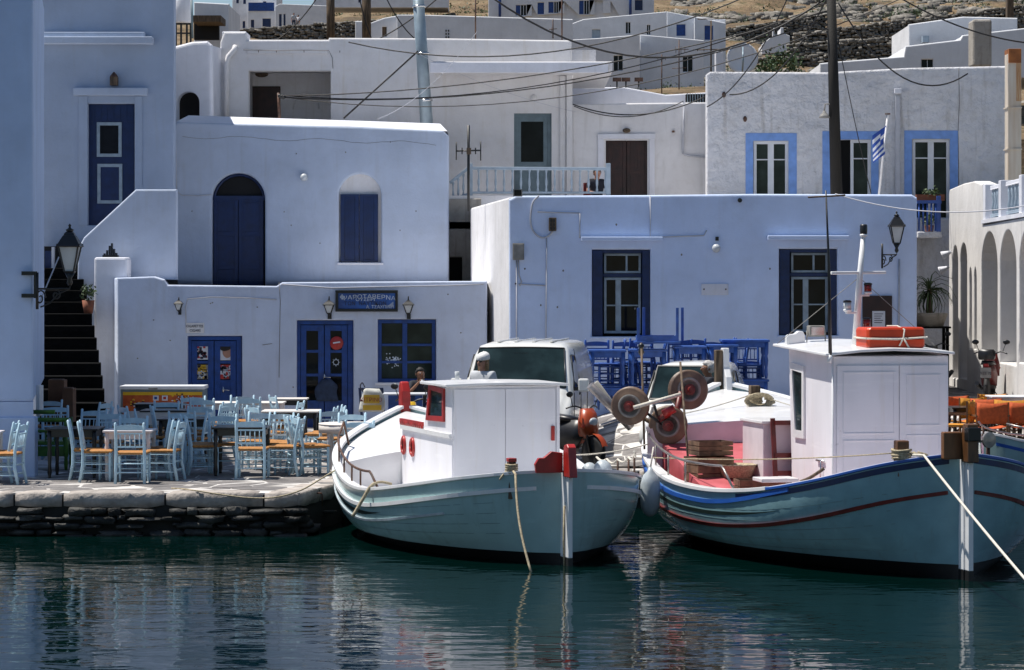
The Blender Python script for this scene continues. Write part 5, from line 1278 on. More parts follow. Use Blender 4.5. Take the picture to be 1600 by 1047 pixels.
# rear row
table(380, 628, 1.55, .8, M['wtab'], 'long white covered table in the rear row', cover=M['cloth']); MB().box(-.75,.75,-.385,-.38,.5,.74).build('cloth_fall', M['cloth'], bpy.data.objects['taverna_table.007'] if 'taverna_table.007' in bpy.data.objects else None)
chair(318, 622, 2, 'chair seen from behind at the left end of the long white table'); chair(390, 620, 0, 'chair seen from behind at the middle of the long white table'); chair(300, 620, 180, 'chair facing the water at the left of the long white table'); chair(376, 619, 180, 'chair facing the water behind the long white table'); chair(447, 627, 80, 'chair at the right end of the long white table'); chair(340, 627, 60, 'slanted chair at the front of the long white table'); chair(418, 634, -60, 'slanted chair right of the long white table')
table(250, 630, .9, .7, M['dtab'], 'dark table close in front of the freezer')
table(452, 622, .72, .6, M['dtab'], 'small dark table with a white top by the tall blue door', cover=M['cloth']); chair(448, 618, -70, 'chair beside the small table by the tall blue door')
# small things on tables: glasses and napkin holders
# green bench
d = 42.6; gb = thing('green_bench', 'lime green wooden bench with turned legs beside the blue-shaded house', 'bench', (U(76,d), d, 0)); x0, x1 = U(38,d), U(107,d)
def gbox(name, a, b, c, e, f, g, bev=.01): MB().box(a,b,c,e,f,g).build(name, M['green'], gb, world=True, bevel=bev)
gbox('seat', x0, x1-.02, d-.02, d+.5, .40, .46); gbox('front_rail', x0, x1-.05, d-.01, d+.03, .22, .38)
MB().tube([(x0,d,.80),(x1+.01,d,.80)], .035, 8).build('top_rail', M['green'], gb, world=True); MB().tube([(x0,d,.62),(x1-.04,d,.62)], .022, 8).build('rail', M['green'], gb, world=True); MB().tube([(x0,d+.5,.90),(x1-.3,d+.5,.90)], .035, 8).build('back_rail', M['green'], gb, world=True)
for k in range(5): MB().tube([(x0+.06+k*.14,d,.46),(x0+.06+k*.14,d,.62)], .012, 6).build('spindle', M['green'], gb, world=True)
for (a, b) in ((x1-.04,d),(x0+.05,d),(x1-.04,d+.48),(x0+.05,d+.48)): MB().lathe([(.022,0),(.034,.1),(.026,.2),(.04,.24),(.04,.45),(.028,.5),(.034,.62),(.03,.82)], c=(a,b,0), n=10).build('leg', M['green'], gb, world=True)
# cartons at the foot of the stairs
for i, (x0, y0, x1, y1, d, lab) in enumerate(((75,594,100,628,48.3,'brown cardboard carton on top of the stack by the stairs'),(70,628,96,660,48.1,'lower left brown carton at the foot of the stairs'),(97,607,114,660,48.0,'narrow upright carton beside the stair foot'),(56,603,62,650,43.2,'white plastic crate edge beside the blue-shaded house'))):
    t = thing('carton' if i < 3 else 'plastic_crate', lab, 'box' if i < 3 else 'crate', P((x0+x1)/2, y1, d)); pb(t, 'box_body', M['carton'] if i < 3 else M['pvc'], x0, y0, x1, y1, d, d+.35, .006); pb(t, 'flap', M['carton'] if i < 3 else M['pvc'], x0+1, y0-1.2, x1-3, y0, d+.02, d+.3)
t = leafclump('stair_plant', (U(138,54.9), 54.9, 2.78), .18, 90, .05, 'small dark pot plant standing on the shaded stairs', 'plant', 17); MB().lathe([(.09,-.43),(.13,-.16)], n=10).build('pot', M['terracotta'], t)
# freezer chest
d = 53.4; FZ = thing('freezer_chest', 'chest freezer with an orange and yellow picture front against the tavern wall', 'freezer', P(254,660,d)); 
pb(FZ, 'body', M['greygreen'], 188, 608, 318, 672, d, d+.7, .02); pb(FZ, 'lid', M['pvc'], 187, 603, 319, 608.5, d-.02, d+.72, .01); pb(FZ, 'lid_handle', M['canvas'], 232, 606, 246, 609.5, d-.05, d-.02)
pb(FZ, 'picture_front', mat('orange_picture', (.55,.13,.02), .4, .3, 4, col2=(.25,.03,.01)), 192, 617, 316, 655, d-.012, d-.001); pb(FZ, 'yellow_band', M['yellow'], 192, 612.5, 316, 617.5, d-.014, d-.001)
r = random.Random(3)
for nm, mm, n in (('printed_rays', M['yellow'], 26), ('printed_spots', M['brown'], 26), ('printed_highlights', M['paper'], 14)):
    mb = MB()
    for k in range(n):
        cx, cy = (212, 632) if k % 2 else (285, 622); a = r.uniform(0,6.28); q = r.uniform(0,14)
        mb.ball(P(min(314,max(194,cx+q*1.4*math.cos(a))), min(652,max(616,cy+q*math.sin(a)*.6)), d-.013-.002*('spots' in nm)-.003*('high' in nm)), (r.uniform(.01,.035), .001, r.uniform(.008,.025)), 7, 3)
    mb.build(nm, mm, FZ, world=True, kind='stuff')
for a in (243, 257): pb(FZ, 'price_sticker', M['paper'], a-4, 618, a+5, 626, d-.022, d-.02); pb(FZ, 'sticker_print', M['blue'] if a < 250 else M['redp'], a-2, 620, a+2.5, 624, d-.024, d-.0225)
# sack and bar table by the blue window
d = 53; t = thing('printed_sack', 'white printed sack leaning under the blue tavern window', 'sack', P(580,645,d)); rings = []
for k in range(8):
    z = k/7; w = .25+.04*math.sin(z*PI)-(.10*z); rings.append([(w*math.copysign(abs(math.cos(a))**.6, math.cos(a))+.03*math.sin(z*3), .11*(1-.5*z)*math.copysign(abs(math.sin(a))**.6, math.sin(a)), (1-z)*.0+z*V(608,d)+(1-z)*V(643,d)-V(645,d)+.015*math.cos(a*3)*z) for a in [2*PI*i/20 for i in range(20)]])
MB().loft(rings).build('bag', mat('sack_weave', (.60,.60,.55), .8, .1, 6, .004, 20), t); pb(t, 'yellow_label', M['yellow'], 568, 617, 593, 630, d-.128, d-.124); pb(t, 'yellow_band', M['yellow'], 567, 633, 596, 641, d-.128, d-.124)
text('ΚΙΤΡΙΝΟ', .105, 'lettering', M['redp'], t, (U(580.5,d), d-.132, V(627,d)), sx=1.05)
wtube(t, 'handle', M['ink'], catmull([P(567,612,d-.03), P(563,604,d), P(566,598,d), P(570,605,d)], 5), .012)
t = thing('menu_stand', 'blue wooden stand behind the printed sack', 'stand', P(575,650,d+.4)); mb = MB(); mb.bar(P(562,606,d+.3), P(566,660,d+.3), .05, .05); mb.bar(P(597,606,d+.3), P(600,660,d+.3), .05, .05); mb.bar(P(562,608,d+.3), P(597,608,d+.3), .06, .05); mb.build('frame', M['navy'], t, world=True)
d = 52.2; x = U(633,d); t = thing('bar_table', 'blue bar table with a pale top where the drinking man sits', 'table', (x, d, 0)); zt = V(614,d)
MB().box(-.42,.42,-.3,.3,zt-.03,zt).build('table_top', M['pvc'], t, bevel=.006); MB().box(-.32,-.10,-.22,.22,.0,zt-.03).build('pedestal', M['blue'], t, bevel=.01); MB().box(.2,.34,-.22,.22,.0,zt-.03).build('pedestal', M['blue'], t, bevel=.01); MB().box(-.10,.2,.16,.2,.1,zt-.05).build('back_panel', M['blue'], t)
# ---- stacked cobalt tables and chairs
d = 48.3; zb = gz(U(1060,d), d)
def stacked(px0, px1, yt, yb, dd, lab, name='stacked_table', flip=False, legm=None, w=.075):
    t = thing(name, lab, 'table', (U((px0+px1)/2,dd), dd, V(yb,dd)), group='cobalt blue tables stacked along the wide white house'); m = M['blue_tab']
    x0, x1, z0, z1 = U(px0,dd), U(px1,dd), V(yb,dd), V(yt,dd); dp = .7
    if flip: z0, z1 = z1, z0
    s = 1 if not flip else -1
    MB().box(x0-.02,x1+.02,dd-.02,dd+dp+.02,min(z1,z1-s*.04),max(z1,z1-s*.04)).build('table_top', m, t, world=True, bevel=.006)
    mb = MB(); a0, a1 = sorted((z1-s*.041, z1-s*.14))
    mb.box(x0+.06,x1-.06,dd+.01,dd+.035,a0,a1); mb.box(x0+.06,x1-.06,dd+dp-.035,dd+dp-.01,a0,a1); mb.box(x0+.02,x0+.045,dd+.06,dd+dp-.06,a0,a1); mb.box(x1-.045,x1-.02,dd+.06,dd+dp-.06,a0,a1)
    mb.build('apron', m, t, world=True)
    for a in (x0+.04, x1-.04):
        for b in (dd+.04, dd+dp-.04):
            l0, l1 = sorted((z0, z1-s*.041)); L = l1-l0
            if flip: a += .13*(b > dd+.3)
            if flip: MB().box(a-w/2,a+w/2,b-w/2,b+w/2,l0,l1).build('leg', m, t, world=True, bevel=.005)
            else: MB().lathe([(.022,0),(.034,L*.1),(.026,L*.3),(.04,L*.5),(.026,L*.62),(.042,L*.70),(.042,L)], c=(a,b,l0), n=8).build('leg', m, t, world=True)
    return t
yF = 444+(EYE-zb)*F/d
for i, (a, b) in enumerate(((921,978),(984,1042),(1054,1104),(1108,1154))):
    stacked(a, b, 606, yF, d, ('lower','lower','lower','lower')[i]+' cobalt table, '+('leftmost, beside the white van','second from the van','third from the van','fourth from the van')[i])
    stacked(a+1, b-1, (547,546,541,539)[i], 604, d, 'upper cobalt table, '+('leftmost, beside the white van','below the upturned legs','right of the upturned legs','before the far pair')[i])
stacked(1153, 1200, 593, yF, d+.3, 'lower cobalt table at the right end of the row'); stacked(1130, 1201, 531, 591.5, d+.3, 'upper cobalt table at the right end, its top slightly higher')
stacked(994, 1062, 481, 537, d-.1, 'upturned cobalt table with four legs pointing up', flip=True, w=.05)
CB = None
def bluechair(px, zt, dd, rz, lab):
    """cobalt chair piled on the tables"""
    global CB
    if CB is None:
        CB = chair_proto('piled_chair', lab, M['blue_tab'], M['blue_tab']); o = CB
        ROOTM[o.name] = Matrix.Identity(4)
    else: o = dup(CB)
    o.location = (U(px,dd), dd, zt); o.rotation_euler = (0,0,math.radians(rz)); o['label'] = lab; o['group'] = 'cobalt chairs piled behind the tables'; return o
ztop = V(531, 49.4)-.90
n = 0
pos = ('nearest the van','second from the van','third from the van','fourth from the van','left of the upturned legs','between the upturned legs','inside the upturned legs','right of the upturned legs','ninth along the row','tenth along the row','near the right end','at the right end of the row')
for k in range(12): bluechair(932+21.5*k, ztop+R.uniform(-.02,.03), 49.5+R.uniform(-.1,.1), R.choice((0,180,90,-90,12)), 'upper cobalt chair piled behind the tables, '+pos[k])
for k in range(12): bluechair(930+22*k, zb, 49.5+R.uniform(-.1,.1), R.choice((0,180,90,-90)), 'lower cobalt chair standing behind the tables, '+pos[k])
# ================================================================ BOATS
def sm_tab(tab):
    """smooth curve through a table (catmull)"""
    pts = catmull([(a, b, 0) for a, b in tab], 8); return [(p.x, p.y) for p in pts]
class Hull:
    def __init__(s, root, L, bt, st, mats, boot=.14, rake_s=.06, rake_b=.55, pmid=3.6, pend=1.5):
        s.root, s.L, s.bt, s.st = root, L, sm_tab(bt), sm_tab(st); s.boot = boot; s.rs, s.rb, s.pm, s.pe = rake_s, rake_b, pmid, pend
        s.ts = [L*(.5-.5*math.cos(PI*i/56)) for i in range(57)]
        s.mats = mats
    def b(s, t): return max(.03, interp(s.bt, t))
    def sh(s, t): return interp(s.st, t)
    def pt(s, side, t, z, out=0):
        h = s.sh(t); K = -.45; v = (z-K)/(h-K); q = 1-abs(2*t/s.L-1)
        p = s.pe+(s.pm-s.pe)*min(1, q*1.7)
        f = 1-(1-min(1, max(0, v)))**p; f *= 1 if v <= 1 else 1
        y = t+((v-1)*s.rb*max(0, (t/s.L-.55)/.45)**2)-((v-1)*s.rs*max(0, (.25-t/s.L)/.25))
        return Vector((side*(s.b(t)*f+out), y, z))
    def shell(s):
        for nm, m, rows in (('antifouling', s.mats[1], None), ('hull', s.mats[0], 9)):
            mb = MB(); N = len(s.ts)
            for side in (-1, 1):
                zs = lambda t: [-.45, -.2, s.boot] if rows is None else [s.boot+(s.sh(t)-s.boot)*k/rows for k in range(rows+1)]
                rings = [[s.pt(side, t, z) for z in zs(t)] for t in s.ts]
                mb.loft(rings, closed=False, caps=False)
            mb.build(nm, m, s.root)
    def strip(s, name, m, t0, t1, off, h, out, sides=(-1,1), n=50, z=None, taper=False, base=0):
        for side in sides:
            rings = []
            for i in range(n+1):
                t = t0+(t1-t0)*i/n; zc = s.sh(t)-(off(t) if callable(off) else off) if z is None else z; hh = h
                if taper: hh = h*min(1, i/n*6, (1-i/n)*6+.05)
                a = s.pt(side, t, zc+hh/2, out); b = s.pt(side, t, zc-hh/2, out); c = s.pt(side, t, zc-hh/2, -.012-base); d = s.pt(side, t, zc+hh/2, -.012-base)
                rings.append([a, b, c, d])
            MB().loft(rings, sm=False).build(name, m, s.root)
    def cap(s, name, m, t0, t1, w=.13, th=.045, out=.03, side=1, lift=0, n=50):
        rings = []
        for i in range(n+1):
            t = t0+(t1-t0)*i/n; p = s.pt(side, t, s.sh(t)); z = s.sh(t)+lift; xo = p.x+side*out; xi = p.x-side*(w-out)
            if side*xi < 0: xi = 0
            rings.append([(xo, p.y, z), (xo, p.y, z+th), (xi, p.y, z+th), (xi, p.y, z)])
        MB().loft(rings, sm=False).build(name, m, s.root, bevel=.006)
    def inner(s, m, t0, t1, dz):
        for side in (-1, 1):
            rings = []
            for i in range(41):
                t = t0+(t1-t0)*i/40; h = s.sh(t); p = s.pt(side, t, h)
                x = side*max(0, abs(p.x)-.07); q = s.pt(side, t, dz(t)); rings.append([(x, p.y, h), (side*max(0, min(abs(x), abs(q.x)-.05)), p.y, dz(t))])
            MB().loft(rings, closed=False, caps=False).build('bulwark', m, s.root)
    def deck(s, name, m, t0, t1, dz, camber=.05, n=30):
        rings = []
        for i in range(n+1):
            t = t0+(t1-t0)*i/n; p = s.pt(1, t, min(s.sh(t), dz(t))); w = max(.01, p.x-.05)
            rings.append([(w*k/4, p.y, dz(t)+camber*(1-(k/4)**2)*min(1, w)) for k in range(-4, 5)])
        MB().loft(rings, closed=False, caps=False).build(name, m, s.root)
def ltube(root, name, m, pts, r, n=8): return MB().tube(pts, r, n).build(name, m, root)

# ---- white boat in the middle
th1 = math.radians(17.3)
B1 = thing('fishing_boat', 'small white fishing boat with red trim moored stern towards the camera', 'boat', (.665, 34.04, WL), th1)
H1 = Hull(B1, 7.8, [(0,.04),(.2,.60),(.5,.98),(.8,1.25),(1.3,1.48),(2,1.66),(3,1.79),(4,1.84),(5,1.78),(5.8,1.55),(6.5,1.15),(7.2,.6),(7.8,.03)],
          [(0,1.17),(.8,1.03),(1.6,.91),(2.6,.79),(3.4,.74),(4.2,.80),(5,.98),(6,1.22),(7,1.45),(7.8,1.66)], (M['hull1'], M['anti']))
H1.shell()
dz1 = lambda t: interp([(0,.80),(1.2,.62),(3,.56),(5,.60),(8,.7)], t)
H1.inner(M['boatw'], .25, 5.3, dz1); H1.deck('deck', M['boatw'], .1, 5.3, dz1)
fd1 = lambda t: H1.sh(t)-.06
H1.deck('foredeck', M['boatw'], 5.15, 7.75, fd1, .22)
rings = [[(w*k/6*1.0, 5.15, z) for k in range(-6, 7)] for w, z in ((1.70,.6),)]
p = H1.pt(1, 5.15, H1.sh(5.15)); w = p.x-.04; MB().add([(-w,5.15,.55),(w,5.15,.55)]+[(w*k/8,5.15,fd1(5.15)+.008+.22*(1-(k/8)**2)) for k in range(8,-9,-1)], [tuple(range(19))]).build('foredeck_bulkhead', M['boatw'], B1)
for side in (-1, 1): H1.cap('cap_rail', M['boatw'], .03, 7.72, .12, .045, .035, side)
H1.strip('rubbing_strake', M['boatw'], .1, 7.6, .19, .05, .035)
H1.strip('dark_stripe', M['darkgreen'], 2.6, 7.0, .30, .055, .004, taper=True)
H1.strip('rubbing_strake', M['fender'], 1.0, 7.4, .40, .03, .02, sides=(-1,))
for o_ in (.30,.42,.54,.66): H1.strip('plank_seam', M['hullseam'], .4, 7.4, lambda t, o_=o_: o_*H1.sh(t), .006, .0015, n=40)
# sternpost, rudder, tiller head, stem
MB().box(-.04,.04,-.10,.05,.10,1.20).build('sternpost', M['boatw'], B1, bevel=.008); MB().box(-.04,.04,-.10,.05,-.45,.098).build('sternpost_foot', M['anti'], B1)
MB().box(-.03,.03,-.24,-.115,.10,1.12).build('rudder', M['boatw'], B1, bevel=.01); MB().box(-.03,.03,-.24,-.115,-.45,.098).build('rudder_foot', M['anti'], B1)
MB().prism([(-.36,1.12),(-.10,1.12),(-.10,1.42),(-.14,1.52),(-.24,1.54),(-.30,1.50),(-.33,1.3)], -.055, .055, 'x').build('rudder_head', M['redp'], B1, bevel=.01)
MB().prism([(-.40,1.17),(-.05,1.17),(-.05,1.42),(-.20,1.44),(-.30,1.36),(-.37,1.36),(-.42,1.28)], -.09, -.03, 'y').build('tiller_bracket', M['redp'], B1, bevel=.008)
ltube(B1, 'rudder_line', M['rope'], [(-.04,-.105,.75),(-.05,-.11,.3),(-.04,-.12,-.1)], .012)
MB().box(-.03,.06,-.13,-.10,.72,.80).build('pintle', M['chrome'], B1)
yb_ = H1.pt(1,7.8,1.6).y
MB().prism([(yb_-.10,1.45),(yb_+.06,1.5),(yb_+.14,1.72),(yb_+.13,1.98),(yb_+.07,2.05),(yb_+.0,2.04),(yb_-.07,1.9)], -.07, .07, 'x').build('stem_head', M['redp'], B1, bevel=.02)
# wheelhouse
hw, y0 = .765, 2.5
prof = [(y0,.5),(y0,2.175),(3.66,2.175),(3.92,1.56),(5.1,1.50),(5.1,.5)]
MB().prism(prof, -hw, hw, 'x').build('wheelhouse', M['boatwall'], B1, bevel=.012)
WHn = B1.children
MB().loft([[(x*.87/.8, y, z+.02*(1-(x/.8)**2)) for x, z in ((-.8,2.165),(-.4,2.165),(0,2.165),(.4,2.165),(.8,2.165),(.8,2.2),(.4,2.2),(0,2.2),(-.4,2.2),(-.8,2.2))] for y in (y0-.07, 3.76)], sm=False).build('roof', M['boatw'], B1, bevel=.006)
for a, b in ((-.745,-.02),(-.012,.70)):
    MB().box(a, b, y0-.018, y0-.001, .55, 2.13).build('sliding_door', M['boatwall'], B1, bevel=.004)
MB().box(.71,.755,y0-.03,y0-.001,.5,2.16).build('door_post', M['boatwall'], B1, bevel=.004)
MB().box(.63,.68,y0-.045,y0-.017,1.42,1.62).build('red_handle', M['redp'], B1, bevel=.006)
MB().box(-.8,-.765,y0+.02,5.1,1.47,1.53).build('trunk_moulding', M['boatw'], B1)
# red framed side window (opening outline, slanted forward edge)
fw = MB(); q = [(2.83,1.68),(2.83,2.13),(3.58,2.16),(3.73,1.66)]; qi = [(2.90,1.75),(2.90,2.06),(3.52,2.09),(3.62,1.73)]
for i in range(4):
    a, b, c, e = q[i], q[(i+1)%4], qi[(i+1)%4], qi[i]; X = -hw
    fw.add([(X-.03,)+a, (X-.03,)+b, (X-.03,)+c, (X-.03,)+e, (X,)+a, (X,)+b, (X,)+c, (X,)+e], [(0,1,2,3),(0,1,5,4),(2,3,7,6)])
fo = fw.build('side_window', M['redp'], B1); MB().add([(-hw-.008,)+p_ for p_ in qi], [(0,1,2,3)]).build('pane', M['glass2'], fo)
for y in (4.5, 4.98):
    mb = MB(); mb.tube([(-hw-.012, y+.09*math.cos(2*PI*k/18), 1.24+.115*math.sin(2*PI*k/18)) for k in range(19)], .026, 6); o = mb.build('porthole', M['redp'], B1)
    MB().lathe([(.085,0),(.085,.006)], c=(-hw-.012,y,1.24), n=18, M=Matrix.Rotation(PI/2,3,'Y'), sx=1.2).build('pane', M['glass2'], o)
mb = MB()
for k in range(11): mb.lathe([(.05,0),(.05,.02)], c=(-hw-.03, 3.98+k*.11, 1.555), n=10, M=Matrix.Rotation(PI/2,3,'Y'))
mb.build('scalloped_trim', M['redp'], B1, kind='stuff'); MB().box(-hw-.03,-hw+.01,3.95,5.14,1.56,1.62).build('trim_rail', M['redp'], B1)
# pulpit rail on the port side
def railrun(H, root, side, t0, t1, hgt, posts, m, n=26, endz=None, inn=.06):
    pts = []
    for i in range(n+1):
        t = t0+(t1-t0)*i/n; p = H.pt(side, t, H.sh(t)); pts.append(Vector((p.x-side*inn, p.y, H.sh(t)+hgt)))
    e = pts[-1]; q = H.pt(side, t1-.35, H.sh(t1-.35)); pts += [Vector((e.x, e.y-.12, e.z-.04)), Vector((q.x-side*inn, q.y, H.sh(t1-.35)+.02))]
    p0 = H.pt(side, t0+.12, H.sh(t0)); pts = [Vector((p0.x-side*(inn+.12), p0.y+.1, H.sh(t0)+.04)), Vector((p0.x-side*(inn+.02), p0.y, H.sh(t0)+hgt+.12))]+pts
    ltube(root, 'guard_rail', m, pts, .017)
    for t in posts: p = H.pt(side, t, H.sh(t)); ltube(root, 'rail_post', m, [(p.x-side*inn, p.y, H.sh(t)), (p.x-side*inn, p.y, H.sh(t)+hgt)], .014)
railrun(H1, B1, -1, 5.75, 3.15, .26, (5.5, 5.0, 4.5, 4.0, 3.55), M['rust'])
for t in (1.5, 2.1, 2.8, 3.4): p = H1.pt(1, t, H1.sh(t)); ltube(B1, 'rail_post', M['rust'], [(p.x-.06,p.y,H1.sh(t)),(p.x-.06,p.y,H1.sh(t)+.36)], .015)
pts = []
for a, b in zip((1.0,1.5,2.1,2.8,3.4),(1.5,2.1,2.8,3.4,4.0)):
    for k in range(6):
        t = a+(b-a)*k/6; p = H1.pt(1, t, H1.sh(t)); pts.append((p.x-.06, p.y, H1.sh(t)+.35-.05*math.sin(PI*k/6)))
ltube(B1, 'guard_rope', M['ropew'], pts, .016)
# bollard with its mooring line
p = H1.pt(-1, .27, H1.sh(.27)); bx, by, bz = p.x+.10, p.y+.02, H1.sh(.27)
MB().box(bx-.05,bx+.05,by-.05,by+.05,bz-.3,bz+.17).build('bollard', M['oldwood'], B1, bevel=.01); MB().box(bx-.055,bx+.055,by-.055,by+.055,bz+.17,bz+.22).build('bollard_cap', M['redp'], B1, bevel=.008)
mb = MB()
for k in range(5): mb.tube([(bx+.075*math.cos(a), by+.075*math.sin(a), bz+.03+k*.026+.004*math.sin(3*a+k)) for a in [2*PI*i/12 for i in range(13)]], .014, 5)
mb.tube([(bx-.07,by,bz+.06),(bx-.12,by-.02,bz+.01),(bx-.17,by-.04,bz-.05)], .013, 5); mb.build('rope_lashing', M['rope'], B1)
Mw = rootm(B1); a = Mw@Vector((bx, by-.07, bz+.06)); b = Vector((U(831,33.6), 33.2, WL-.05))
o = MB().tube([a, a+Vector((.03,-.16,-.03))]+[(a+Vector((.03,-.16,-.03))).lerp(b, k/10)+Vector((-.05*math.sin(PI*k/10),0,0)) for k in range(1,11)], .016, 7).build('mooring_rope', M['rope']); tag(o, 'yellowish mooring rope hanging from the bollard of the white boat into the water', 'rope')
# bent fender stick
a = Mw@Vector((H1.pt(-1,2.9,.7).x-.03, 2.9, .82)); o = MB().tube(catmull([a+Vector((.30,.05,.03)), a+Vector((.14,0,.06)), a+Vector((.02,-.03,0)), a+Vector((-.08,-.05,-.16)), a+Vector((-.22,-.08,-.40))],5), [.018]*8+[.024]*13, 8).build('bent_pole', M['rope']); tag(o, 'bent pale pole hanging over the port side of the white boat', 'pole')
o = MB().tube(catmull([P(545,722,38.6), P(505,746,38.3), P(470,766,37.93), P(430,777,37.9), P(390,778,37.9), P(340,772,37.93), P(305,766.5,38.0), P(285,764,38.25), P(268,763,38.4)], 5), .011, 6).build('mooring_rope', M['rope']); tag(o, 'slack rope hanging from the white boat along the kerb to the left', 'rope')
t = thing('drinking_glass', 'small clear glass standing on the wheelhouse roof of the white boat', 'glass', Mw@Vector((-.62,2.75,2.255))); MB().lathe([(.028,0),(.034,.11),(.030,.11),(.026,.01)], n=12).build('tumbler', M['lampglass'], t)
# deck clutter on the quarter deck
t = thing('white_float', 'white net float hanging on the starboard rail of the middle boat', 'float', Mw@Vector((1.35,2.4,1.0))); MB().ball((0,0,0), (.13,.13,.15), 14, 10).build('ball', M['fender'], t)
t = thing('white_float', 'second pale float lower beside the starboard rail', 'float', Mw@Vector((1.40,3.1,.92))); MB().ball((0,0,0), (.12,.12,.15), 14, 10).build('ball', M['fender'], t)
t = thing('bundled_net', 'crumpled grey net heap on the starboard side deck of the middle boat', 'net', Mw@Vector((1.25,2.8,.72))); mb = MB(); r = random.Random(2)
for k in range(24): mb.rock((r.uniform(-.18,.18), r.uniform(-.7,.7), r.uniform(0,.14)), (.22,.25,.13), r, .3)
mb.build('net_folds', M['canvas'], t, kind='stuff')

# ---- large boat on the right
th2 = math.radians(12.5)
B2b = thing('fishing_boat', 'larger pale turquoise fishing boat with a tall wheelhouse on the right', 'boat', (5.43, 32.33, WL), th2); Q = rootm(B2b)
H2 = Hull(B2b, 9.95, [(0,.04),(.25,.62),(.5,1.0),(.9,1.36),(1.5,1.70),(2.4,2.0),(3.5,2.22),(4.7,2.35),(6,2.3),(7,2.05),(8,1.6),(9,.95),(9.6,.4),(9.95,.03)],
          [(0,1.49),(.9,1.17),(1.7,.99),(2.5,.89),(3.5,.84),(4.7,.88),(6,1.06),(7.2,1.30),(8.5,1.6),(9.95,2.0)], (M['hull2'], M['anti']), boot=.17, rake_b=.7)
H2.shell()
dz2 = lambda t: interp([(0,.9),(1.5,.65),(4,.55),(6.3,.62),(10,.7)], t)
H2.inner(M['pink'], .25, 6.4, dz2); H2.deck('deck', M['pink'], .1, 2.6, dz2); H2.deck('deck', M['reddeck'], 2.6, 6.4, dz2)
fd2 = lambda t: interp([(6.25,1.50),(8,1.62),(10,1.92)], t)
H2.deck('foredeck', M['boatw'], 6.25, 9.9, fd2, .12)
p = H2.pt(1, 6.25, H2.sh(6.25)); w = p.x-.05
MB().add([(-w,6.25,.55),(w,6.25,.55)]+[(w*k/8,6.25,fd2(6.25)+.005+.12*(1-(k/8)**2)) for k in range(8,-9,-1)], [tuple(range(19))]).build('foredeck_bulkhead', M['pink'], B2b)
rings = []
for side in (-1, 1):
    rg = []
    for i in range(25):
        t = 6.25+3.6*i/24; p = H2.pt(side, t, H2.sh(t)); rg.append([(p.x-side*.04, p.y, H2.sh(t)), (p.x-side*.05, p.y, max(H2.sh(t)+.02, fd2(t)+.01))])
    MB().loft(rg, closed=False, caps=False).build('topside', M['boatw'], B2b)
    MB().tube([(r_[1][0], r_[1][1], r_[1][2]) for r_ in rg], .03, 6).build('foredeck_moulding', M['boatw'], B2b)
for side in (-1, 1):
    H2.cap('cap_rail', M['bstripe'], .03, 1.9, .14, .035, .035, side); H2.cap('cap_rail', M['boatw'], 1.9, 9.85, .14, .05, .035, side)
for side in (-1, 1): H2.cap('cap_board', M['boatw'], .1, 1.88, .10, .012, -.005, side, lift=.036)
H2.strip('dark_sheer_stripe', M['navy'], .05, 2.6, .05, .07, .008)
H2.strip('blue_stripe', M['bstripe'], 1.5, 9.6, lambda t: interp([(1.5,.03),(1.9,.045),(2.3,.075),(2.8,.108),(3.4,.128),(9,.13)], t), .055, .022, n=70)
H2.strip('green_stripe', M['darkgreen'], 1.7, 9.3, .27, .05, .004, taper=True)
for o_ in (.25,.40,.52,.64,.76): H2.strip('plank_seam', M['hullseam'], .4, 9.4, lambda t, o_=o_: o_*H2.sh(t), .006, .0015, n=40)
H2.strip('red_strake', M['darkred'], .06, 9.7, .43, .045, .028)
MB().box(-.045,.045,-.11,.05,.12,1.50).build('sternpost', M['boatw'], B2b, bevel=.01); MB().box(-.045,.045,-.11,.05,-.45,.118).build('sternpost_foot', M['anti'], B2b)
MB().box(-.032,.032,-.24,-.125,.12,1.42).build('rudder', M['boatw'], B2b, bevel=.01); MB().box(-.032,.032,-.24,-.125,-.45,.118).build('rudder_foot', M['anti'], B2b)
MB().prism([(-.32,1.42),(-.10,1.42),(-.10,1.80),(-.16,1.88),(-.30,1.88)], -.07, .07, 'x').build('rudder_head', M['wood'], B2b, bevel=.012)
MB().box(-.30,-.06,-.12,-.02,1.45,1.78).build('quarter_block', M['wood'], B2b, bevel=.015); MB().box(-.08,.08,-.36,-.22,1.68,1.84).build('iron_collar', M['black'], B2b, bevel=.01)
MB().box(.0,.10,-.1,.02,1.5,1.84).build('post_cheek', M['oldwood'], B2b, bevel=.012)
ye = H2.pt(1,9.95,2.0).y
MB().box(-.09,.02,ye-.02,ye+.12,1.8,2.52).build('stem_post', M['oldwood'], B2b, bevel=.015)
MB().prism([(ye-.20,1.9),(ye+.10,1.9),(ye+.12,2.55),(ye-.02,2.55),(ye-.05,2.25),(ye-.16,2.1)], .022, .12, 'x').build('stem_cheek', M['boatw'], B2b, bevel=.012)
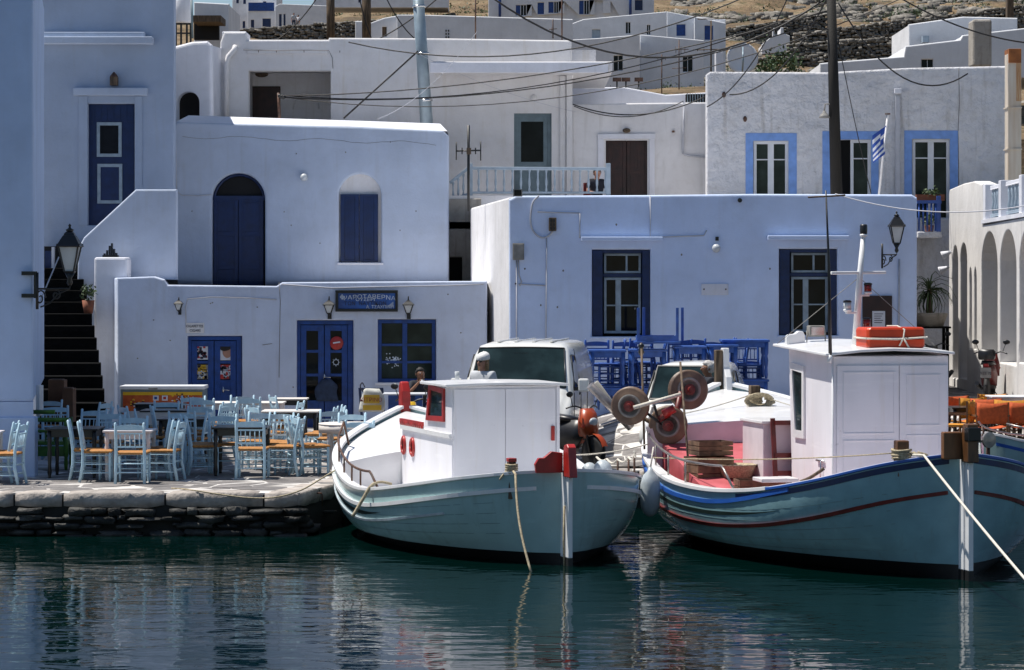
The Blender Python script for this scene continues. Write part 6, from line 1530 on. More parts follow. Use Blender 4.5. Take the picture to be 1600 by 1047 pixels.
# wheelhouse
hw, y0, yf = .79, 2.46, 4.1
MB().prism([(y0,.55),(y0,2.62),(yf+.16,2.70),(yf,.55)], -hw, hw, 'x').build('wheelhouse', M['boatwall'], B2b, bevel=.012)
MB().loft([[(x, y, z+.07*(1-(x/.96)**2)) for x, z in [(-.93,zz_) for zz_ in (0,)] and [(-.93,a_),(-.45,a_),(0,a_),(.45,a_),(.83,a_),(.83,a_+.035),(.45,a_+.035),(0,a_+.035),(-.45,a_+.035),(-.93,a_+.035)]] for y, a_ in ((y0-.12,2.62),(yf+.42,2.70))], sm=False).build('roof', M['boatw'], B2b, bevel=.008)
def lbox(root, name, m, a, b, c, e, f, g, bev=.004): return MB().box(a,b,c,e,f,g).build(name, m, root, bevel=bev)
for (a, b, lo, hi, nm) in ((-.74,.10,.62,2.5,'sliding_door'),(.11,.76,.62,2.5,'sliding_door')): lbox(B2b, nm, M['boatwall'], a, b, y0-.022, y0-.001, lo, hi)
for (a, b, lo, hi) in ((-.66,.04,1.62,2.42),(-.66,.04,.70,1.54),(.20,.66,1.72,2.38),(.20,.66,.72,1.6)):
    mb = MB()
    for q in ((a,b,lo,lo+.012),(a,b,hi-.012,hi),(a,a+.012,lo+.012,hi-.012),(b-.012,b,lo+.012,hi-.012)): mb.box(q[0],q[1],y0-.031,y0-.0215,q[2],q[3])
    mb.build('panel_moulding', M['boatwall'], B2b)
ltube(B2b, 'conduit', M['boatw'], [(-hw-.01,y0-.02,.6),(-hw-.01,y0-.02,1.2),(-hw-.01,y0-.02,2.6)], .014)
fo = MB(); X = -hw
q = [(3.55,1.50),(3.55,2.46),(4.12,2.50),(3.98,1.50)]; qi = [(3.63,1.60),(3.63,2.37),(4.04,2.40),(3.91,1.60)]
for i in range(4):
    a, b, c, e = q[i], q[(i+1)%4], qi[(i+1)%4], qi[i]; fo.add([(X-.03,)+a, (X-.03,)+b, (X-.03,)+c, (X-.03,)+e, (X,)+a, (X,)+b, (X,)+c, (X,)+e], [(0,1,2,3),(0,1,5,4),(2,3,7,6)])
fo = fo.build('side_window', M['boatw'], B2b); MB().add([(X-.01,)+p_ for p_ in qi], [(0,1,2,3)]).build('pane', M['glass2'], fo)
for z in (1.25, .72): ltube(B2b, 'hinge', M['chrome'], [(X-.02,2.75,z),(X-.02,3.05,z)], .014)
ltube(B2b, 'latch', M['chrome'], [(X-.03,2.85,1.25),(X-.03,2.86,1.0)], .010)
# things on its roof
def rt(px, py, t): return Q@Vector((0,t,0))
def loc2(x, y, z): return Q@Vector((x, y, z))
t = thing('life_raft_case', 'orange life raft case lashed with white rope on the wheelhouse roof', 'raft case', loc2(.12,y0+.35,2.72), th2)
for (z0, z1, s_) in ((0,.12,1),(.135,.27,1)):
    MB().loft([[(x*k, y*k, z) for x, y in ((-.37,-.24),(.37,-.24),(.40,-.2),(.40,.2),(.37,.24),(-.37,.24),(-.40,.2),(-.40,-.2))] for z, k in ((z0,.94 if z0 == 0 else 1.0),(z0+.02,1.0),(z1-.03,1.0),(z1,1.0 if z0 == 0 else .93))], sm=False).build('shell_half', M['orange'], t, bevel=.012)
MB().tube([(-.41,-.25,.125),(0,-.26,.115),(.41,-.25,.14),(.41,.25,.14),(-.41,.25,.13),(-.41,-.25,.125)], .014, 6).build('rope', M['ropew'], t); MB().tube([(.05,.25,.28),(.06,-.1,.285),(.10,-.26,.24),(.08,-.27,.13),(.02,-.28,.03)], .011, 6).build('rope', M['ropew'], t); MB().tube([(.08,-.27,.13),(.17,-.27,-.02)], .012, 6).build('rope_end', M['ropew'], t)
t = thing('light_mast', 'white leaning light mast with a crossbar on the right wheelhouse', 'mast', loc2(-.20,3.25,2.74), th2)
Xm = lambda z: .02+.06*z
MB().tube([(0,0,0),(.055,0,.85),(.11,0,1.45)], [.052,.042,.032], 12).build('mast_tube', M['boatw'], t)
MB().loft([[(x, y, .96+.01*x+z) for y, z in ((-.03,-.02),(.03,-.02),(.03,.02),(-.03,.02))] for x in (-.34,-.3,.05,.38,.42)], sm=False).build('crossbar', M['boatw'], t, bevel=.01)
def navlight(x, z, glass, arm, top=False):
    MB().lathe([(.052,0),(.056,.015),(.056,.03),(.05,.03)], c=(x,-.02,z), n=12).build('light_base', M['boatw'], t); MB().lathe([(.05,.03),(.052,.12)], c=(x,-.02,z), n=12).build('light_lens', glass, t); MB().lathe([(.056,.12),(.056,.14),(.03,.15)], c=(x,-.02,z), n=12).build('light_cap', M['plastic'], t)
    MB().box(min(x,arm)-.02,max(x,arm)+.02,-.04,.02,z-.03,z-.001).build('light_bracket', M['boatw'], t, bevel=.005)
rl = mat('red_lens', (.20,.012,.010), .2, .1); navlight(.165, .68, rl, .07); navlight(-.12, .45, M['lampglass'], .0); navlight(.15, .22, rl, .03)
MB().lathe([(.045,0),(.05,.04),(.05,.12),(.04,.14)], c=(.113,0,1.46), n=12).build('masthead_light', M['plastic'], t); MB().lathe([(.05,0),(.05,.03)], c=(.112,0,1.44), n=12).build('light_base', M['boatw'], t)
for a, b in (((.05,0,.9),(-.95,.4,.02)),((.05,0,.9),(1.0,-.3,.0))): MB().tube([a,b], .004, 4).build('stay_wire', M['canvas'], t)
t = thing('whip_aerial', 'tall thin dark whip aerial at the near corner of the right wheelhouse', 'aerial', loc2(-.86,y0-.1,2.6), th2)
MB().tube([(0,0,0),(-.02,0,1.2),(-.06,0,2.15)], [.026,.018,.010], 8).build('rod', M['plastic'], t); MB().tube([(-.02,0,-.06),(0,0,.04)], .035, 8).build('foot', M['boatw'], t); MB().tube([(-.3,0,2.06),(.2,0,2.09)], .012, 5).build('cross_rod', M['oldwood'], t)
t = thing('searchlight', 'rectangular metal searchlight on a bracket on the right wheelhouse roof', 'searchlight', loc2(-.42,yf+.1,2.80), th2); MB().box(-.11,.11,-.06,.08,.04,.19).build('housing', M['canvas'], t, bevel=.012); MB().box(-.09,.09,-.07,-.06,.06,.17).build('reflector', M['chrome'], t); MB().tube([(-.13,0,.12),(-.13,0,-.05),(.13,0,-.05),(.13,0,.12)], .012, 6).build('yoke', M['canvas'], t)
for i, (x, y, w_, lab) in enumerate(((-.72,yf+.1,.13,'rounded white box at the left front corner of the right wheelhouse roof'),(.62,y0+.9,.10,'small rounded white box right behind the orange raft case'))):
    t = thing('roof_box', lab, 'box', loc2(x,y,2.74), th2); MB().prism([(-w_,-.02),(w_,-.02),(w_,.12),(w_*.8,.17),(w_*.3,.18),(-.01,.14),(-w_*.8,.13),(-w_,.10)], -.05, .05, 'y').build('casing', M['boatw'], t, bevel=.012)
# deck of the right boat
MB().add([(-2.0,3.6,.66),(.5,3.6,.66),(.5,6.24,1.30),(-2.0,6.24,1.30)], [(0,1,2,3)]).build('red_hatch_slope', M['reddeck'], B2b)
MB().add([(-2.0,3.6,.66),(-2.0,6.24,1.30),(-2.0,6.24,.55),(-2.0,3.6,.5)], [(0,1,2,3)]).build('hatch_side', M['reddeck'], B2b)
lbox(B2b, 'engine_casing', M['pink'], -1.12,-.2,4.35,5.28,.6,1.66,.012); lbox(B2b, 'casing_lid', M['boatw'], -1.15,-.17,4.32,5.31,1.661,1.70,.006); lbox(B2b, 'casing_base', M['darkred'], -1.135,-.185,4.335,5.295,.58,.72)
t = thing('red_ladder', 'dark red wooden ladder frame leaning on the white engine casing', 'ladder', loc2(-.85,4.22,.62), th2); mb = MB()
mb.bar((-.12,0,0),(-.16,.06,1.12),.06,.045); mb.bar((.26,0,0),(.17,.06,1.12),.06,.045); mb.build('side_rails', M['darkred'], t, bevel=.005)
for z in (.38,.62,1.06): MB().bar((-.14,.02,z),(.23,.02,z),.05,.06).build('rung', M['darkred'], t)
def crate(x, y, z, w, dp, h, lab, m='carton', rz=0):
    t = thing('fish_crate', lab, 'crate', loc2(x,y,z), th2+rz)
    for k in range(3):
        z0 = h*k/3+.006; z1 = h*(k+1)/3-.006
        MB().box(-w/2,w/2,-dp/2,-dp/2+.015,z0,z1).build('slat', M[m], t); MB().box(-w/2,w/2,dp/2-.015,dp/2,z0,z1).build('slat', M[m], t)
        MB().box(-w/2,-w/2+.015,-dp/2+.016,dp/2-.016,z0,z1).build('slat', M[m], t); MB().box(w/2-.015,w/2,-dp/2+.016,dp/2-.016,z0,z1).build('slat', M[m], t)
    MB().box(-w/2+.02,w/2-.02,-dp/2+.02,dp/2-.02,.0,.02).build('crate_floor', M[m], t); return t
M['cratew'] = mat('old_crate_wood', (.22,.12,.07), .8, .4, 6, .002, 40)
crate(-1.72,4.9,.86,.55,.42,.34,'slatted wooden crate at the port rail, nearest the net drums','cratew',.2); crate(-1.68,4.95,1.21,.5,.4,.2,'upper wooden crate stacked at the port rail','cratew',.1); crate(-1.35,3.8,.70,.62,.42,.26,'open shallow crate below the end of the guard rail','cratew',-.1)
t = thing('fish_basket', 'round pale wicker basket beside the white engine casing', 'basket', loc2(-1.38,4.7,.92), th2); MB().lathe([(.20,0),(.26,.16),(.28,.18),(.25,.17),(.18,.02)], n=18).build('weave', M['rope'], t); MB().lathe([(.24,.10),(.1,.16),(.01,.14)], n=14).build('white_line_coil', M['ropew'], t)
railrun(H2, B2b, -1, 7.2, 3.1, .34, (6.9, 6.3, 5.6, 4.9, 4.2), M['steel'])
MB().box(-1.7,-1.2,2.6,3.0,1.00,1.05).build('side_bench', M['wtab'], B2b, bevel=.008); ltube(B2b, 'curved_tiller', M['oldwood'], catmull([(-1.25,2.4,1.02),(-1.15,2.3,1.08),(-1.0,2.2,1.2)],5), .022)
# bollards and ropes
def lashbollard(H, root, x, y, z, m='wood', h=.24):
    MB().box(x-.075,x+.075,y-.075,y+.075,z-.2,z+h).build('bollard', M[m], root, bevel=.015); mb = MB()
    for k in range(4): mb.tube([(x+(.105+.01*(k%2))*math.cos(a), y+.105*math.sin(a), z+.03+k*.03+.006*math.sin(2*a+k)) for a in [2*PI*i/14 for i in range(15)]], .018, 6)
    r = random.Random(int(x*10)); 
    for k in range(3): mb.tube(catmull([(x+r.uniform(.05,.2), y-.1, z+.1), (x+r.uniform(.15,.32), y-.12, z+.12*r.random()), (x+r.uniform(.1,.3), y-.06, z+.02), (x-.15, y-.1, z+.03)], 5), .015, 5)
    mb.build('rope_lashing', M['rope'], root)
p = H2.pt(-1,.33,H2.sh(.33)); lashbollard(H2, B2b, p.x+.12, p.y+.05, H2.sh(.33)+.05)
a = Q@Vector((p.x+.22, p.y-.06, H2.sh(.33)+.12))
o = MB().tube([a, a+Vector((.12,-.12,.0))]+[Vector(q) for q in sag(a+Vector((.12,-.12,0)), (a+Vector((.12,-.12,0))).lerp(Vector(P(1625,925,27.5)), 1.5), .05, 16)][1:], .016, 8).build('mooring_rope', M['ropew']); tag(o, 'taut white mooring rope running down right from the wooden bollard', 'rope')
lashbollard(H2, B2b, -.05, 8.1, fd2(8.1)+.1, 'oldwood', .3)
a = Q@Vector((p.x-.02, p.y, H2.sh(.33)+.14)); o = MB().tube(sag(a, Q@Vector((H2.pt(-1,5.6,.9).x,5.6,H2.sh(5.6)+.15)), .05), .009, 6).build('thin_line', M['rope']); tag(o, 'thin yellowish line stretched along the side of the right boat', 'rope')
for i, (a, b, lab) in enumerate(((Q@Vector((-.1,8.1,1.9)), Q@Vector((-2.0,6.9,1.62)), 'thin line from the foredeck post to the port rail'), (Mw@Vector((1.35,4.3,1.1)), Q@Vector((-2.2,6.2,1.3)), 'rope stretched between the two boats'), (Q@Vector((-.0,8.1,1.9)), Q@Vector((1.3,7.0,1.55)), 'thin line across the white foredeck'))):
    o = MB().tube(sag(a, b, .05), .011, 6).build('mooring_rope', M['ropew']); tag(o, lab, 'rope')
t = thing('coiled_rope', 'coil of rope hung on the foredeck post of the right boat', 'rope', Q@Vector((-.05,7.97,fd2(8.1)+.18)), th2); mb = MB()
for k in range(7): mb.tube([((.15+.012*k)*math.cos(a), -.02-.012*k, (.07+.006*k)*math.sin(a)+.01*math.sin(a*2+k)) for a in [2*PI*i/14 for i in range(15)]], .014, 5)
mb.build('coils', M['rope'], t)
for i, (dx, dy) in enumerate(((0,0),)):
    t = thing('boat_fender', 'grey white sausage fender hanging between the two boats', 'fender', (U(1016,36.6), 36.6, V(768,36.6))); MB().lathe([(.03,-.34),(.09,-.30),(.13,-.2),(.135,.1),(.10,.22),(.04,.28),(.025,.33)], n=14).build('body', M['fender'], t); MB().tube([(0,0,.3),(.05,.1,.6)], .012, 6).build('lanyard', M['ropew'], t)
# net hauler: three discs on a frame
t = thing('net_hauler', 'net hauler with three brown discs and red hubs at the bow of the right boat', 'net hauler', P(1035,690,38.2)); dh_ = 38.0
def disc(px, py, rr_, tilt, dd):
    c = Vector(P(px, py, dd)); Mr = Matrix.Rotation(tilt[1],3,'Z')@Matrix.Rotation(PI/2+tilt[0],3,'X')
    o = MB().lathe([(rr_*.25,-.05),(rr_*.9,-.06),(rr_,-.05),(rr_,-.035),(rr_*.86,-.02),(rr_*.80,.0),(rr_*.86,.02),(rr_,.035),(rr_,.05),(rr_*.9,.06),(rr_*.3,.05),(rr_*.25,.07)], c=c, n=30, M=Mr).build('hauling_disc', M['disc'], t, world=True)
    MB().lathe([(.075,.05),(.08,.10),(.045,.105),(.04,.17),(.02,.175)], c=c, n=14, M=Mr, sm=False).build('hub', M['darkred'], t, world=True)
    MB().lathe([(rr_*.62,.058),(rr_*.60,.068),(rr_*.5,.068),(rr_*.48,.058)], c=c, n=24, M=Mr).build('disc_ring', M['canvas'], t, world=True)
disc(985, 634, .27, (.05,-.25), 37.9); disc(1075, 609, .285, (-.05,.25), 38.3); disc(1044, 664, .275, (.1,-.1), 38.0)
wb = lambda nm, m, a, b, r_: MB().tube([P(*a), P(*b)], r_, 8).build(nm, m, t, world=True)
wb('arm', M['ropew'], (990,637,37.75), (1064,616,37.8), .028); wb('arm', M['oldwood'], (1000,650,38.0), (1050,680,38.1), .03); wb('arm', M['darkred'], (1050,680,38.1), (1064,612,38.2), .045); wb('arm', M['darkred'], (1030,655,37.9), (1060,640,38.0), .05)
wb('post', M['rust'], (1050,668,38.1), (1052,725,38.1), .04); wb('brace', M['plastic'], (1010,645,37.9), (1045,672,38.0), .02); wb('brace', M['plastic'], (1022,632,37.9), (1030,662,38.0), .02)
wb('gear_case', M['redp'], (1036,648,37.8), (1054,638,37.8), .06)
for i, (a, b, r_, m, lab) in enumerate((((922,602,38.4),(986,668,38.6),.062,'steel','thick metal roller pole leaning left of the net drums'),((930,598,38.6),(978,662,38.7),.05,'canvas','second metal pole just behind the thick roller pole'),((1002,536,38.5),(1007,702,38.0),.016,'oldwood','thin upright rod between the two boats with a black knob'),((1063,566,38),(1077,742,36.9),.016,'oldwood','thin leaning rod in front of the net drums'))):
    o = MB().tube([P(*a), P(*b)], r_, 10).build('pole', M[m]); tag(o, lab, 'pole')
t = thing('rod_knobs', 'black knob and binding at the top of the thin upright rod', 'knob', P(1002,545,38.5)); MB().lathe([(.02,-.1),(.045,-.05),(.03,0),(.045,.05),(.02,.08)], c=(0,0,0), n=10).build('knob', M['plastic'], t)
# ---- small third boat, mostly cut off at the right edge
B3c = thing('small_boat', 'small white boat with a low rail mostly outside the right edge', 'boat', (U(1534,40.5), 40.5, WL), math.radians(-62))
H3 = Hull(B3c, 4.6, [(0,.04),(.2,.35),(.6,.7),(1.3,.9),(2.4,1.0),(3.5,.75),(4.6,.03)], [(0,1.30),(.6,1.12),(1.4,.98),(2.6,.95),(3.8,1.1),(4.6,1.3)], (M['hull1'], M['anti']))
H3.shell(); H3.inner(M['boatw'], .2, 4.4, lambda t: .5); H3.deck('deck', M['reddeck'], .1, 4.5, lambda t: .5)
for s_ in (-1, 1): H3.cap('cap_rail', M['boatw'], .03, 4.55, .10, .04, .03, s_)
H3.strip('blue_stripe', M['bstripe'], .1, 4.4, .12, .05, .006)
for s_ in (-1, 1):
    pts = [(H3.pt(s_,t_,H3.sh(t_)).x*.95, t_, H3.sh(t_)+.22) for t_ in [.2+.2*k for k in range(18)]]; ltube(B3c, 'guard_rail', M['steel'], pts, .016)
    for t_ in (.5,1.1,1.8,2.6,3.4): ltube(B3c, 'rail_post', M['rust'], [(H3.pt(s_,t_,H3.sh(t_)).x*.95,t_,H3.sh(t_)),(H3.pt(s_,t_,H3.sh(t_)).x*.95,t_,H3.sh(t_)+.22)], .014)
t = thing('blue_float', 'blue and white float in the small boat at the right edge', 'float', P(1590,706,41.6)); MB().ball((0,0,0), (.15,.13,.12), 14, 8).build('ball', M['bstripe'], t); MB().ball((0,0,.03), (.12,.11,.13), 12, 8).build('white_cap', M['fender'], t)
t = thing('wooden_winch', 'small winch wheel on a post beside the small boat', 'winch', P(1545,700,40.2)); MB().lathe([(.03,-.03),(.12,-.02),(.12,.02),(.03,.03)], n=16, sm=False, M=Matrix.Rotation(PI/2,3,'X')@Matrix.Rotation(.5,3,'Y'), c=(0,0,.12)).build('wheel', M['steel'], t); MB().tube([(0,.05,-.3),(0,.05,.12)], .03, 8).build('post', M['rust'], t); MB().tube([(0,0,.12),(-.22,.0,.10)], .03, 8).build('shaft', M['steel'], t)
# ================================================================ VEHICLES
def wheel(root, x, y, r, w, m=None):
    Mr = Matrix.Rotation(PI/2,3,'Y'); o = MB().lathe([(r*.62,-w/2),(r*.93,-w/2),(r,-w*.35),(r,w*.35),(r*.93,w/2),(r*.62,w/2)], c=(x,y,r), n=26, M=Mr).build('wheel', M['rubber'], root)
    MB().lathe([(r*.61,-w*.40),(r*.3,-w*.30),(.04,-w*.42),(.04,w*.42),(r*.3,w*.30),(r*.61,w*.40)], c=(x,y,r), n=20, M=Mr).build('rim', M['canvas'], o); return o
def bodyloft(rings, root, name, m):
    """rings: (y, zlow, zbelt, ztop, wlow, wbelt, wtop)"""
    R_ = []
    for y, zl, zb_, zt, wl, wb_, wt in rings:
        r = [(wl-.08,zl),(wl,zl+.08),(wb_,(zl+zb_)/2),(wb_,zb_),((wb_+wt)/2+.02,(zb_+zt)/2),(wt,zt-.12),(wt-.05,zt-.04),(wt-.16,zt-.005),(0,zt+.015)]
        R_.append([(x, y, z) for x, z in r]+[(-x, y, z) for x, z in r[-2::-1]])
    return MB().loft(R_, sm=True).build(name, m, root, bevel=0)
VY = -math.radians(7.2)
V1 = thing('van', 'white panel van parked behind the middle boat, windscreen facing the water', 'van', (U(800,43.8), 43.8, 0), VY); Vm = rootm(V1)
bodyloft([(0,.32,.55,.80,.80,.84,.72),(.06,.30,.62,.92,.88,.90,.80),(.45,.30,.85,1.08,.90,.92,.84),(.62,.30,.95,1.16,.90,.92,.85),(.72,.30,1.05,1.26,.90,.92,.86),(1.32,.30,1.15,1.86,.90,.92,.80),(1.55,.30,1.15,1.95,.90,.92,.78),(2.4,.30,1.15,1.97,.90,.92,.78),(4.3,.30,1.15,1.96,.90,.92,.78),(4.62,.32,1.15,1.92,.90,.91,.77),(4.7,.36,1.15,1.82,.86,.88,.74)], V1, 'body', M['vanw'])
# windscreen lies on the slanted front between y=.68 and y=1.36
def slab(name, m, pts, root, off): return MB().add([Vector(p)+Vector(off) for p in pts], [tuple(range(len(pts)))]).build(name, m, root)
ws = MB(); q0, q1 = (.70,1.235), (1.345,1.885); n = 10; rg = []
for i in range(n+1):
    u = -1+2*i/n; bow = .05*(u*u)
    rg.append([(u*.80, q0[0]-.03+bow, q0[1]+.02-bow*.3), (u*.715, q1[0]-.05+bow, q1[1]+.005-bow*.3)])
gl = ws.loft(rg, closed=False, caps=False).build('windscreen', M['glass2'], V1)
mb = MB(); mb.tube([rg[i][0] for i in range(n+1)], .014, 5); mb.tube([rg[i][1] for i in range(n+1)], .014, 5); mb.tube(rg[0], .014, 5); mb.tube(rg[-1], .014, 5); mb.build('seal', M['plastic'], gl)
mb = MB(); mb.tube([(-.35,.62,1.24),(.25,.66,1.30),(.30,.68,1.32)], .008, 5); mb.tube([(.15,.62,1.24),(.62,.70,1.29)], .008, 5); mb.build('wipers', M['plastic'], gl)
MB().box(-.12,.12,1.20,1.22,1.72,1.80).build('rear_view_mirror', M['plastic'], V1); pbm = MB().box(-.68,-.60,.66,.665,1.25,1.36).build('windscreen_sticker', M['paper'], V1)
for s_ in (-1, 1):
    X = s_*.915; Y = lambda y: y
    pts = [(s_*.925,.98,1.19),(s_*.915,1.98,1.19),(s_*.822,1.90,1.74),(s_*.822,1.42,1.76)]
    w = MB().add(pts, [(0,1,2,3)]).build('side_window', M['glass2'], V1); MB().tube(pts+[pts[0]], .013, 5).build('seal', M['plastic'], w)
    mb = MB(); mb.tube([(s_*.926,2.06,1.2),(s_*.926,2.06,.40)], .005, 4); mb.tube([(s_*.926,.95,1.15),(s_*.926,.95,.6)], .005, 4); mb.tube([(s_*.926,3.2,1.2),(s_*.926,3.2,.40)], .005, 4); mb.tube([(s_*.926,2.1,1.2),(s_*.926,4.4,1.2)], .005, 4); mb.tube([(s_*.926,2.06,1.2),(s_*.80,2.0,1.85)], .005, 4); mb.build('door_seams', M['plastic'], V1)
    MB().box(min(X,X+s_*.03),max(X,X+s_*.03),1.78,1.96,1.08,1.12).build('door_handle', M['plastic'], V1, bevel=.008)
    m_ = MB().box(*sorted((s_*.98,s_*1.16)),.98,1.08,1.16,1.38).build('wing_mirror', M['vanw'], V1, bevel=.03); MB().box(*sorted((s_*.90,s_*1.0)),1.0,1.05,1.18,1.24).build('mirror_arm', M['plastic'], m_)
    MB().box(*sorted((s_*.52,s_*.82)),-.012,.05,.62,.80).build('headlight', M['lampglass'], V1, bevel=.01)
    for y in (.85, 3.75): wheel(V1, s_*.83, y, .32, .20)
    for y in (.85, 3.75): MB().tube([(s_*.925, y+.37*math.cos(a), .32+.37*math.sin(a)) for a in [PI*k/14 for k in range(15)]], .03, 6).build('wheel_arch', M['plastic'], V1)
MB().box(-.5,.5,-.015,.03,.62,.78).build('grille', M['plastic'], V1); MB().box(-.88,.88,-.08,.10,.30,.50).build('bumper', M['canvas'], V1, bevel=.03)
for x in (-.45,-.15,.15,.45): MB().box(x-.03,x+.03,1.7,4.4,1.965,1.99).build('roof_rib', M['vanw'], V1, bevel=.01)
# small white car behind the right boat
V2 = thing('small_car', 'small old white car parked behind the net drums, windscreen showing', 'car', (U(1070,43.6), 43.5, .0), -math.radians(9))
bodyloft([(0,.30,.45,.70,.66,.70,.60),(.08,.28,.5,.80,.74,.76,.66),(.75,.28,.7,.92,.76,.78,.70),(.98,.28,.85,.98,.76,.78,.70),(1.45,.28,.92,1.52,.76,.78,.64),(1.65,.28,.92,1.62,.76,.78,.62),(3.1,.28,.92,1.62,.76,.78,.62),(3.45,.30,.92,1.5,.76,.77,.62),(3.6,.34,.8,1.0,.72,.74,.6)], V2, 'body', M['vanw'])
pts = [(-.68,1.0,1.03),(.68,1.0,1.03),(.59,1.50,1.56),(-.59,1.50,1.56)]; off = Vector((0,-.05,.015))
w = MB().add([Vector(p)+off for p in pts], [(0,1,2,3)]).build('windscreen', M['glass2'], V2); MB().tube([Vector(p)+off for p in pts+[pts[0]]], .02, 6).build('seal', M['canvas'], w)
MB().tube([(-.15,.95,1.06),(.35,1.0,1.18)], .008, 5).build('wiper', M['plastic'], V2); MB().tube([(.28+.19*math.cos(2*PI*k/16),1.16+.1*math.sin(2*PI*k/16),1.2+.17*math.sin(2*PI*k/16)) for k in range(17)], .014, 5).build('steering_wheel', M['plastic'], V2)
for s_ in (-1, 1):
    pts = [(s_*.785,1.15,.97),(s_*.785,2.1,.97),(s_*.665,2.05,1.48),(s_*.665,1.6,1.5)]; w = MB().add(pts, [(0,1,2,3)]).build('side_window', M['glass2'], V2); MB().tube(pts+[pts[0]], .012, 5).build('seal', M['plastic'], w)
    for y in (.65, 2.9): wheel(V2, s_*.68, y, .27, .15)
    MB().lathe([(.09,0),(.085,.04),(.02,.06)], c=(s_*.52,.02,.62), n=16, M=Matrix.Rotation(PI/2,3,'X')).build('headlight', M['lampglass'], V2); MB().ball((s_*.84,1.15,1.02), (.05,.03,.05), 10, 6).build('wing_mirror', M['chrome'], V2)
MB().box(-.7,.7,-.06,.04,.30,.40).build('bumper', M['chrome'], V2, bevel=.02)

def motorbike(px, d, rz, lab, c1, c2, z=0, box=False, scale=1, name='motorbike', plate=False):
    t = thing(name, lab, 'motorbike', (U(px,d), d, z), math.radians(rz), scale=scale)   # front faces -y
    for y, nm in ((-.60,'front_wheel'),(.60,'rear_wheel')):
        Mr = Matrix.Rotation(PI/2,3,'Y'); o = MB().lathe([(.21,-.045),(.26,-.05),(.285,-.02),(.285,.02),(.26,.05),(.21,.045)], c=(0,y,.285), n=26, M=Mr).build(nm, M['rubber'], t)
        sp = MB()
        for k in range(8): a = k*PI/4; sp.bar((0,y,.285),(0,y+.21*math.cos(a),.285+.21*math.sin(a)),.012,.012)
        sp.lathe([(.20,-.03),(.215,-.03),(.215,.03),(.20,.03)], c=(0,y,.285), n=22, M=Mr); sp.build('rim', M['chrome'], o)
    MB().lathe([(.30,-.055),(.315,-.05),(.315,.05),(.30,.055)], c=(0,-.60,.285), n=24, M=Matrix.Rotation(PI/2,3,'Y')) 
    fr = MB(); rg = []
    for k in range(9): a = math.radians(20+k*17); rg.append([(x*.06, -.60-math.cos(a)*.32*-1*-1, .285+math.sin(a)*.32+abs(1-abs(x))*.02) for x in (-1,-.4,.4,1)])
    fr.loft(rg, closed=False, caps=False).build('front_fender', M[c1], t)
    fk = MB(); fk.tube([(-.07,-.60,.285),(-.08,-.42,.92)], .022, 8); fk.tube([(.07,-.60,.285),(.08,-.42,.92)], .022, 8); fk.build('fork', M['plastic'], t)
    MB().loft([[(x*w, y, z_) for x, z_ in ((-1,z0_),(-1.05,(z0_+z1_)/2),(-.7,z1_),(.7,z1_),(1.05,(z0_+z1_)/2),(1,z0_))] for y, w, z0_, z1_ in ((-.62,.05,.66,.80),(-.56,.14,.58,.94),(-.44,.17,.55,1.02),(-.34,.12,.6,1.0))], sm=True).build('front_fairing', M[c1], t)
    MB().ball((0,-.60,.80), (.09,.04,.07), 12, 8).build('headlamp', M['lampglass'], t)
    MB().loft([[(x*w, y, z_) for x, z_ in ((-1,z0_),(-1.1,(z0_+z1_)/2),(-.6,z1_),(.6,z1_),(1.1,(z0_+z1_)/2),(1,z0_))] for y, w, z0_, z1_ in ((-.36,.08,.5,.8),(-.2,.14,.35,.82),(.1,.15,.36,.80),(.4,.13,.45,.80),(.75,.07,.66,.82))], sm=True).build('body_panel', M[c2], t)
    MB().loft([[(x*w, y, z_) for x, z_ in ((-1,z0_),(-.8,z1_),(.8,z1_),(1,z0_))] for y, w, z0_, z1_ in ((-.1,.10,.80,.85),(.15,.15,.80,.88),(.5,.14,.81,.90),(.72,.10,.82,.90))], sm=True).build('seat', M['plastic'], t)
    MB().lathe([(.14,-.12),(.15,0),(.14,.12)], c=(0,.05,.36), n=14, M=Matrix.Rotation(PI/2,3,'Y')).build('engine', M['plastic'], t)
    hb = MB(); hb.tube(catmull([(-.34,-.28,1.02),(-.2,-.36,1.06),(0,-.42,.99),(.2,-.36,1.06),(.34,-.28,1.02)],4), .014, 6); hb.build('handlebar', M['plastic'], t)
    for s_ in (-1, 1):
        m_ = MB(); m_.tube([(s_*.24,-.34,1.05),(s_*.30,-.36,1.22)], .008, 5); m_.build('mirror_stem', M['plastic'], t); MB().ball((s_*.32,-.36,1.26), (.075,.018,.05), 12, 6).build('mirror', M['plastic'], t)
        MB().ball((s_*.15,-.52,.72), .035, 8, 6).build('indicator', M['orange'], t)
    ex = MB().tube([(.15,.1,.3),(.17,.5,.36),(.18,.85,.44)], [.03,.05,.045], 8).build('exhaust', M['plastic'], t)
    MB().box(-.05,.05,.74,.82,.78,.84).build('tail_light', M['redp'], t)
    if box: MB().loft([[(x*w,y,z_) for x, y in ((-.16,.52),(.16,.52),(.18,.62),(.16,.84),(-.16,.84),(-.18,.62))] for z_, w in ((.92,.85),(.96,1),(1.08,1),(1.13,.8))], sm=True).build('top_box', M['plastic'], t)
    if plate:
        MB().box(-.11,.11,.86,.87,.55,.76).build('number_plate', M['canvas'], t)
    MB().tube([(-.08,.1,.3),(-.28,.05,.0)], .012, 5).build('side_stand', M['plastic'], t)
    return t
M['burnt'] = mat('burnt_orange_paint', (.42,.06,.012), .35, .2, 5)
motorbike(892, 43.2, 38, 'orange and black motorbike between the middle wheelhouse and the white van', 'burnt', 'plastic', 0.0, scale=.95)
motorbike(660, 44.6, -30, 'yellow and black motorbike half hidden by the red stem head of the middle boat', 'yellow', 'plastic', 0.0)
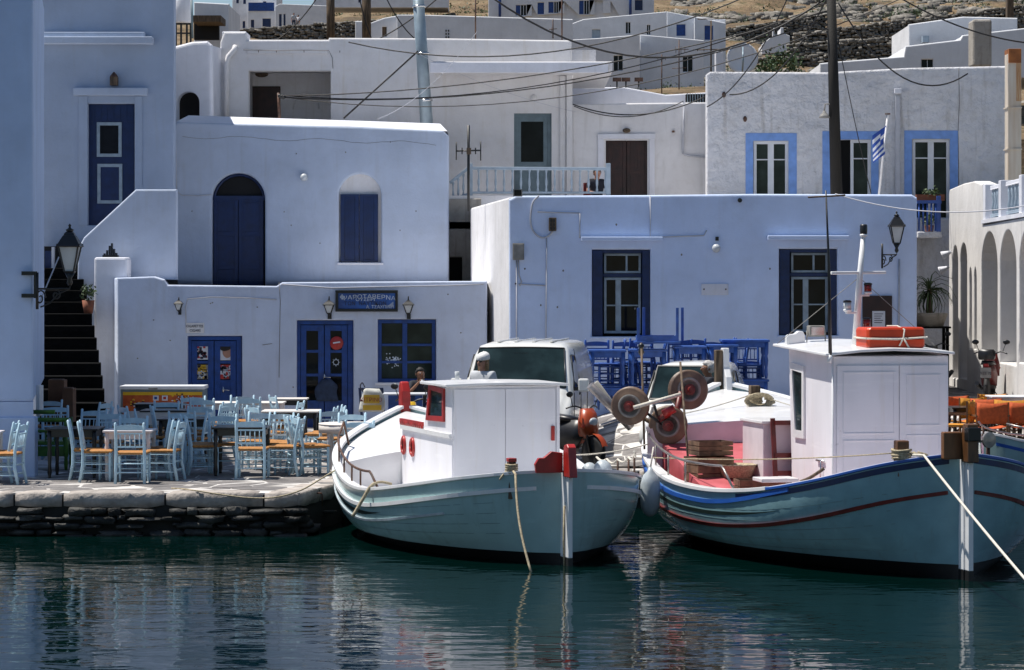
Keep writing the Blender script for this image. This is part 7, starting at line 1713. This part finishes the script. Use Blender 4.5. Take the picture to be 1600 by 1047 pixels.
mr = motorbike(1546, 52.0, 165, 'dark red scooter with a black top box parked by the arcade', 'darkred', 'darkred', gz(U(1546,52.0),52.0), True, .93, plate=True)
text('ΥΖΕ 72', .075, 'plate_number', M['ink'], None, (0,0,0)); o = bpy.data.objects['plate_number']; o.parent = mr; o.location = (0,.874,.62); o.rotation_euler = (PI/2,0,PI)
motorbike(1462, 56.5, -20, 'dark motorbike standing in the shade under the yucca', 'plastic', 'plastic', gz(U(1462,56.5),56.5))

# ================================================================ DIRECTOR CHAIRS, RIGHT EDGE
def director(px, d, rz, mcol, lab, grp='canvas director chairs at the right edge'):
    t = thing('director_chair', lab, 'chair', (U(px,d), d, gz(U(px,d),d)), math.radians(rz), grp)
    for s_ in (-1, 1):
        MB().bar((s_*.27,-.22,.0),(s_*.27,-.22,.88),.035,.03).build('back_post', M['wood'], t); MB().bar((s_*.27,.22,.0),(s_*.27,.22,.63),.035,.03).build('front_post', M['wood'], t)
        MB().bar((s_*.27,-.25,.645),(s_*.27,.27,.645),.05,.025).build('armrest', M['wood'], t); MB().bar((s_*.27,-.22,.06),(s_*.27,.22,.06),.03,.03).build('foot_rail', M['wood'], t)
    c = MB(); c.bar((-.25,-.18,.08),(.25,-.18,.42),.03,.025); c.bar((.25,-.14,.08),(-.25,-.14,.42),.03,.025); c.build('cross_legs', M['wood'], t)
    rg = [[(x, -.235-.06*(1-(x/.27)**2)+.0, z) for z in (.50,.63,.76,.885)] for x in [-.275+.055*k for k in range(11)]]
    for k, r_ in enumerate(rg):
        u = -1+2*k/10; r_[3] = (r_[3][0], r_[3][1], r_[3][2]-.02*(1-u*u)); r_[0] = (r_[0][0], r_[0][1]+.02, r_[0][2]+.015*(1-u*u))
    bk = MB().loft(rg, closed=False, caps=False).build('canvas_back', M[mcol], t); md = bk.modifiers.new('thick', 'SOLIDIFY'); md.thickness = .012
    st_ = MB().loft([[(x, y, .45-.04*(1-(x/.26)**2)) for y in (-.2,0,.2)] for x in [-.26+.052*k for k in range(11)]], closed=False, caps=False).build('canvas_seat', M[mcol], t); md = st_.modifiers.new('thick', 'SOLIDIFY'); md.thickness = .012
    return t
for px, d, rz, mc, lab in ((1545,47.2,5,'orangef','orange canvas chair nearest the wooden rudder head, back to the water'),(1540,48.8,-8,'orangef','orange canvas chair just behind the nearest orange one'),(1506,49.2,30,'yellowf','ochre canvas chair beside the right wheelhouse'),(1502,49.4,200,'orangef','orange canvas chair peeping over the ochre one by the wheelhouse'),(1496,47.6,70,'yellowf','ochre canvas chair lowest beside the wheelhouse wall'),(1578,48.3,-10,'yellowf','ochre canvas chair right of the nearest orange pair'),(1592,47.4,12,'orangef','orange canvas chair at the right edge of the picture'),(1568,49.3,170,'orangef','orange canvas chair under the scooter, facing the water'),(1556,49.6,185,'yellowf','ochre canvas chair below the scooter number plate'),(1612,48.0,60,'orangef','orange canvas chair cut off by the right edge')):
    director(px, d, rz, mc, lab)
table(1515, 0, .75, .75, M['dtab'], 'small dark table between the canvas chairs', d=48.3, grp='cafe tables at the right edge'); table(1572, 0, .75, .75, M['dtab'], 'dark table by the canvas chairs at the right edge', d=48.1, grp='cafe tables at the right edge')
table(1585, 0, .95, .7, M['wtab'], 'white topped table behind the canvas chairs at the right edge', d=48.9, h=.92, cover=M['pvc'], grp='cafe tables at the right edge')

# ================================================================ PEOPLE
def skinmesh(name, vs, es, m, parent, lv=2):
    me = bpy.data.meshes.new(name); me.from_pydata([v[0] for v in vs], es, []); me.materials.append(m)
    o = bpy.data.objects.new(name, me); COL.objects.link(o); o.parent = parent
    o.modifiers.new('skin', 'SKIN').use_smooth_shade = True; sk = me.skin_vertices[0].data
    for i, v in enumerate(vs):
        r = v[1] if isinstance(v[1], tuple) else (v[1], v[1]); sk[i].radius = r; sk[i].use_root = (i == 0)
    s_ = o.modifiers.new('sub', 'SUBSURF'); s_.levels = s_.render_levels = lv
    return o
def person(lab, loc, rz, J, shirt, legs, skin, hair, hat=None, hair_len=0, glasses=False, head_yaw=0):
    """J: joints (pelvis, chest, neck, head, then per side shoulder, elbow, wrist, hip, knee, ankle, toe); faces -y"""
    t = thing('person', lab, 'person', loc, math.radians(rz)); vs = []; es = []
    def add(p, r, par=None):
        vs.append((tuple(p), r)); i = len(vs)-1
        if par is not None: es.append((par, i))
        return i
    pv_ = add(J['pelvis'], (.14,.11)); wa = add(Vector(J['pelvis']).lerp(Vector(J['chest']), .5), (.12,.10), pv_); ch_ = add(J['chest'], (.155,.11), wa)
    nk = add(J['neck'], .052, ch_); hd_c = Vector(J['head']); jaw = add(hd_c+Vector((0,-.012,-.075)), (.068,.080), nk); h1 = add(hd_c, (.094,.112), jaw); add(hd_c+Vector((0,.012,.065)), (.080,.094), h1)
    for sd in (0, 1):
        g = lambda k: Vector(J[k][sd])
        s1 = add(g('shoulder'), .058, ch_); e1 = add(g('elbow'), .040, s1); w1 = add(g('wrist'), .026, e1)
        dv = (g('wrist')-g('elbow')).normalized(); pm = add(g('wrist')+dv*.06, (.036,.018), w1); sdv = dv.cross(Vector((0,0,1)))
        sdv = sdv.normalized() if sdv.length > .1 else Vector((1,0,0))
        for k, ln in ((-1.5,.055),(-.5,.072),(.5,.068),(1.5,.052)):
            b_ = g('wrist')+dv*.10+sdv*k*.019; f1 = add(b_, .0095, pm); f2 = add(b_+dv*ln*.6+Vector((0,-.008,-.006)), .0085, f1); add(b_+dv*ln+Vector((0,-.022,-.012)), .007, f2)
        th_ = add(g('wrist')+dv*.045+sdv*-.04, .010, pm); add(g('wrist')+dv*.085+sdv*-.055, .008, th_)
        h_ = add(g('hip'), .088, pv_); k_ = add(g('knee'), .058, h_); a_ = add(g('ankle'), .038, k_); add(g('toe'), (.042,.028), a_)
    skinmesh('body', vs, es, skin, t)
    def cloth(name, keys, m, grow):
        cv = []; ce = []
        if name == 'shirt':
            cv = [(tuple(Vector(J['pelvis'])+Vector((0,0,.02))), (.15,.12)), (vs[1][0], (.15,.128)), (vs[2][0], (.192,.150)), (tuple(Vector(J['neck'])-Vector((0,0,.045))), .075)]; ce = [(0,1),(1,2),(2,3)]
            for sd in (0, 1):
                n0 = len(cv); a, b = Vector(J['shoulder'][sd]), Vector(J['elbow'][sd]); cv += [(tuple(a), .082), (tuple(a.lerp(b, .75)), .058)]; ce += [(2,n0),(n0,n0+1)]
        else:
            cv = [(tuple(Vector(J['pelvis'])-Vector((0,0,.01))), (.152,.122))]
            for sd in (0, 1):
                n0 = len(cv); cv += [(tuple(J['hip'][sd]), .104), (tuple(J['knee'][sd]), .075), (tuple(Vector(J['knee'][sd]).lerp(Vector(J['ankle'][sd]), .85)), .058)]; ce += [(0,n0),(n0,n0+1),(n0+1,n0+2)]
        skinmesh(name, cv, ce, m, t)
    cloth('shirt', None, shirt, 0); cloth('trousers', None, legs, 0)
    H_ = hd_c; Ry = Matrix.Rotation(math.radians(head_yaw),3,'Z')
    def hp(v): return H_+Ry@Vector(v)
    f = MB(); f.ball(hp((0,-.098,-.012)), (.014,.022,.026), 8, 6, Ry); f.build('nose', skin, t)
    for s_ in (-1, 1):
        MB().ball(hp((s_*.030,-.083,.018)), (.013,.010,.008), 8, 6).build('eye', M['paper'], t); MB().ball(hp((s_*.030,-.091,.018)), (.006,.004,.006), 6, 4).build('iris', M['ink'], t); MB().ball(hp((s_*.082,.005,-.005)), (.012,.02,.03), 8, 6, Ry).build('ear', skin, t)
    MB().ball(hp((0,-.088,-.052)), (.024,.008,.006), 8, 4, Ry).build('mouth', M['darkred'], t)
    # hair cap: rough shell
    r = random.Random(len(lab)); mb = MB(); vs2 = []; nu, nv = 18, 12
    for j in range(nv+1):
        ph = PI*(j/nv-.5)
        for i in range(nu):
            a = 2*PI*i/nu; p = Vector((.092*math.cos(ph)*math.cos(a), .108*math.cos(ph)*math.sin(a)+.012, .108*math.sin(ph)+.022)); k = 1+r.uniform(-.06,.09)
            front = p.y < -.03 and p.z < .06
            if front: p = p*.62+Vector((0,.03,0))
            elif p.z < -.02: p.z = p.z*(1+hair_len*6)-hair_len*.5; p.x *= 1+hair_len*.6
            vs2.append(hp(p*k))
    mb.add(vs2, [(j*nu+i, j*nu+(i+1)%nu, (j+1)*nu+(i+1)%nu, (j+1)*nu+i) for j in range(nv) for i in range(nu)], True); mb.build('hair', hair, t)
    if hat: 
        MB().loft([[tuple(hp((w*math.cos(a), w*1.12*math.sin(a)+.012, z_+.015*math.sin(a)))) for a in [2*PI*i/20 for i in range(20)]] for z_, w in ((.038,.100),(.05,.106),(.075,.107),(.10,.104),(.13,.088),(.152,.055),(.16,.01))]).build('knit_cap', hat, t)
    if glasses:
        g_ = MB()
        for s_ in (-1, 1): g_.ball(hp((s_*.034,-.096,.016)), (.028,.008,.020), 10, 6, Ry); g_.tube([hp((s_*.06,-.09,.02)), hp((s_*.084,.0,.015))], .004, 4)
        g_.tube([hp((-.01,-.1,.02)), hp((.01,-.1,.02))], .004, 4); g_.build('sunglasses', M['plastic'], t)
    return t
def standing(h=1.72, lean=0):
    k = h/1.72
    J = dict(pelvis=(0,0,.94*k), chest=(0,.0,1.31*k), neck=(0,.0,1.50*k), head=(0,-.015,1.60*k), shoulder=[(-.18*k,.0,1.41*k),(.18*k,.0,1.41*k)], elbow=[(-.24*k,.03,1.09*k),(.24*k,.03,1.09*k)], wrist=[(-.25*k,-.06,.85*k),(.25*k,-.06,.85*k)], hip=[(-.10*k,0,.88*k),(.10*k,0,.88*k)], knee=[(-.11*k,-.02,.49*k),(.11*k,-.02,.49*k)], ankle=[(-.11*k,.02,.08*k),(.11*k,.02,.08*k)], toe=[(-.12*k,-.14,.04*k),(.12*k,-.14,.04*k)])
    return J
def seated(sh=.46):
    return dict(pelvis=(0,0,sh+.10), chest=(0,-.02,sh+.43), neck=(0,-.03,sh+.64), head=(0,-.05,sh+.745), shoulder=[(-.18,-.02,sh+.54),(.18,-.02,sh+.54)], elbow=[(-.26,-.10,sh+.30),(.25,-.12,sh+.30)], wrist=[(-.16,-.32,sh+.28),(.16,-.32,sh+.28)], hip=[(-.10,-.03,sh+.07),(.10,-.03,sh+.07)], knee=[(-.13,-.44,sh+.06),(.13,-.44,sh+.06)], ankle=[(-.13,-.42,.08),(.13,-.42,.08)], toe=[(-.14,-.58,.04),(.14,-.58,.04)])
dW = 43.0; hz = V(565,dW)
person('woman in a white knit cap and sunglasses standing between the middle boat and the van', (U(755,dW), dW, 0), -38, standing(hz+.12), M['shirtw'], M['jeans'], M['skin'], M['hairb'], M['cap'], .16, True)
dG = 42.9; person('grey-haired man in a dark shirt standing behind the right boat, face turned left', (U(1107,dG), dG, .0), -78, standing(V(570,dG)+.06), M['shirtd'], M['jeans'], M['skind'], M['hairg'])
J = seated(.50); J['elbow'][0] = (-.30,-.16,.86); J['wrist'][0] = (-.13,-.27,1.08)
pm = person('seated man raising a bottle at the blue bar table by the tavern window', (U(655,52.9), 52.9, -.06), 25, J, M['shirtd'], M['jeans'], M['skind'], M['haird'])
t = thing('bottle', 'small brown bottle raised in the hand of the seated man', 'bottle', rootm(pm)@Vector((-.07,-.34,1.10))); MB().lathe([(.03,-.06),(.032,.06),(.014,.11),(.013,.17)], n=12).build('glass_body', M['bottle'], t); MB().lathe([(.0325,-.02),(.0325,.04)], n=12).build('label', M['paper'], t)
t = thing('stool', 'plain blue stool under the drinking man', 'stool', (U(655,52.9), 52.9, 0), math.radians(25)); MB().box(-.2,.2,-.18,.2,.40,.45).build('seat', M['blue_tab'], t, bevel=.01)
for a in (-.16,.16):
    for b in (-.14,.16): MB().box(a-.02,a+.02,b-.02,b+.02,0,.40).build('leg', M['blue_tab'], t)
zT = 4.38
person('person in a pale shirt sitting behind the balusters at the right end of the balcony', (U(932,62.9), 62.9, zT-.0), 20, seated(.42), M['shirtd'], M['shirtw'], M['skin'], M['haird'])
t = thing('balcony_chair', 'dark red chair behind the balcony balusters', 'chair', (U(932,63.0), 63.0, zT), math.radians(20)); MB().box(-.24,.24,-.2,.24,.36,.42).build('seat', M['darkred'], t, bevel=.01); MB().box(-.24,.24,.2,.24,.42,.95).build('backrest', M['darkred'], t, bevel=.01)
for a in (-.2,.2):
    for b in (-.16,.2): MB().box(a-.02,a+.02,b-.02,b+.02,0,.36).build('leg', M['darkred'], t)
dF = 285; person('tiny distant person in a white top by the far house at top left', (U(459,dF), dF, V(46,dF)), 10, standing(1.75), M['shirtw'], M['jeans'], M['skin'], M['haird'])
person('tiny distant person in pale clothes right of the other by the far house', (U(466,dF), dF, V(47,dF)), -40, standing(1.6), M['paper'], M['shirtw'], M['skin'], M['haird'])
